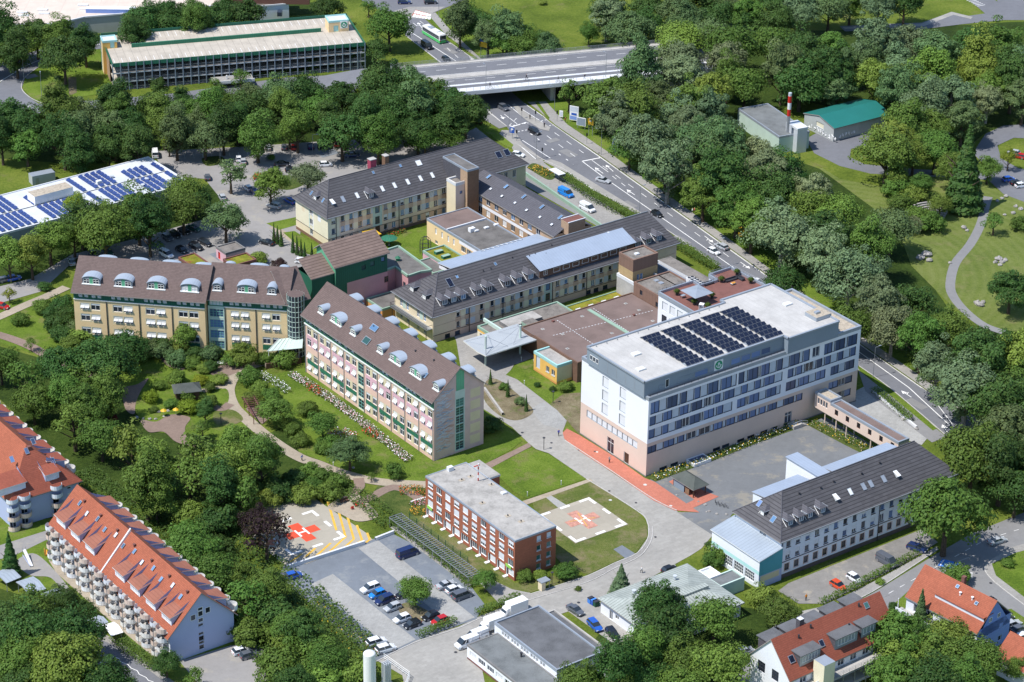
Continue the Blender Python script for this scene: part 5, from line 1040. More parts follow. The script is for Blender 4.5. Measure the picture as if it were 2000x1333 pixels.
m2=MB();m2 .poly([(0,0,ZP_),(X,0,ZP_),(X/2,0,ZP_+RP)],'w_mauve');m2 .poly([(X*.44,-.04,ZP_),(X*.6,-.04,ZP_),(X*.6,-.04,ZP_+RP*.75),(X*.5,-.04,ZP_+RP*.92),(X*.44,-.04,ZP_+RP*.8)],'w_greenlight');build('gable',m2,t)
build('cornice',MB().box(-.22,0,-.05,Y,13.55,13.8,'white_frame'),t)
build('roof',hiproof(X,Y,ZP_,RP,.9,'tile_brown',0,0,axis='y'),t)
mb=MB()
for i in range(10):u=Y-(bays[i]if i<9 else bays[8]+bwid);mb.box(-.18,-.02,u-.08,u+.08,0,13.6,'metal_grey')
build('downpipe',mb,t)
mw=MB();random.seed(5)
for cidx,cm in enumerate(('w_skyb','w_rosewave','w_wave','w_skyb')):
 if cm=='w_wave' and cm not in MT:mat('w_wave',(0.34,0.42,0.54),0.85,0.15)
 for k in range(26):
  z=2.2+random.random()*15.5;u0_=.4+random.random()*2.2;u1_=min(X*.40,u0_+1.2+random.random()*3.2);
  if z>ZP_-.5:u0_=max(u0_,(z-ZP_)/kP+.8)
  if u1_-u0_<.5:continue
  pts=[(u0_+(u1_-u0_)*s/6,z+.22*math.sin(s*1.1+k)+.1*s*.5)for s in range(7)];h=.05+.07*random.random();y=-.012-cidx*.004
  for p0,p1 in zip(pts[:-1],pts[1:]):mw.poly([(p0[0],y,p0[1]-h),(p1[0],y,p1[1]-h),(p1[0],y,p1[1]+h),(p0[0],y,p0[1]+h)],cm)
build('mural',mw,t)
fL=face('L',X,Y);z_=lambda v:ZP_+v*kP
for(px_,w_)in((614,2.2),(646,4.6),(681,2.2),(735,2.2),(764,4.6),(802,4.6),(839,2.2)):
 u=Y*((px_-591)/256.)*(1-.05*(1-(px_-591)/256.));dormer_vault(t,fL,u+.6,1.5,z_(1.5),w_,1.2,1.0 if w_>3 else .9,kP,kind='p')
fE=face('E',X,Y)
for k in range(7):dormer_vault(t,fE,3.5+k*7.9,1.4,z_(1.4),3.4,1.2,.8,kP)
skylight(t,fL,gap+.2,1.2,z_(1.2)+.15,kP,2.4,1.8,'glass_green');skylight(t,fL,gap-.6+0,4.0,z_(4.0)+.15,kP,2.6,1.6,'glass_sky')
skylight(t,fL,Y-7.6,2.0,z_(2.0)+.15,kP,1.1,1.5);vents(t,[(X/2-2,15,z_(5)),(X/2-2.4,32,z_(4.6)),(X/2-1.6,8,z_(5.4))])
c=G(580,692,0);t=thing('glass_stair_tower','round glass stair tower between the yellow and the pink building','tower',(c.x,c.y,0));R_=2.15
build('glazing',MB().cyl(0,0,0,17.0,R_,'glass',16,top='tile_brown'),t);mb=MB()
for k in range(16):a=2*PI*k/16;mb.box(-.06,.06,-.06,.06,0,17.0,'w_mint');i0=len(mb.v)-8;mb.v[i0:]=[(p[0]+R_*1.02*math.cos(a),p[1]+R_*1.02*math.sin(a),p[2])for p in mb.v[i0:]]
build('mullion',mb,t)
for k in range(12):build('ring',MB().cyl(0,0,k*1.4+.1,k*1.4+.22,R_*1.04,'w_mint',16),t)
f=FR((520,690),4.2,X=8,Y=4,ang=20);t=f.thing('glass_porch','glass roofed porch on white posts between the yellow and pink buildings','canopy');p0,p1,p2,p3=[f.loc(*q,4.6)for q in((522,685),(590,680),(592,662),(545,667))]
build('roof',MB().solid([[(p0[0],p0[1],4.4),(p1[0],p1[1],4.6),(p2[0],p2[1],5.4),(p3[0],p3[1],5.2)]],.1,'w_mint','white_frame','white_frame'),t)
for i in range(8):q=i/7;a=(p0[0]+(p1[0]-p0[0])*q,p0[1]+(p1[1]-p0[1])*q);c=(p3[0]+(p2[0]-p3[0])*q,p3[1]+(p2[1]-p3[1])*q);build('rafter',MB().tube((a[0],a[1],4.5),(c[0],c[1],5.35),.08,'white_frame',4),t)
for q in(0.05,.35,.65,.95):build('post',MB().cyl(p0[0]+(p1[0]-p0[0])*q,p0[1]+.3,0,4.4,.08,'white_frame',6),t)
f2=FR((520,712),1.4,X=10,Y=2,ang=22);t2=f2 .thing('terrace_wall','brown timber clad terrace wall under the glass porch','wall');build('wall',MB().box(0,9.4,0,.3,0,1.5,'wood_dark').box(9.4-.3,9.4,0,5,0,1.5,'wood_dark'),t2);build('terrace_deck',MB().box(0,9.1,.3,5,0,1.2,'path_tan'),t2)
def yellow(f,label,nb,dorm,curtain,D=16.0):
 X=f.X;Y=D;ZE=14.9;t=f.thing('yellow_ward_building',label,'building','yellow ward buildings with brown roofs');b=Bld(t);W=[];Pt=[];c0=curtain
 if c0:
  for z in(.3,3.3,6.3,9.3):W.append((.4,z,c0-.8,2.2,('teal_frame','glass_blue',3,'g'),'stair_window'));
  Pt.append((0,0,c0,ZE,'w_mint'))
 bw=(X-c0)/nb
 for i in range(nb):
  u=c0+i*bw
  for j,z in enumerate((9.4,6.3,2.6,.2)):
   ww=2.35 if bw>8 else 2.0
   for k in range(2):
    if z<1:continue
    W.append((u+bw*.2+k*(bw*.32),z,ww,1.9,random.choice((A1,A1,A1,A0))))
   if j==2:Pt.append((u+bw*.19,.9,bw*.62,1.5,'w_green2'))
   Pt.append((u+bw*.17,z-.25,bw*.64,2.3 if z>1 else .8,'w_sand'))
 b.face(face('R',X,Y),0,12.35,'w_yellow',[q for q in W if q[1]+q[3]<12.2],[(c0 and 0,0,c0,12.35,'w_mint')]+Pt if c0 else Pt,.3,'w_yellow')
 W2=[]
 for i in range(nb):
  for k in range(4):W2 .append((c0+i*bw+bw*.16+k*bw*.175+(bw*.05 if k>1 else 0),12.85,1.0,1.75,('white_frame','blind2','','a')))
 if c0:W2 .append((.4,12.5,c0-.8,1.9,('teal_frame','blind',3,'')))
 b.face(face('R',X,Y),12.35,ZE,'w_green',W2);[b.face(face(k,X,Y),0,ZE,'w_yellow')for k in 'LEB'];b.done()
 build('cornice',MB().box(c0,X,-.22,0,12.2,12.42,'white_frame'),t);mb=MB()
 for i in range(1,nb+(1 if c0 else 0)):u=c0+(i if not c0 else i-1)*bw;mb.box(u-.1,u+.1,-.2,-.02,0,12.2,'metal_dark')
 if mb.f:build('downpipe',mb,t)
 R_=5.8;k_=R_/(Y/2);build('roof',hiproof(X,Y,ZE,R_,.8,'tile_brown',0,0),t);m2=MB()
 m2 .poly([(0,0,ZE),(0,Y,ZE),(0,Y/2,ZE+R_)],'w_green');m2 .poly([(X,0,ZE),(X,Y,ZE),(X,Y/2,ZE+R_)],'w_green');build('gable',m2,t)
 fr,fb=face('R',X,Y),face('B',X,Y)
 for(u,w_,bl)in dorm:dormer_vault(t,fr,u,1.5,ZE+1.5*k_,w_,1.3,1.0 if w_>3 else .9,k_,bl);dormer_vault(t,fb,X-u-.6,1.3,ZE+1.6*k_,w_,1.3,.7,k_)
 return t
random.seed(21)
f=Frame((143.7,583),(400,603),None,12.35,16);X=f.X;yellow(f,'yellow ward building section with four wide vaulted dormers, the left one',4,[(X*.13,4.6,False),(X*.375,4.6,False),(X*.625,4.6,False),(X*.88,4.6,True)],0)
f=Frame((405,598.4),(559.7,609),None,12.35,16);X=f.X;f.O+=f.y*.4;yellow(f,'yellow ward building section with one wide and two narrow vaulted dormers and a glass strip',2,[(X*.11,2.2,False),(X*.48,4.6,False),(X*.8,2.2,False)],X*.215)
f2=Frame((560,592),(603,583),None,14.7,12);t=f2 .thing('corner_link','brown roofed corner link between the yellow wing and the green link','building');X=f2 .X+.5;build('wall',MB().box(0,X,.6,12,0,14.5,'w_green',sk='tb'),t);build('roof',MB().solid([[(-.6,-.3,14.7),(X,-.3,14.7),(X,8.2,20.2),(-.6,8.2,20.2)],[(-.6,8.2,20.2),(X,8.2,20.2),(X,13,17),(-.6,13,17)]],.25,'tile_brown','soffit'),t)
stripes('tile_orange',(0.345,0.105,0.058),(0.25,0.075,0.042),0.36,0.18,1,0.8,0.13,vperiod=0.35,bumpk=0.6);stripes('tile_red',(0.30,0.085,0.052),(0.22,0.065,0.04),0.42,0.22,1,0.8,0.12,vperiod=0.35,bumpk=0.6)
stripes('tile_flat_red',(0.30,0.12,0.08),(0.23,0.09,0.06),0.8,0.1,1,0.9,0.1);stripes('sheet_green',(0.02,0.16,0.14),(0.015,0.17,0.15),0.5,0.08,0,0.45,0.05)
stripes('deck_concrete',(0.46,0.41,0.34),(0.30,0.265,0.22),2.5,0.035,0,0.9,0.12);stripes('warehouse_roof',(0.62,0.52,0.44),(0.56,0.47,0.40),6.0,0.03,0,0.9,0.08)
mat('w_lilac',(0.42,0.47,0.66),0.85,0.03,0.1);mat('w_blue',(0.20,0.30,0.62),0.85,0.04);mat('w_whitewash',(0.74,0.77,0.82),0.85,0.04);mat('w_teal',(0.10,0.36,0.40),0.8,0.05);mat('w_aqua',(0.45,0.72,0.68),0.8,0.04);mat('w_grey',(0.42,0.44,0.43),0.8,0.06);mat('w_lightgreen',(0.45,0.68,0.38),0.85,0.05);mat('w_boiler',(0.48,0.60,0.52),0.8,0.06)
def simple(name,label,A,B,C,z,wm,surf,cap=None,wins=None,ang=K,X=None,Y=None,ph=.3,group=None):
 f=FR(A,z,B=B,C=C,ang=ang,X=X,Y=Y);t=f.thing(name,label,'building',group);b=Bld(t);X,Y=f.X,f.Y;wins=wins(X,Y)if wins else{}
 for k in 'RLEB':b.face(face(k,X,Y),0,z-.1,wins.get('m'+k,wm),wins.get(k,()),wins.get('p'+k,()))
 b.done();flatroof(t,X,Y,z-.15,ph,.3,surf,cap or wm);return f,t
f=FR((1005.8,1055),10.5,B=(1083.3,1023.4),C=(833,927.6));X,Y=f.X,f.Y
t=f.thing('brick_house','four storey red brick house with flat concrete roof and a red and white mast','building');b=Bld(t);W=[];st4=step=Y/10;random.seed(4)
for i in range(10):
 for j,z in enumerate((8.0,5.6,3.1)):W.append((.95+i*step,z,2.0,1.75 if j else 1.6,('white_frame','glass',2,random.choice(('B','b','b','','B','')))))
 W.append((.35+i*step,.25,.75,2.2,('white_frame','glass','',''),'door'));W.append((1.2+i*step,.9,2.0,1.6,('white_frame','glass',2,random.choice(('','b','B')))))
b.face(face('L',X,Y),0,10.2,'brick',W,(),.15,'white_frame')
stripes('brick_dark',(0.22,0.055,0.04),(0.17,0.06,0.045),0.30,0.18,1,0.9,0.10,vperiod=0.6)
b.face(face('R',X,Y),0,10.2,'brick',[(u,z,1.2,1.35,('white_frame','glass_green' if z<8 else 'blind','','s'))for u in(5.9,8.6)for z in(8.0,5.6,3.1,.9)]);b.face(face('E',X,Y),0,10.2,'brick');b.face(face('B',X,Y),0,10.2,'brick');b.done()
flatroof(t,X,Y,10.2,.1,.22,'roof_old','capmetal');
for i in range(10):build('doorstep',MB().box(-1.0,0,Y-1.1-i*step,Y-.3-i*step,0,.25,'white'),t)
for(yy,zz)in((Y-2.9,2.55),(1.0,2.55)):build('banner',MB().box(-.25,-.17,yy,yy+2.0,zz,zz+.75,'lime'),t)
build('wall_extension',MB().box(X,X+3.0,Y-9,Y-1,0,10.0,'brick','roof_old').box(X,X+3.1,Y-9.1,Y-.9,9.9,10.35,'capwhite','roof_old'),t)
p=f.loc(934,938,10.4);m3=MB()
for k in range(6):m3 .cyl(p[0],p[1],10.3+k*.72,10.3+(k+1)*.72,.14,'red' if k%2==0 else 'white',8)
m3 .tube((p[0]-1.2,p[1],14.2),(p[0]+.4,p[1],14.2),.12,'red');build('mast',m3,t);p=f.loc(877,921,10.4);box_on(t,'roof_unit',p[0],p[1],10.2,1.3,1.0,1.0,'capwhite');p=f.loc(982,966,10.4);dome(t,p[0],p[1],10.2,1.3,1.0)
for q in((900,940),(917,933),(958,949),(940,985),(1016,1021),(990,1010)):p=f.loc(*q,10.4);build('roof_patch',MB().box(p[0],p[0]+1.3,p[1],p[1]+1.0,10.2,10.26,'gravel_light').cyl(p[0]+.6,p[1]+.5,10.26,10.6,.15,'metal_dark',6),t)
c0,c1=f.loc(768,1009,2.4),f.loc(931,1122,2.4);t2=f.thing('cycle_shelter','long slatted steel and glass shelter between the hedge and the brick house','shelter');x0,w_=c0[0]-1.6,3.4
xa=(c0[0]+c1[0])/2-1.7;mb=MB().box(xa,xa+3.4,c1[1],c0[1],2.35,2.42,'solar_blue' if False else 'glass_sky');mb=MB()
for i in range(38):y=c1[1]+(c0[1]-c1[1])*i/37;mb.box(xa,xa+3.4,y-.06,y+.06,2.4,2.55,'metal_grey')
for x in(xa,xa+1.7,xa+3.3):mb.box(x,x+.12,c1[1],c0[1],2.3,2.4,'metal_grey')
build('roof_frame',mb,t2);[build('post',MB().cyl(xx,c1[1]+(c0[1]-c1[1])*i/9,0,2.3,.07,'metal_grey',6),t2)for i in range(10)for xx in(xa+.1,xa+3.3)];build('roof_glass',MB().poly([(xa,c1[1],2.34),(xa+3.4,c1[1],2.34),(xa+3.4,c0[1],2.34),(xa,c0[1],2.34)],'w_greyblue'),t2)if False else build('floor',MB().box(xa,xa+3.4,c1[1],c0[1],.05,.12,'pavement'),t2)
t2=f.thing('fence','dark green mesh fence on the grass strip in front of the brick house','fence');a=f.loc(800,1017);e=f.loc(918,1101)
xa2=a[0];mb=MB()
for i in range(9):y=a[1]+(e[1]-a[1])*i/8;build('post',MB().box(xa2-.06,xa2+.06,y-.06,y+.06,0,1.9,'green_dark'),t2)
for z in(.3,.7,1.1,1.5,1.85):mb.tube((xa2,a[1],z),(xa2,e[1],z),.03,'green_dark',4)
for i in range(60):y=a[1]+(e[1]-a[1])*i/59;mb.tube((xa2,y,.1),(xa2,y,1.85),.018,'green_dark',3)
build('mesh_panel',mb,t2)
ZW=10.3;f=FR((1526,1054),ZW,C=(1430,1000),X=52.5);X,Y=f.X,f.Y
t=f.thing('white_wing','long white three storey building with grey tiled hip roof beside the gravel parking strip','building');b=Bld(t);W=[];Pt=[];random.seed(9)
wx=lambda x:(lambda q:40.1*q*(.94+.06*q))((x-1526)/265.)
for i in range(19):
 u=1.6+i*2.78
 for z in(7.7,4.8):W.append((u,z-.1,1.3,1.95,('white_frame',random.choice(('glass','glass','glass_blue')),1 if random.random()<.3 else '','d'+random.choice(('','q','b')))))
 W.append((u-.1,1.7,1.3,1.8,('brown_frame','glass',random.choice(('',1)),'')));Pt.append((u-.25,1.5,1.6,2.15,'w_rose'))
b.face(face('R',X,Y),0,ZW,'w_whitewash',W,[(0,0,X,1.1,'w_plinth')]+Pt);b.face(face('L',X,Y),0,ZW,'w_white',[(8.0,8.0,1.0,1.5,SW),(9.1,8.0,1.0,1.5,SW)]);b.face(face('E',X,Y),0,ZW,'w_whitewash');b.face(face('B',X,Y),0,ZW,'w_white');b.done()
build('floor_band',MB().box(0,X,-.08,0,4.1,4.28,'w_plinth'),t);mb=MB();[mb.box(u,u+.13,-.15,0,0,ZW-.2,'metal_dark')for u in(.4,wx(1721))];mb.tube((-.6,-.7,ZW-.35),(X+.6,-.7,ZW-.35),.11,'metal_grey',6);build('gutter',mb,t)
RW=6.4;kW=RW/(Y/2);build('roof',hiproof(X,Y,ZW+.1,RW,.6,'tile_grey',6.3,6.5),t);build('ridge_tiles',MB().tube((6.3,Y/2,ZW+RW+.12),(X-6.5,Y/2,ZW+RW+.12),.14,'tile_slate',5).tube((-.6,-.6,ZW-.4),(6.3,Y/2,ZW+RW+.1),.12,'tile_slate',5).tube((-.6,Y+.6,ZW-.4),(6.3,Y/2,ZW+RW+.1),.12,'tile_slate',5),t)
fR,fL=face('R',X,Y),face('L',X,Y)
for u in(3.9,7.0,9.6,13.3):dormer_hip(t,fR,u,1.6,ZW+.1+1.6*kW,1.7,1.4,kW)
for x,g,op in((1651,'lamp_glass',True),(1680,'lamp_glass',False),(1706,'capmetal',False),(1720,'capmetal',False),(1745,'capmetal',False),(1769,'lamp_glass',True)):skylight(t,fR,wx(x)-0.5,2.6,ZW+.15+2.6*kW,kW,1.1,1.7,g,op)
kl=RW/6.3;dormer_hip(t,fL,6.9,1.5,ZW+.1+1.5*kl,1.5,1.3,kl,'white_frame');skylight(t,fL,3.9,2.2,ZW+.15+2.2*kl,kl,1.1,1.6,'glass_blue');skylight(t,fL,9.6,1.3,ZW+.15+1.3*kl,kl,1.2,1.6,'glass_sky');vents(t,[(10,6,ZW+6*kW),(16,5.6,ZW+5.6*kW),(20,5.8,ZW+5.8*kW),(28,5.4,ZW+5.4*kW),(34,6,ZW+6*kW)])
Z1=9.0;p,q=f.loc(1470,961,Z1),f.loc(1560,928,Z1);build('lean_to',MB().box(p[0],q[0],Y+.02,p[1]-.2,0,Z1-.1,'w_whitewash').solid([[(p[0]-.2,Y+.02,Z1+.8),(q[0],Y+.02,Z1+.8),(q[0],p[1]+.2,Z1),(p[0]-.2,p[1]+.2,Z1)][::-1]],.15,'seam_blue','soffit'),t)
ZB=10.5;P_=[f.loc(*s,ZB)for s in((1590,929),(1611,917),(1557.6,885.6),(1536.7,893))];x0,x1,y1=P_[3][0],P_[2][0],(P_[3][1]+P_[2][1])/2;build('projection',MB().box(x0,x1,Y+.03,y1,0,ZB-.1,'w_white').box(x0-.25,x1+.25,Y+.04,y1+.25,ZB-.1,ZB+.12,'seam_blue'),t)
p,q=f.loc(1605,913,Z1),f.loc(1738,868,Z1);build('lean_to',MB().box(p[0],q[0],Y+.02,p[1]-.2,0,Z1-.1,'w_whitewash').solid([[(p[0],Y+.02,Z1+.8),(q[0],Y+.02,Z1+.8),(q[0],p[1]+.2,Z1),(p[0],p[1]+.2,Z1)][::-1]],.15,'seam_blue','soffit'),t)
f2=FR((1484,1096),7.2,B=(1524,1075),C=(1387.5,1036));X,Y=f2 .X,f2 .Y;t=f2 .thing('teal_annexe','annexe with pale metal lean-to roof, turquoise walls and white grid windows','building');b=Bld(t)
b.face(face('L',X,Y),0,6.9,'w_whitewash',[(.5+i*3.65,1.0,3.1,2.3,('white_frame','glass',4,'g'))for i in range(4)],[(0,3.5,Y,.9,'w_aqua'),(0,4.4,Y,2.1,'w_white'),(0,6.5,Y,.4,'w_white')]);b.face(face('R',X,Y),0,6.9,'w_lilac',(),[(0,3.2,X,3.7,'w_teal'),(.5,1.5,X-1.2,1.5,'w_sand')]);b.face(face('B',X,Y),0,6.9,'w_pale');b.done();build('roof',MB().solid([[(-.3,-.3,7.2),(X,-.3,8.6),(X,Y+.3,8.6),(-.3,Y+.3,7.2)]],.2,'seam_grey','soffit','white_frame'),t)
build('gable',MB().poly([(0,0,6.9),(X,0,6.9),(X,0,8.3)],'w_teal'),t)
ZK=7.0;f=FR((1755,865),ZK,X=3.4,C=(1617.5,790));Y=f.Y;t=f.thing('skywalk','pale pink covered footbridge on slender posts from the hospital to the white building','bridge');b=Bld(t);X=3.4
b.face(((0,Y),-PI/2,Y),3.6,ZK,'w_pink',[(1.6+i*3.9,4.6,1.2,1.5,('brown_frame','black','',''))for i in range(int(Y/3.9))]);b.face(((X,0),PI/2,Y),3.6,ZK,'w_pink');b.face(((0,0),0,X),3.6,ZK,'w_pink')
b.face(((-.0,Y+5.6),-PI/2,5.6),3.6,ZK+.6,'w_pink',[(1.0+i*.95,5.0,.7,1.6,('white_frame','glass','',''))for i in range(4)]);b.face(((X,Y),PI/2,5.6),3.6,ZK+.6,'w_pink');b.done()
build('floor',MB().box(.02,X-.02,.02,Y+5.6,3.5,3.7,'dark_concrete'),t);flatroof(t,X,Y,ZK-.1,.25,.4,'roof_brown','capmetal');flatroof(t,X+.1,5.6,ZK+.5,.25,.4,'gravel_light','capmetal',y0=Y+.05)
for y in(1,9.5,18,Y-2,Y+2):[build('post',MB().cyl(x,y,0,3.55,.16,'w_pink',8),t)for x in(.4,X-.4)if y<Y+6]
simple('depot_building','flat roofed white depot hall with dark grey roof and a band of small windows',(1087.6,1309.8),(1175.7,1275),(967.4,1215.7),5.4,'w_white','roof_grey','capmetal',lambda X,Y:{'L':[(2.6+i*.95+(i//3)*.5,3.7,.75,1.0,SW)for i in range(int((Y-5)/1.15))]})
g0=FR((912.6,1258.6),3.6,B=(968.6,1233),Y=24);g0 .O-=g0 .y*24;X,Y=g0 .X,24;t=g0 .thing('depot_side_building','lower white side building with grey felt roof in front of the depot hall','building');b=Bld(t)
b.face(face('L',X,Y),0,3.5,'w_white',[(.9+i*3.1,1.2,2.4,1.3,('white_frame','glass' if i%3 else 'blind',2,''))for i in range(7)],[(0,0,Y,.5,'terrace_red')]);b.face(face('B',X,Y),0,3.5,'w_white');b.face(face('R',X,Y),0,3.5,'w_white');b.done();flatroof(t,X,Y,3.45,.1,.3,'roof_grey2','dark_concrete');vents(t,[(X-1.2,14,3.5)],h=1.0,r=.2)
simple('depot_rear_building','narrow dark flat roofed building behind the depot hall, beside three parked cars',(1188,1291),(1206.7,1283.6),(1072,1195.5),4.4,'w_grey','roof_grey','concrete')
f=FR((1278,1244),3.6,B=(1451,1179),C=(1171,1170));X,Y=f.X,f.Y;t=f.thing('ribbed_roof_hall','low white hall with greenish ribbed metal hip roof half hidden by trees','building');b=Bld(t)
b.face(face('L',X,Y),0,3.6,'w_white',[(3,.1,1.1,2.2,SW,'door'),(5,1.2,1.2,1.0,SW)]);[b.face(face(k,X,Y),0,3.6,'w_white')for k in 'REB'];b.done();build('roof',hiproof(X,Y,3.7,1.9,.6,'seam_green',7,7),t);build('clerestory',MB().box(X*.42,X*.85,Y*.36,Y*.44,4.7,5.6,'seam_green'),t);vents(t,[(X*.7,Y*.75,5.0),(6,Y*.8,4.6)],h=.8,r=.3,mt='metal_light')
simple('flat_link_building','low grey flat roofed link between ribbed roof hall and teal annexe',(1407,1147),(1457,1130),(1386,1130),3.2,'w_mint','roof_grey2');simple('small_white_roof_shed','small shed with bright white flat roof beside the bushes and ribbed hall',(1386,1131),(1407,1121),(1366,1115),3.3,'w_grey','sheet_white','white')
def balc(t,fc,u,z,r=1.5,mt='white',full=False):
 mb=MB();n=8;pts=[(-r*math.cos(PI*k/n),-r*math.sin(PI*k/n)-.35)for k in range(n+1)]
 mb.prism([(-r,0)]+pts+[(r,0)],-.18,0,'concrete',bottom=True)
 for a,c in zip(pts[:-1],pts[1:]):mb.poly([(a[0],a[1],0),(c[0],c[1],0),(c[0],c[1],.95),(a[0],a[1],.95)],mt);mb.poly([(c[0]*.96,c[1]*.96,.95),(c[0]*.96,c[1]*.96,0),(a[0]*.96,a[1]*.96,0),(a[0]*.96,a[1]*.96,.95)],mt)
 return att(t,'balcony',mb,fc,u,0,z)
def sheddormer(t,fc,u,v,z,w_,slope,mt='tile_flat_red',l=4.5,h=2.0):
 mb=MB();mb.solid([[(-.25,-.5,h),(w_+.25,-.5,h),(w_+.25,l,h+1.25),(-.25,l,h+1.25)]],.18,mt,'white_frame');mb.poly([(0,0,0),(w_,0,0),(w_,0,h),(0,0,h)],'w_whitewash').poly([(0,0,0),(0,0,h),(0,l,h+1.2),(0,l,l*slope)],'w_lilac').poly([(w_,0,0),(w_,l,l*slope),(w_,l,h+1.2),(w_,0,h)],'w_lilac')
 o=att(t,'dormer',mb,fc,u,v,z);w2=bpy.data.objects.new('window',winmesh(w_*.7,h-.3,('white_frame','glass',3,'')));link(w2,o);w2 .location=(w_*.15,-.17,.1);return o
f=FR((331,1240),7.2,X=15.2,C=(98,1025));X,Y=f.X,f.Y;t=f.thing('apartment_block','long apartment block with orange tiled roof, lilac gable and stacks of round white balconies','building');b=Bld(t);Lf=face('L',X,Y);nb=8;bw=Y/nb;W=[]
for i in range(nb):
 for z in(.3,2.7,5.0):W+=[(i*bw+1.0,z,1.6,1.9,('white_frame','glass',1,'')),(i*bw+3.8,z,1.6,1.9,('white_frame','glass',1,'b' if(i+int(z))%3==0 else ''))]
b.face(Lf,0,7.2,'w_whitewash',W)
gw=[(X*.445,z,1.25,1.15,('white_frame','glass','',''))for z in(.8,3.0,3.0)]+[(X*.445,z,1.25,.75,('white_frame','glass','',''))for z in(2.1,4.3,6.4)]
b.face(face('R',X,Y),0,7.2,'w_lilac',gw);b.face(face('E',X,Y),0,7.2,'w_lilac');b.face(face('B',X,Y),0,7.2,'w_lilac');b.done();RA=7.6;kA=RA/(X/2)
build('gable',MB().poly([(0,0,7.2),(X,0,7.2),(X/2,0,7.2+RA)],'w_lilac').poly([(0,Y,7.2),(X/2,Y,7.2+RA),(X,Y,7.2)],'w_lilac'),t);build('roof',hiproof(X,Y,7.2,RA,.8,'tile_orange',0,0,axis='y'),t)
for(u,z,h)in((X*.445,7.6,1.0),(X*.445,9.0,1.3),(X*.33,8.6,1.4),(X*.56,9.2,1.4),(X*.445,10.4,.8)):o=bpy.data.objects.new('window',winmesh(1.2,h,('white_frame','glass','','')));link(o,t);o.location=(u,-.2,z)
for i in range(nb):
 for k,(du,r)in enumerate(((1.8,1.35),(4.6,1.5))):
  for z in(.25,2.7,5.05,7.3):balc(t,Lf,i*bw+du,z,r,('white','w_whitewash','w_pink')[(i*3+int(z)+k)%3])
 build('balcony_post',MB().cyl(-1.9,Y-i*bw-3.2,0,8.2,.08,'metal_grey',6),t)
 if i!=3:sheddormer(t,Lf,i*bw+1.6,1.1,7.3+1.1*kA,4.1,kA)
Ef=face('E',X,Y)
for i in range(nb):sheddormer(t,Ef,i*bw+1.2,1.0,7.3+1.0*kA,4.2,kA);balc(t,Ef,i*bw+1.6,7.2,1.4);balc(t,Ef,i*bw+4.6,7.2,1.4)
for i in range(12):skylight(t,Lf,4.0+i*4.1,5.2-(i%2)*.5,7.35+(5.2-(i%2)*.5)*kA,kA,.8,1.2,('glass_sky','blind','glass_sky')[i%3])
for i in range(7):y=3+i*7.5;build('chimney_vent',MB().cyl(0,0,0,.7,.2,'terrace_red',7).cyl(0,0,.7,.9,.34,'terrace_red',7),t,(X/2-1.4,y,7.2+(X/2-1.6)*kA))
build('fire_wall',MB().poly([(-.9,Y*.55,6.4),(X/2,Y*.55,7.9+RA),(X/2,Y*.55+.4,7.9+RA),(-.9,Y*.55+.4,6.4)],'capwhite').poly([(-.9,Y*.55,5.9),(X/2,Y*.55,7.0+RA),(X/2,Y*.55,7.9+RA),(-.9,Y*.55,6.4)],'white').poly([(-.9,Y*.55+.4,6.4),(X/2,Y*.55+.4,7.9+RA),(X/2,Y*.55+.4,7.0+RA),(-.9,Y*.55+.4,5.9)],'white'),t)
f=FR((153,935),7.6,X=1,Y=60);v=f.loc(51.6,868,15.5);XX=2*abs(v[0]);hip=v[1];w0=f.world(-XX,0,0);f.O=Vector((w0 .x,w0 .y,0));f.X=XX;X,Y=XX,60
t=f.thing('apartment_block','apartment block at the left edge with dark red hipped roof end and shaded round balconies','building');b=Bld(t);W=[];Rf=face('R',X,Y)
for u in(X-6.6,X-14.5,X-17.5):
 for z in(.3,2.8,3.0):W.append((u,z,1.6,2.0,('white_frame','glass',1,'')))
W+=[(X-2.9,z,1.0,1.3,('white_frame','glass','','b'))for z in(1,3.4,5.6)]
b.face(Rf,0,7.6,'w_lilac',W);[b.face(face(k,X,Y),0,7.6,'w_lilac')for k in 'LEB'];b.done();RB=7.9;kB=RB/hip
mb=MB();o=.7;A_,B_,C_,D_=(-o,-o,7.1),(X+o,-o,7.1),(X+o,Y,7.1),(-o,Y,7.1);r0,r1=(X/2,hip,7.6+RB),(X/2,Y,7.6+RB);mb.solid([[A_,B_,r0]],.25,'tile_red','soffit');mb.solid([[B_,C_,r1,r0],[D_,A_,r0,r1]],.25,'tile_orange','soffit');build('roof',mb,t)
for u in(X-5.8,X-13.7,X-16.7):[balc(t,Rf,u,z,1.4,'w_whitewash' if z>4 else 'w_pink')for z in(.3,2.8,5.2,7.3)]
for u,w_ in((X-7.6,3.4),(X-19,6.5)):sheddormer(t,Rf,u,1.0,7.6+kB,w_,kB,'tile_red',4.0)
for u,v_ in((X-9.5,6.2),(X-7.2,7.4),(X-4.6,3.4),(X-13.5,5.6)):skylight(t,Rf,u,v_,7.75+v_*kB,kB,.95,1.5,'glass_blue')
Ef=face('E',X,Y);kE=RB/(X/2)
for i in range(7):sheddormer(t,Ef,4+i*7.0,1.2,7.7+1.2*kE,4.2,kE,'tile_red');balc(t,Ef,5+i*7.0,7.2,1.4);balc(t,Ef,8+i*7.0,7.2,1.4)
build('chimney_vent',MB().box(0,.8,0,.8,0,1.0,'terrace_red'),t,(X/2-.2,hip-1.2,7.6+RB-1.2))
ZR=9.0;f=FR((1542,1325),ZR,B=(1749,1229),Y=11.5,ang=38.0);X,Y=f.X,f.Y;t=f.thing('red_roofed_house','white terraced house with red tiled roof, grey dormers and a pale yellow lift shaft','building');b=Bld(t);RH=6.3;kH=RH/(Y/2)
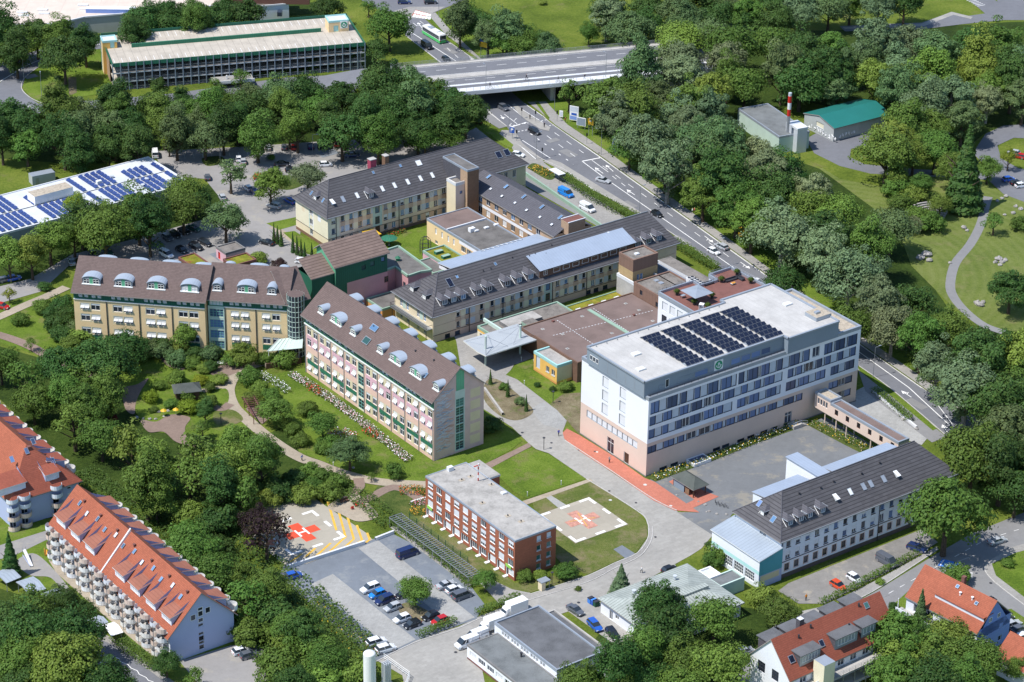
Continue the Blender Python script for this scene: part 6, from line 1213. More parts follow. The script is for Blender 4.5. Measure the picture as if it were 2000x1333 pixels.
b.face(face('R',X,Y),0,ZR,'w_whitewash',[(3+i*3.5,z,1.8,2.0,('white_frame','glass',1,''))for i in range(7)for z in(.6,3.5,6.3)]);b.face(face('L',X,Y),0,ZR,'w_white',[(2.2,6.2,2.2,2.4,('dark_frame','glass',2,'g')),(6.2,3.0,1.6,2.0,('dark_frame','glass',2,'g')),(6.4,6.2,2.0,2.4,('dark_frame','glass',2,'g'))]);b.face(face('E',X,Y),0,ZR,'w_lilac',[(4,z,.8,1.2,('dark_frame','glass','',''))for z in(2,5)]);b.face(face('B',X,Y),0,ZR,'w_white');b.done()
build('gable',MB().poly([(0,0,ZR),(0,Y/2,ZR+RH),(0,Y,ZR)],'w_white').poly([(X,0,ZR),(X,Y,ZR),(X,Y/2,ZR+RH)],'w_lilac'),t);build('roof',hiproof(X,Y,ZR,RH,.5,'tile_red',0,0),t);Rf,Bf=face('R',X,Y),face('B',X,Y)
def flatdormer(t,fc,u,v,z,w_,l,h,gl=4):
 mb=MB().box(-.2,w_+.2,-.5,l,h,h+.18,'roof_grey');mb.poly([(0,0,0),(w_,0,0),(w_,0,h),(0,0,h)],'capmetal').poly([(0,0,0),(0,0,h),(0,l,h)],'tile_slate').poly([(w_,0,0),(w_,l,h),(w_,0,h)],'tile_slate');o=att(t,'dormer',mb,fc,u,v,z);w2=bpy.data.objects.new('window',winmesh(w_*.75,h*.6,('white_frame','glass',gl,'')));link(w2,o);w2 .location=(w_*.12,-.18,h*.25)
flatdormer(t,Rf,3.4,.8,ZR+.8*kH,5.6,2.8,2.6);flatdormer(t,Rf,13.2,.9,ZR+.9*kH,6.3,2.8,2.6);flatdormer(t,Rf,20.6,.9,ZR+.9*kH,4.0,2.8,2.6,2)
for i in range(5):flatdormer(t,Bf,2+i*5.6,.8,ZR+.8*kH,4.4,3.0,3.0)
build('roof_terrace',MB().box(9.5,X-5.5,-2.6,0,5.9,6.1,'concrete').box(9.5,X-5.5,-2.6,0,3.0,3.2,'concrete'),t);railing('railing',[(9.5,-2.5,6.1),(X-5.5,-2.5,6.1)],1.0,'metal_grey',t,1.5,3);[build('post',MB().cyl(9.6+i*3.3,-2.4,0,6,.09,'metal_grey',6),t)for i in range(5)]
build('lift_shaft',MB().box(6.2,9.2,-3.4,-.3,0,11.2,'w_pale','capmetal'),t);skylight(t,Rf,1.6,1.6,ZR+.15+1.6*kH,kH,1.4,1.6,'solar');skylight(t,Rf,10.2,1.9,ZR+.15+1.9*kH,kH,1.2,1.5,'solar');skylight(t,Rf,X-5.2,4.2,ZR+.15+4.2*kH,kH,1.2,1.3,'glass_green')
for(u,v_)in((6.2,4.4),(10,5.0),(19,3.0),(23.5,5.0)):build('roof_vent',MB().cyl(0,0,0,.8,.2,'metal_dark',7),t,(u,v_,ZR+v_*kH))
build('chimney',MB().box(8.0,9.2,Y/2+.4,Y/2+1.5,ZR+RH-1.2,ZR+RH+1.1,'tile_slate','capwhite'),t);build('balcony',MB().box(1.5,6.0,-2.2,0,6.1,6.3,'concrete').box(1.5,6.0,-2.3,-2.2,6.3,7.2,'w_whitewash').box(1.4,1.5,-2.3,0,6.3,7.2,'w_whitewash'),t)
f=FR((1909,1234),7.0,B=(1955,1214),C=(1757.5,1170),ang=43);f.X=11.2;X,Y=f.X,f.Y;t=f.thing('orange_roofed_house','two storey house with steep orange roof, bright blue gable and white balconies','building');b=Bld(t);RO=5.3;kO=RO/(X/2)
b.face(face('L',X,Y),0,7.0,'w_whitewash',[(2+i*3.6,z,1.7,1.9,('white_frame','glass',1,''))for i in range(6)for z in(.8,3.9)]);b.face(face('R',X,Y),0,7.0,'w_blue',[(7.6,z,1.2,1.3,('white_frame','glass','',''))for z in(1.2,4.4)]);[b.face(face(k,X,Y),0,7.0,'w_blue')for k in 'EB'];b.done();build('gable',MB().poly([(0,0,4.6),(X,0,4.6),(X/2,0,7+RO)],'w_blue').poly([(0,Y,7),(X/2,Y,7+RO),(X,Y,7)],'w_blue'),t)
build('roof',hiproof(X,Y,7.0,RO,.4,'tile_orange',0,0,axis='y'),t);Lf=face('L',X,Y)
for u_ in(3.6,6.4):o=bpy.data.objects.new('window',winmesh(1.0,1.1,('white_frame','glass',1,'')));link(o,t);o.location=(u_,-.2,7.6)
mb=MB();mb.box(0,13,-.2,3.2,1.7,1.85,'tile_orange');mb.poly([(0,0,0),(13,0,0),(13,0,1.7),(0,0,1.7)],'w_whitewash');o=att(t,'roof_recess',mb,Lf,6,1.7,7.0+1.7*kO-.9)
build('balcony',MB().box(-2.0,0,2,20,3.3,3.5,'concrete').box(-2.1,-2.0,2,20,3.5,4.4,'w_whitewash'),t);[build('post',MB().cyl(-1.8,y,0,6.6,.1,'white',6),t)for y in(2.4,8,14,19.6)];vents(t,[(X/2-1.6,5,7+4.0*kO),(X/2-1.8,8,7+3.8*kO)],h=.7,r=.2,mt='white');build('chimney',MB().box(X/2+.5,X/2+1.3,9,9.8,11,13.4,'terrace_red'),t);skylight(t,Lf,Y-4,3.4,7.15+3.4*kO,kO,.8,.8);skylight(t,Lf,9,4.4,7.15+4.4*kO,kO,.8,.8)
def smallhouse(label,A,z,X,Y,rise,wm,ang,rm='tile_orange'):
 f=FR(A,z,X=X,Y=Y,ang=ang);t=f.thing('small_house',label,'building');b=Bld(t);[b.face(face(k,X,Y),0,z,wm,[(2,1.2,1.2,1.3,SW),(Y-4,1.2,1.2,1.3,SW)]if k in 'L' else())for k in 'RLEB'];b.done();build('gable',MB().poly([(0,0,z),(X,0,z),(X/2,0,z+rise)],wm).poly([(0,Y,z),(X/2,Y,z+rise),(X,Y,z)],wm),t);build('roof',hiproof(X,Y,z,rise,.4,rm,0,0,axis='y'),t)
smallhouse('house with orange roof cut off by the lower right corner of the photo',(2068,1345),4.5,9,16,4,'w_whitewash',43);smallhouse('pale green house with orange roof at the right edge behind the round shrub',(2075,1105),7.0,10,11.5,4.5,'w_lightgreen',30)
ZA=6.0;f=Frame((19,453),(372,358),None,ZA,1);dX=G(292,306,ZA)-G(372,358,ZA);xv=f.x*45;a0=G(372,358,ZA)-f.x*(f.X+45);f.O=Vector((a0 .x,a0 .y,0));f.X+=45;f.Y=abs(dX.dot(f.y));X,Y=f.X,f.Y
t=f.thing('solar_roof_hall','long grey hall with white roof carrying many rows of blue solar panels','building');stripes('cladding',(0.26,0.30,0.30),(0.17,0.20,0.20),3.0,0.03,0,0.7,0.08);b=Bld(t);[b.face(face(k,X,Y),0,ZA,'cladding')for k in 'RLEB'];b.done();flatroof(t,X,Y,ZA-.1,.25,.3,'sheet_white','capwhite')
random.seed(2);cnt=0
mb=MB()
for i in range(int(X/1.95)):
 for(y0,y1)in((1.0,Y*.46),(Y*.52,Y-1)):
  if(i%8)in(6,7)or(y0>Y*.4 and X-46<i*1.95<X-34)or random.random()<.10:continue
  if y0>Y*.4 and(i//8)%2==0:y1=y0+(y1-y0)*.62
  m3=MB();n=max(2,int((y1-y0)/1.7));x=X-2.4-i*1.95
  for j in range(n):a_,c_=y0+(y1-y0)*j/n,y0+(y1-y0)*(j+.9)/n;m3 .poly([(x,a_,ZA+.1),(x+1.15,a_,ZA+.55),(x+1.15,c_,ZA+.55),(x,c_,ZA+.1)],'solar_blue')
  cnt+=1;build('solar_panel_row',m3,t)
p=f.loc(133,368,ZA);o=box_on(t,'plant_room',X-62+19,Y*.5,ZA-.1,12,4.4,2.6,'w_white','gravel_light');build('roof_line',MB().box(1,X-1,Y*.485,Y*.495,ZA-.05,ZA+.03,'metal_dark'),t);vents(t,[(X-12,6,ZA),(X-16,Y*.7,ZA),(X-9,9,ZA)],h=.6,r=.4,mt='metal_light')
build('roof_unit',MB().box(X-22,X-20.5,Y*.6,Y*.6+1,ZA,ZA+1,'white'),t)
a,c_=G(58,355,3),G(85,365,3);t=thing('small_container','small grey container on the grass behind the solar roof hall','container',(a.x,a.y+4,0),rad(30));build('box',MB().box(0,7,0,3,0,2.8,'w_grey','capmetal'),t);build('door',MB().box(1,2,-.06,0,0,2.1,'metal_grey'),t)
ZD=8.9;f=FR((219.6,126),ZD,X=80.5,Y=26.7,ang=16.0);X,Y=f.X,f.Y;t=f.thing('parking_deck','open parking deck with pale concrete roof level and dark green parapets','parking deck')
for k,z in enumerate((.1,2.9,5.8,8.6)):build('floor_slab',MB().box(.3,X-.3,.3,Y-.3,z-.25 if k else .02,z,'dark_concrete','deck_concrete'),t)
mb=MB();n=33
for i in range(n+1):u=i*X/n;build('column',MB().box(u-.14,u+.14,-.22,.12,0,ZD+.1,'w_greyblue'),t)
build('parapet',MB().box(0,X,-.05,.1,7.9,ZD+.25,'w_green2').box(0,X,Y-.1,Y+.1,7.9,ZD+.6,'w_green').box(-.1,.08,0,Y,7.9,ZD+.3,'w_green2').box(X-.1,X+.08,0,Y,7.9,ZD+.3,'w_green2'),t);build('ramp_parapet',MB().box(X*.1,X*.86,Y*.52,Y*.54,8.62,ZD+.9,'w_green2'),t)
mb=MB()
for z in(2.9,5.8):mb.box(0,X,-.1,0,z-.28,z+.02,'metal_light');
for z in(3.9,6.8,1.1):mb.box(0,X,-.05,0,z-.05,z+.05,'metal_grey')
build('guard_rail',mb,t);build('rear_wall',MB().box(0,X,Y-.5,Y-.3,0,8,'dark_concrete').box(0,.15,Y*.3,Y,0,8,'brick_tan'),t);mb=MB()
for i in range(32):dashes(mb,[(i*X/32+1,.6),(i*X/32+1,5.4)],.12,8.63,'white',5,1);dashes(mb,[(i*X/32+1,Y-5.4),(i*X/32+1,Y-.6)],.12,8.63,'white',5,1)
build('bay_marking',mb,t)
b=Bld(t);b.face(face('R',4.6,5,-1.0,Y-12),0,11.2,'w_ochre',[(2.4,8.7,1.4,2.1,('teal_frame','w_aqua','',''),'door')]);b.face(face('L',4.6,5,-1.0,Y-12),0,11.2,'w_yellow',(),[(0,0,1.6,11.2,'w_aqua')]);b.face(face('E',4.6,5,-1,Y-12),0,11.2,'w_ochre');b.face(face('B',4.6,5,-1,Y-12),0,11.2,'w_ochre');b.done('stair_house');flatroof(t,4.6,5,11.0,.3,.3,'sheet_white','cap_turq',x0=-1.0,y0=Y-12,name='stair_house_roof')
b=Bld(t);b.face(face('R',6.6,5.5,X-9,Y-14),8.6,12.4,'w_yellow',[(1.6,8.7,1.6,2.1,('teal_frame','w_aqua','',''),'door')]);b.face(face('L',6.6,5.5,X-9,Y-14),8.6,12.4,'w_yellow');b.face(face('E',6.6,5.5,X-9,Y-14),0,12.4,'w_yellow');b.face(face('B',6.6,5.5,X-9,Y-14),8.6,12.4,'w_yellow');b.done('stair_house');flatroof(t,6.6,5.5,12.2,.3,.3,'sheet_white','cap_turq',x0=X-9,y0=Y-14,name='stair_house_roof');emblem(t,face('R',6.6,5.5,X-9,Y-14),5.0,10.9,2.4)
t2=f.thing('entrance_ramp','white concrete ramp with barrier at the foot of the parking deck','ramp');build('deck',MB().box(X*.38,X*.54,-6.5,-.4,1.6,1.9,'white','pavement').box(X*.38,X*.54,-6.6,-6.4,1.9,2.7,'white'),t2);build('barrier',MB().box(X*.44,X*.5,-3,-2.9,2.8,2.95,'white').box(X*.435,X*.44,-3.2,-2.7,1.9,3.1,'white'),t2)
DK=f
def pxprism(name,label,pts,z,wm,rm,z0=0):
 P_=[G(x,y,z)for x,y in pts];c=sum(P_,Vector())/len(P_);a=sum(P_[i].x*P_[(i+1)%len(P_)].y-P_[(i+1)%len(P_)].x*P_[i].y for i in range(len(P_)))
 if a<0:P_.reverse()
 t=thing(name,label,'building',(c.x,c.y,0));build('wall',MB().prism([(p.x-c.x,p.y-c.y)for p in P_],z0,z,wm,rm),t);mb=MB();L_=[(p.x-c.x,p.y-c.y)for p in P_];ribbon(mb,L_,.5,z+.3,'capwhite',closed=True,h=.5);build('parapet',mb,t);return t,c
t,c=pxprism('warehouse','large warehouse with pinkish flat roof and small roof lights beyond the trees, upper left',[(-80,52),(112,47),(165,34),(235,28),(420,12),(520,2),(530,-40),(-80,-40)],6.0,'w_grey','warehouse_roof')
for q in((42,25),(45,31),(82,20),(85,27),(161,11),(165,18)):p=G(*q,6)-c;dome(t,p.x-1.5,p.y-.8,6.0,3.4,1.4)
p=G(165,32,6)-c;build('roof_plant',MB().box(0,16,0,3,5.5,7.4,'w_blue','capwhite'),t,(p.x,p.y+3,0))
t,c=pxprism('office_building','white walled building with dark brown upper storey at the top edge of the photo',[(498,14),(564,8),(562,-20),(490,-20)],6.5,'w_whitewash','gravel');p0=G(498,14,6.5)-c;build('upper_storey',MB().box(-16,13.5,p0 .y+3.0,p0 .y+14,6.5,10.5,'brown_frame','gravel'),t);[build('window',MB().box(x,x+1.6,p0 .y-.6,p0 .y+2,3.5,4.9,'glass'),t)for x in(-9,3)]
f=FR((1629,250),4.6,B=(1722,214),C=(1566,222.5),ang=34);X,Y=f.X,f.Y;t=f.thing('green_roofed_shed','grey shed with teal green sheet roof and graffiti on its walls','building');b=Bld(t);b.face(face('L',X,Y),0,4.6,'w_grey',[(Y*.4,2.4,3.6,1.6,('metal_light','w_pale','',''))]);[b.face(face(k,X,Y),0,4.6,'w_grey')for k in 'REB'];b.done()
build('gable',MB().poly([(0,0,4.6),(0,Y/2,6.2),(0,Y,4.6)],'w_grey').poly([(X,0,4.6),(X,Y,4.6),(X,Y/2,6.2)],'w_grey'),t);build('roof',hiproof(X,Y,4.6,1.7,.4,'sheet_green',0,0),t)
mb=MB();random.seed(8)
def graf(mb,u0,n,z0,h,fn):
 for k in range(n):
  pts=[(u0+k*h*.8+random.random()*h*.6,z0+random.random()*h)for _ in range(6)]
  for a,c_ in zip(pts[:-1],pts[1:]):mb.tube(fn(*a),fn(*c_),.12,'white',4)
graf(mb,Y*.15,5,.5,1.7,lambda u,z:(-.06,Y-u,z));graf(mb,Y*.52,6,.5,1.8,lambda u,z:(-.06,Y-u,z));graf(mb,X*.1,6,.7,1.4,lambda u,z:(u,-.06,z));build('graffiti',mb,t)
f,t=simple('boiler_house','pale green flat roofed boiler house among the trees',(1522,268),(1579,256),(1452,211),5.4,'w_boiler','roof_grey2','capmetal',ang=26);p=f.loc(1552,254,5.4);build('duct',MB().box(p[0]-2.5,p[0]+1.5,.8,4.0,5.3,8.0,'metal_light').box(p[0]-2.2,p[0]+1.2,-2.2,-.02,0,7.6,'metal_light').box(p[0]-2.3,p[0]+1.3,-2.3,1,7.4,8.1,'capwhite'),t)
c=G(1536.5,290);t=thing('chimney','tall steel chimney with red and white bands beside the boiler house','chimney',(c.x,c.y,0));build('shaft',MB().cyl(0,0,0,10.5,.5,'metal_grey',14),t);[build('band',MB().cyl(0,0,10.5+k*2.1,12.6+k*2.1,.56,'red' if k%2==0 else 'white',14),t)for k in range(3)];build('rim',MB().cyl(0,0,16.8,17.8,.52,'metal_light',14),t)
f,t=simple('small_shed','small pink walled shed with dark flat roof in the car park',(441,495.5),(476,483),(420,483),3.2,'w_pinkpale','gravel','dark_concrete',lambda X,Y:{'L':[(1,.1,1.1,2.1,('red','red','',''),'door')],'mR':'w_mauve'});
for lab,q in(('low garage with reddish mossy roof behind the four dormer yellow wing',((375,522),(405,512),(335,507))),('low garage with brown mossy roof right of the small pink shed',((455,520),(502,508),(424,510)))):simple('mossy_garage',lab,q[0],q[1],q[2],2.8,'w_brownwall','sedum','terrace_red')
def shelter(label,A,B,C,z,rm,name='carport',rise=.5,group=None,closed=False):
 f=Frame(A,B,C,z);X,Y=f.X,f.Y;t=f.thing(name,label,'shelter',group);build('roof',hiproof(X,Y,z,rise,.1,rm,0,0,th=.12),t);[build('post',MB().cyl(x,y,0,z,.08,'metal_grey',6),t)for x in(.3,X-.3)for y in(.3,Y-.3)]
 if closed:build('wall',MB().box(.2,X-.2,Y-.2,Y-.1,0,z-.1,'wood_grey').box(.2,.3,.2,Y-.2,0,z-.1,'wood_grey'),t)
 return f,t
for i,(lab,q)in enumerate((('grey roofed cycle shelter at the left edge',((12,1139),(41,1127),(-12,1120))),('grey roofed cycle shelter, middle one of three by the playground',((56,1161),(89,1150),(32,1137))),('grey roofed cycle shelter half under the dark shrubs',((105,1182),(137,1170),(81,1160))),('grey ridged bin shelter by the pavement',((187,1226),(211,1215),(175,1210))),('white roofed shelter next to the blue and green bins',((217,1242),(240,1235),(200,1222))))):shelter(lab,q[0],q[1],q[2],2.5,'white' if i==4 else 'seam_grey',group='small shelters by the apartment block')
f=Frame((1354.7,955),(1382,944.5),(1313,929),2.7);X,Y=f.X,f.Y;t=f.thing('cycle_pavilion','open pavilion with dark hipped roof on the red paving','pavilion');mat('roof_dark',(0.085,0.095,0.085),0.8,0.15);build('roof',hiproof(X,Y,2.7,1.5,.3,'roof_dark',X/2,X/2,axis='y',th=.15),t);[build('post',MB().box(x-.1,x+.1,y-.1,y+.1,0,2.7,'wood_dark'),t)for x in(.3,X-.3)for y in(.3,Y/2,Y-.3)];build('panel',MB().box(.1,.2,Y*.45,Y-.5,.1,2.0,'w_greyblue'),t);build('panel',MB().box(.1,.2,Y*.22,Y*.4,.2,1.8,'wood'),t)
f=Frame((342,767),(392,762),(330,752),2.8);X,Y=f.X,f.Y;t=f.thing('garden_pavilion','dark roofed timber garden pavilion among the shrubs','pavilion');build('roof',hiproof(X,Y,2.8,1.2,.3,'roof_dark',1.6,1.6,th=.15),t);build('wall',MB().box(.3,X-.3,.3,Y-.3,0,2.7,'wood_dark'),t)
c=G(723,1398);t=thing('gas_tank','tall white liquid gas tank at the bottom edge of the photo','tank',(c.x,c.y,0));R_=1.25;mb=MB().cyl(0,0,.6,14.8,R_,'white',24);[mb.cyl(0,0,14.8+.16*k,14.96+.16*k,R_*math.cos(k*.3),'white',24,R_*math.cos((k+1)*.3))for k in range(5)];build('vessel',mb,t);[build('leg',MB().cyl(R_*.8*math.cos(a),R_*.8*math.sin(a),0,.7,.12,'metal_grey',6),t)for a in(0,2,4)]
c=G(752,1340);t=thing('gas_evaporator','bank of grey finned evaporator tubes beside the white tank','evaporator',(c.x,c.y,0),rad(K));[build('finned_tube',MB().cyl(x*.45,y*.5,.3,5.2,.15,'metal_light',6),t)for x in range(4)for y in range(3)];build('frame',MB().box(-.3,1.8,-.3,1.4,0,.3,'concrete'),t)
fp=gp([(750,1289),(800,1325),(790,1350)]);t=thing('fence','white railing fence around the gas tank compound','fence',(0,0,0));railing('railing',[(p[0],p[1],.05)for p in fp],1.5,'white',t,1.2,3,.05)
ZB=6.5;f=Frame((876,183),(1262,147),(868,124),ZB);X,Y=f.X+40,f.Y;f.O=f.O-f.x*12;t=f.thing('road_bridge','wide concrete road bridge with two carriageways, white footway and railings','bridge')
build('deck',MB().box(0,X,0,Y,ZB-1.3,ZB,'dark_concrete','road_light'),t);build('edge_beam',MB().box(0,X,-.5,0,ZB-1.0,ZB+.25,'capwhite').box(0,X,Y,Y+.4,ZB-1,ZB+.3,'concrete'),t);z=ZB+.02;w4=Y
def strip_(y0,y1,mt,z_=z):return MB().poly([(0,y0,z_),(X,y0,z_),(X,y1,z_),(0,y1,z_)],mt)
build('carriageway',strip_(2.9,Y*.46,'road',z+.01),t);build('carriageway',strip_(Y*.60,Y-1.6,'road',z+.01),t);build('footway',MB().box(0,X,0,2.6,ZB,ZB+.16,'white'),t);build('median',MB().box(0,X,Y*.47,Y*.59,ZB,ZB+.14,'concrete'),t);build('kerb',MB().box(0,X,5.2,6.1,ZB,ZB+.12,'capwhite').box(0,X,Y-1.5,Y,ZB,ZB+.14,'concrete'),t)
mb=MB();[dashes(mb,[(0,y),(X,y)],.16,z+.03,'paint_white',3.2,3.4)for y in(Y*.38,Y*.78)];[ribbon(mb,[(0,y),(X,y)],.14,z+.03,'paint_white')for y in(6.5,Y*.455,Y*.61,Y-1.9)];build('lane_marking',mb,t)
railing('railing',[(0,-.2,ZB+.25),(X,-.2,ZB+.25)],1.1,'metal_light',t,2.2,3,.05);railing('railing',[(0,Y+.2,ZB+.25),(X,Y+.2,ZB+.25)],1.1,'metal_grey',t,2.5,3,.05)
for q in((1074,192),):p=f.loc(q[0],q[1]+0,0);build('pier',MB().box(p[0]-.6,p[0]+.6,2,Y-2,0,ZB-1.2,'concrete'),t)
p=f.loc(1200,180,0);build('abutment',MB().box(p[0]+6,X,.5,Y-.5,0,ZB-1.2,'concrete'),t);BR=f
t=f.thing('approach_ramp',None,None);bpy.data.objects.remove(t)
mb=MB();a0,a1=f.world(0,0),f.world(0,Y);b0,b1=G(560,172),G(560,152);n=8
def ip(p,q,s,z):v=p.lerp(q,s);return(v.x,v.y,z)
for i in range(n):
 s,s2=i/n,(i+1)/n;e=lambda q:ZB*.5*(1+math.cos(PI*q));z1,z2=e(s),e(s2)
 mb.poly([ip(a0,b0,s,z1),ip(a1,b1,s,z1),ip(a1,b1,s2,z2),ip(a0,b0,s2,z2)],'road');mb.poly([ip(a0,b0,s,z1),ip(a0,b0,s2,z2),ip(a0,b0,s2,0),ip(a0,b0,s,0)],'forest_floor');mb.poly([ip(a1,b1,s2,z2),ip(a1,b1,s,z1),ip(a1,b1,s,0),ip(a1,b1,s2,0)],'forest_floor')
o=build('road',mb);o['kind']='structure';o['category']='road'
c=G(831,496);t=thing('arched_pergola','domed dark steel pergola frame on the courtyard lawn','pergola',(c.x,c.y,0));mb=MB()
for k in range(6):
 a=2*PI*k/6;x,y=1.5*math.cos(a),1.5*math.sin(a);build('post',MB().cyl(x,y,0,3.6,.09,'metal_dark',6),t);mb.path([(x*math.cos(q*PI/10),y*math.cos(q*PI/10),3.6+1.6*math.sin(q*PI/10))for q in range(6)],.07,'metal_dark')
for z in(1.2,2.4,3.6):mb.path([(1.5*math.cos(2*PI*k/12),1.5*math.sin(2*PI*k/12),z)for k in range(13)],.06,'metal_dark')
build('dome',mb,t)
c=G(700,486);t=thing('glass_pyramid','glazed pyramid roof and yellow sail beside the green block','rooflight',(c.x,c.y,0),rad(K));build('wall',MB().prism([(-7,-2),(3,-2),(3,2),(-7,2)],0,3.0,'white'),t);build('glazing',MB().poly([(-7,-2,3.0),(-2,-2,3.0),(-4.5,0,4.6)],'glass_sky').poly([(-2,-2,3.0),(-2,2,3.0),(-4.5,0,4.6)],'glass_sky').poly([(-7,2,3.0),(-7,-2,3.0),(-4.5,0,4.6)],'glass_sky').poly([(-2,2,3.0),(-7,2,3.0),(-4.5,0,4.6)],'glass_sky'),t);build('sail',MB().solid([[(2,-1,3.2),(7,-1,3.0),(7,3,3.2),(3,3,3.4)]],.1,'yellow'),t)
parasol('parasol','dark green parasol over the courtyard terrace seats',G(760,480),2.4,2.8,'w_green2')
c=G(1836,436);t=thing('stone_steps','curved stone amphitheatre steps in the park slope','steps',(c.x,c.y,0));[build('step',ribbon(MB(),[((3.5+k*.9)*math.cos(a),(3.5+k*.9)*math.sin(a))for a in[rad(62+9*j)for j in range(9)]],.55,.35+k*.28,'rock',h=.35),t)for k in range(8)]
def loft(mb,secs,mt,caps=True):
 """secs: rings of equal length along the body"""
 n=len(secs[0]);i0=len(mb.v);k=mb.mi(mt)
 for s_ in secs:mb.v+=[tuple(p)for p in s_]
 for a in range(len(secs)-1):
  for j in range(n):q=i0+a*n;mb.f.append((q+j,q+(j+1)%n,q+n+(j+1)%n,q+n+j));mb.m.append(k)
 if caps:mb.f.append(tuple(i0+j for j in reversed(range(n))));mb.m.append(k);mb.f.append(tuple(i0+(len(secs)-1)*n+j for j in range(n)));mb.m.append(k)
def ring(x,w_,z0,z1,t=.85):return[(x,-w_,z0),(x,w_,z0),(x,w_*1.0,z0+(z1-z0)*.6),(x,w_*t,z1),(x,-w_*t,z1),(x,-w_,z0+(z1-z0)*.6)]
CARK={'hatch':(4.0,.86,.92,1.48,.15,.55,2.3,3.05,.95),'estate':(4.7,.9,.92,1.48,.15,.5,2.7,3.5,.95),'saloon':(4.6,.89,.92,1.42,.85,1.45,2.6,3.4,.98),'suv':(4.5,.93,1.05,1.68,.12,.45,2.7,3.45,1.1),'mpv':(4.8,.95,1.1,1.85,.08,.3,3.2,4.0,1.15),'van':(5.4,1.0,1.25,2.1,.04,.15,3.9,4.75,1.3)}
def carmeshes(kind):
 L,w_,hz_,rz_,c0,r0,r1,c1,tz=CARK[kind];X=lambda x:x-L/2
 b=MB();loft(b,[ring(X(0),w_*.82,.35,tz*.9),ring(X(.12),w_*.96,.25,tz),ring(X(.6),w_,.2,tz),ring(X(c1-.2),w_,.2,hz_+.02),ring(X(L-.55),w_*.97,.2,hz_*.88),ring(X(L-.1),w_*.88,.28,hz_*.72),ring(X(L),w_*.78,.35,hz_*.62)],'paint')
 loft(b,[ring(X(r0),w_*.78,rz_-.07,rz_-.01,.9),ring(X(r0+.3),w_*.8,rz_-.06,rz_+.01,.9),ring(X(r1),w_*.78,rz_-.06,rz_,.9)],'paint')
 g=MB();A_=[(X(c0),-w_*.93,tz-.02),(X(c1),-w_*.93,hz_-.02),(X(c1),w_*.93,hz_-.02),(X(c0),w_*.93,tz-.02)];B_=[(X(r0),-w_*.76,rz_-.03),(X(r1),-w_*.76,rz_-.03),(X(r1),w_*.76,rz_-.03),(X(r0),w_*.76,rz_-.03)]
 for i in range(4):g.poly([A_[i],A_[(i+1)%4],B_[(i+1)%4],B_[i]],'car_glass')
 p=MB()
 for fx in((.5,)if kind!='van' else(.5,.8)):
  for s in(-1,1):a=Vector(A_[0]).lerp(Vector(A_[1]),fx);c_=Vector(B_[0]).lerp(Vector(B_[1]),fx);p.tube((a.x,s*abs(a.y)+s*.01,a.z),(c_.x,s*abs(c_.y)+s*.01,c_.z),.05,'paint',4)
 if kind=='van':
  for s in(-1,1):p.poly([(X(.2),s*w_*.92,tz),(X(2.9),s*w_*.92,tz),(X(2.9),s*w_*.8,rz_-.08),(X(.2),s*w_*.8,rz_-.08)],'paint')
 wm=MB();n=12;r=.33;wm.v+=[(r*math.cos(2*PI*j/n),y,r+r*math.sin(2*PI*j/n))for y in(-.11,.11)for j in range(n)]
 for j in range(n):wm.f.append((j,(j+1)%n,n+(j+1)%n,n+j));wm.m.append(wm.mi('tyre'))
 wm.f+=[tuple(reversed(range(n))),tuple(range(n,2*n))];wm.m+=[wm.mi('rim'),wm.mi('rim')]
 hl=MB().box(-.1,.1,-.2,.2,-.08,.08,'lamp_glass');tl=MB().box(-.06,.06,-.16,.16,-.09,.1,'tail_red')
 return dict(body=b.mesh('body'),windows=g.mesh('windows'),pillar=p.mesh('pillar'),wheel=wm.mesh('wheel'),headlight=hl.mesh('headlight'),taillight=tl.mesh('taillight'),spec=(X(.82),X(L-.85),w_-.06,L,hz_,tz))
CM={k:carmeshes(k)for k in CARK}
COL=dict(white=(.78,.79,.80),black=(.012,.013,.017),navy=(.012,.025,.10),blue=(.02,.10,.45),silver=(.42,.44,.46),grey=(.10,.11,.13),red=(.45,.015,.015),orange=(.60,.07,.02),green=(.02,.09,.07),skyblue=(.02,.22,.65))
KN=dict(hatch='hatchback',estate='estate',saloon='saloon',suv='SUV',mpv='minivan',van='van')
def car(px,py,ang,kind,colr,where,group=None,z=0.0,cat='car'):
 p=G(px,py,.7+z);M_=CM[kind];xr,xf,wy,L,hz_,tz=M_['spec']
 t=thing('parked_car' if group else('van' if kind=='van' else 'car'),'%s %s %s'%(dict(skyblue='bright blue',navy='dark blue',grey='dark grey',orange='orange red').get(colr,colr),KN[kind],where),'van' if kind=='van' else cat,(p.x,p.y,.11+z),rad(ang),group)
 def part(n_,loc=(0,0,0)):o=bpy.data.objects.new(n_,M_[n_]);link(o,t);o.location=loc;o.color=c4(COL[colr]);return o
 part('body');part('windows');part('pillar')
 for x in(xr,xf):
  for y in(-wy,wy):part('wheel',(x,y,0))
 for y in(-wy*.72,wy*.72):part('headlight',(L/2-.1,y,hz_*.62));part('taillight',(-L/2+.02,y,tz*.78))
 return t
C1='in the lower car park, '
g1,g2,g3,g4='cars in the lower car park','cars in the north car park','cars by the yellow building','cars in the gravel strip'
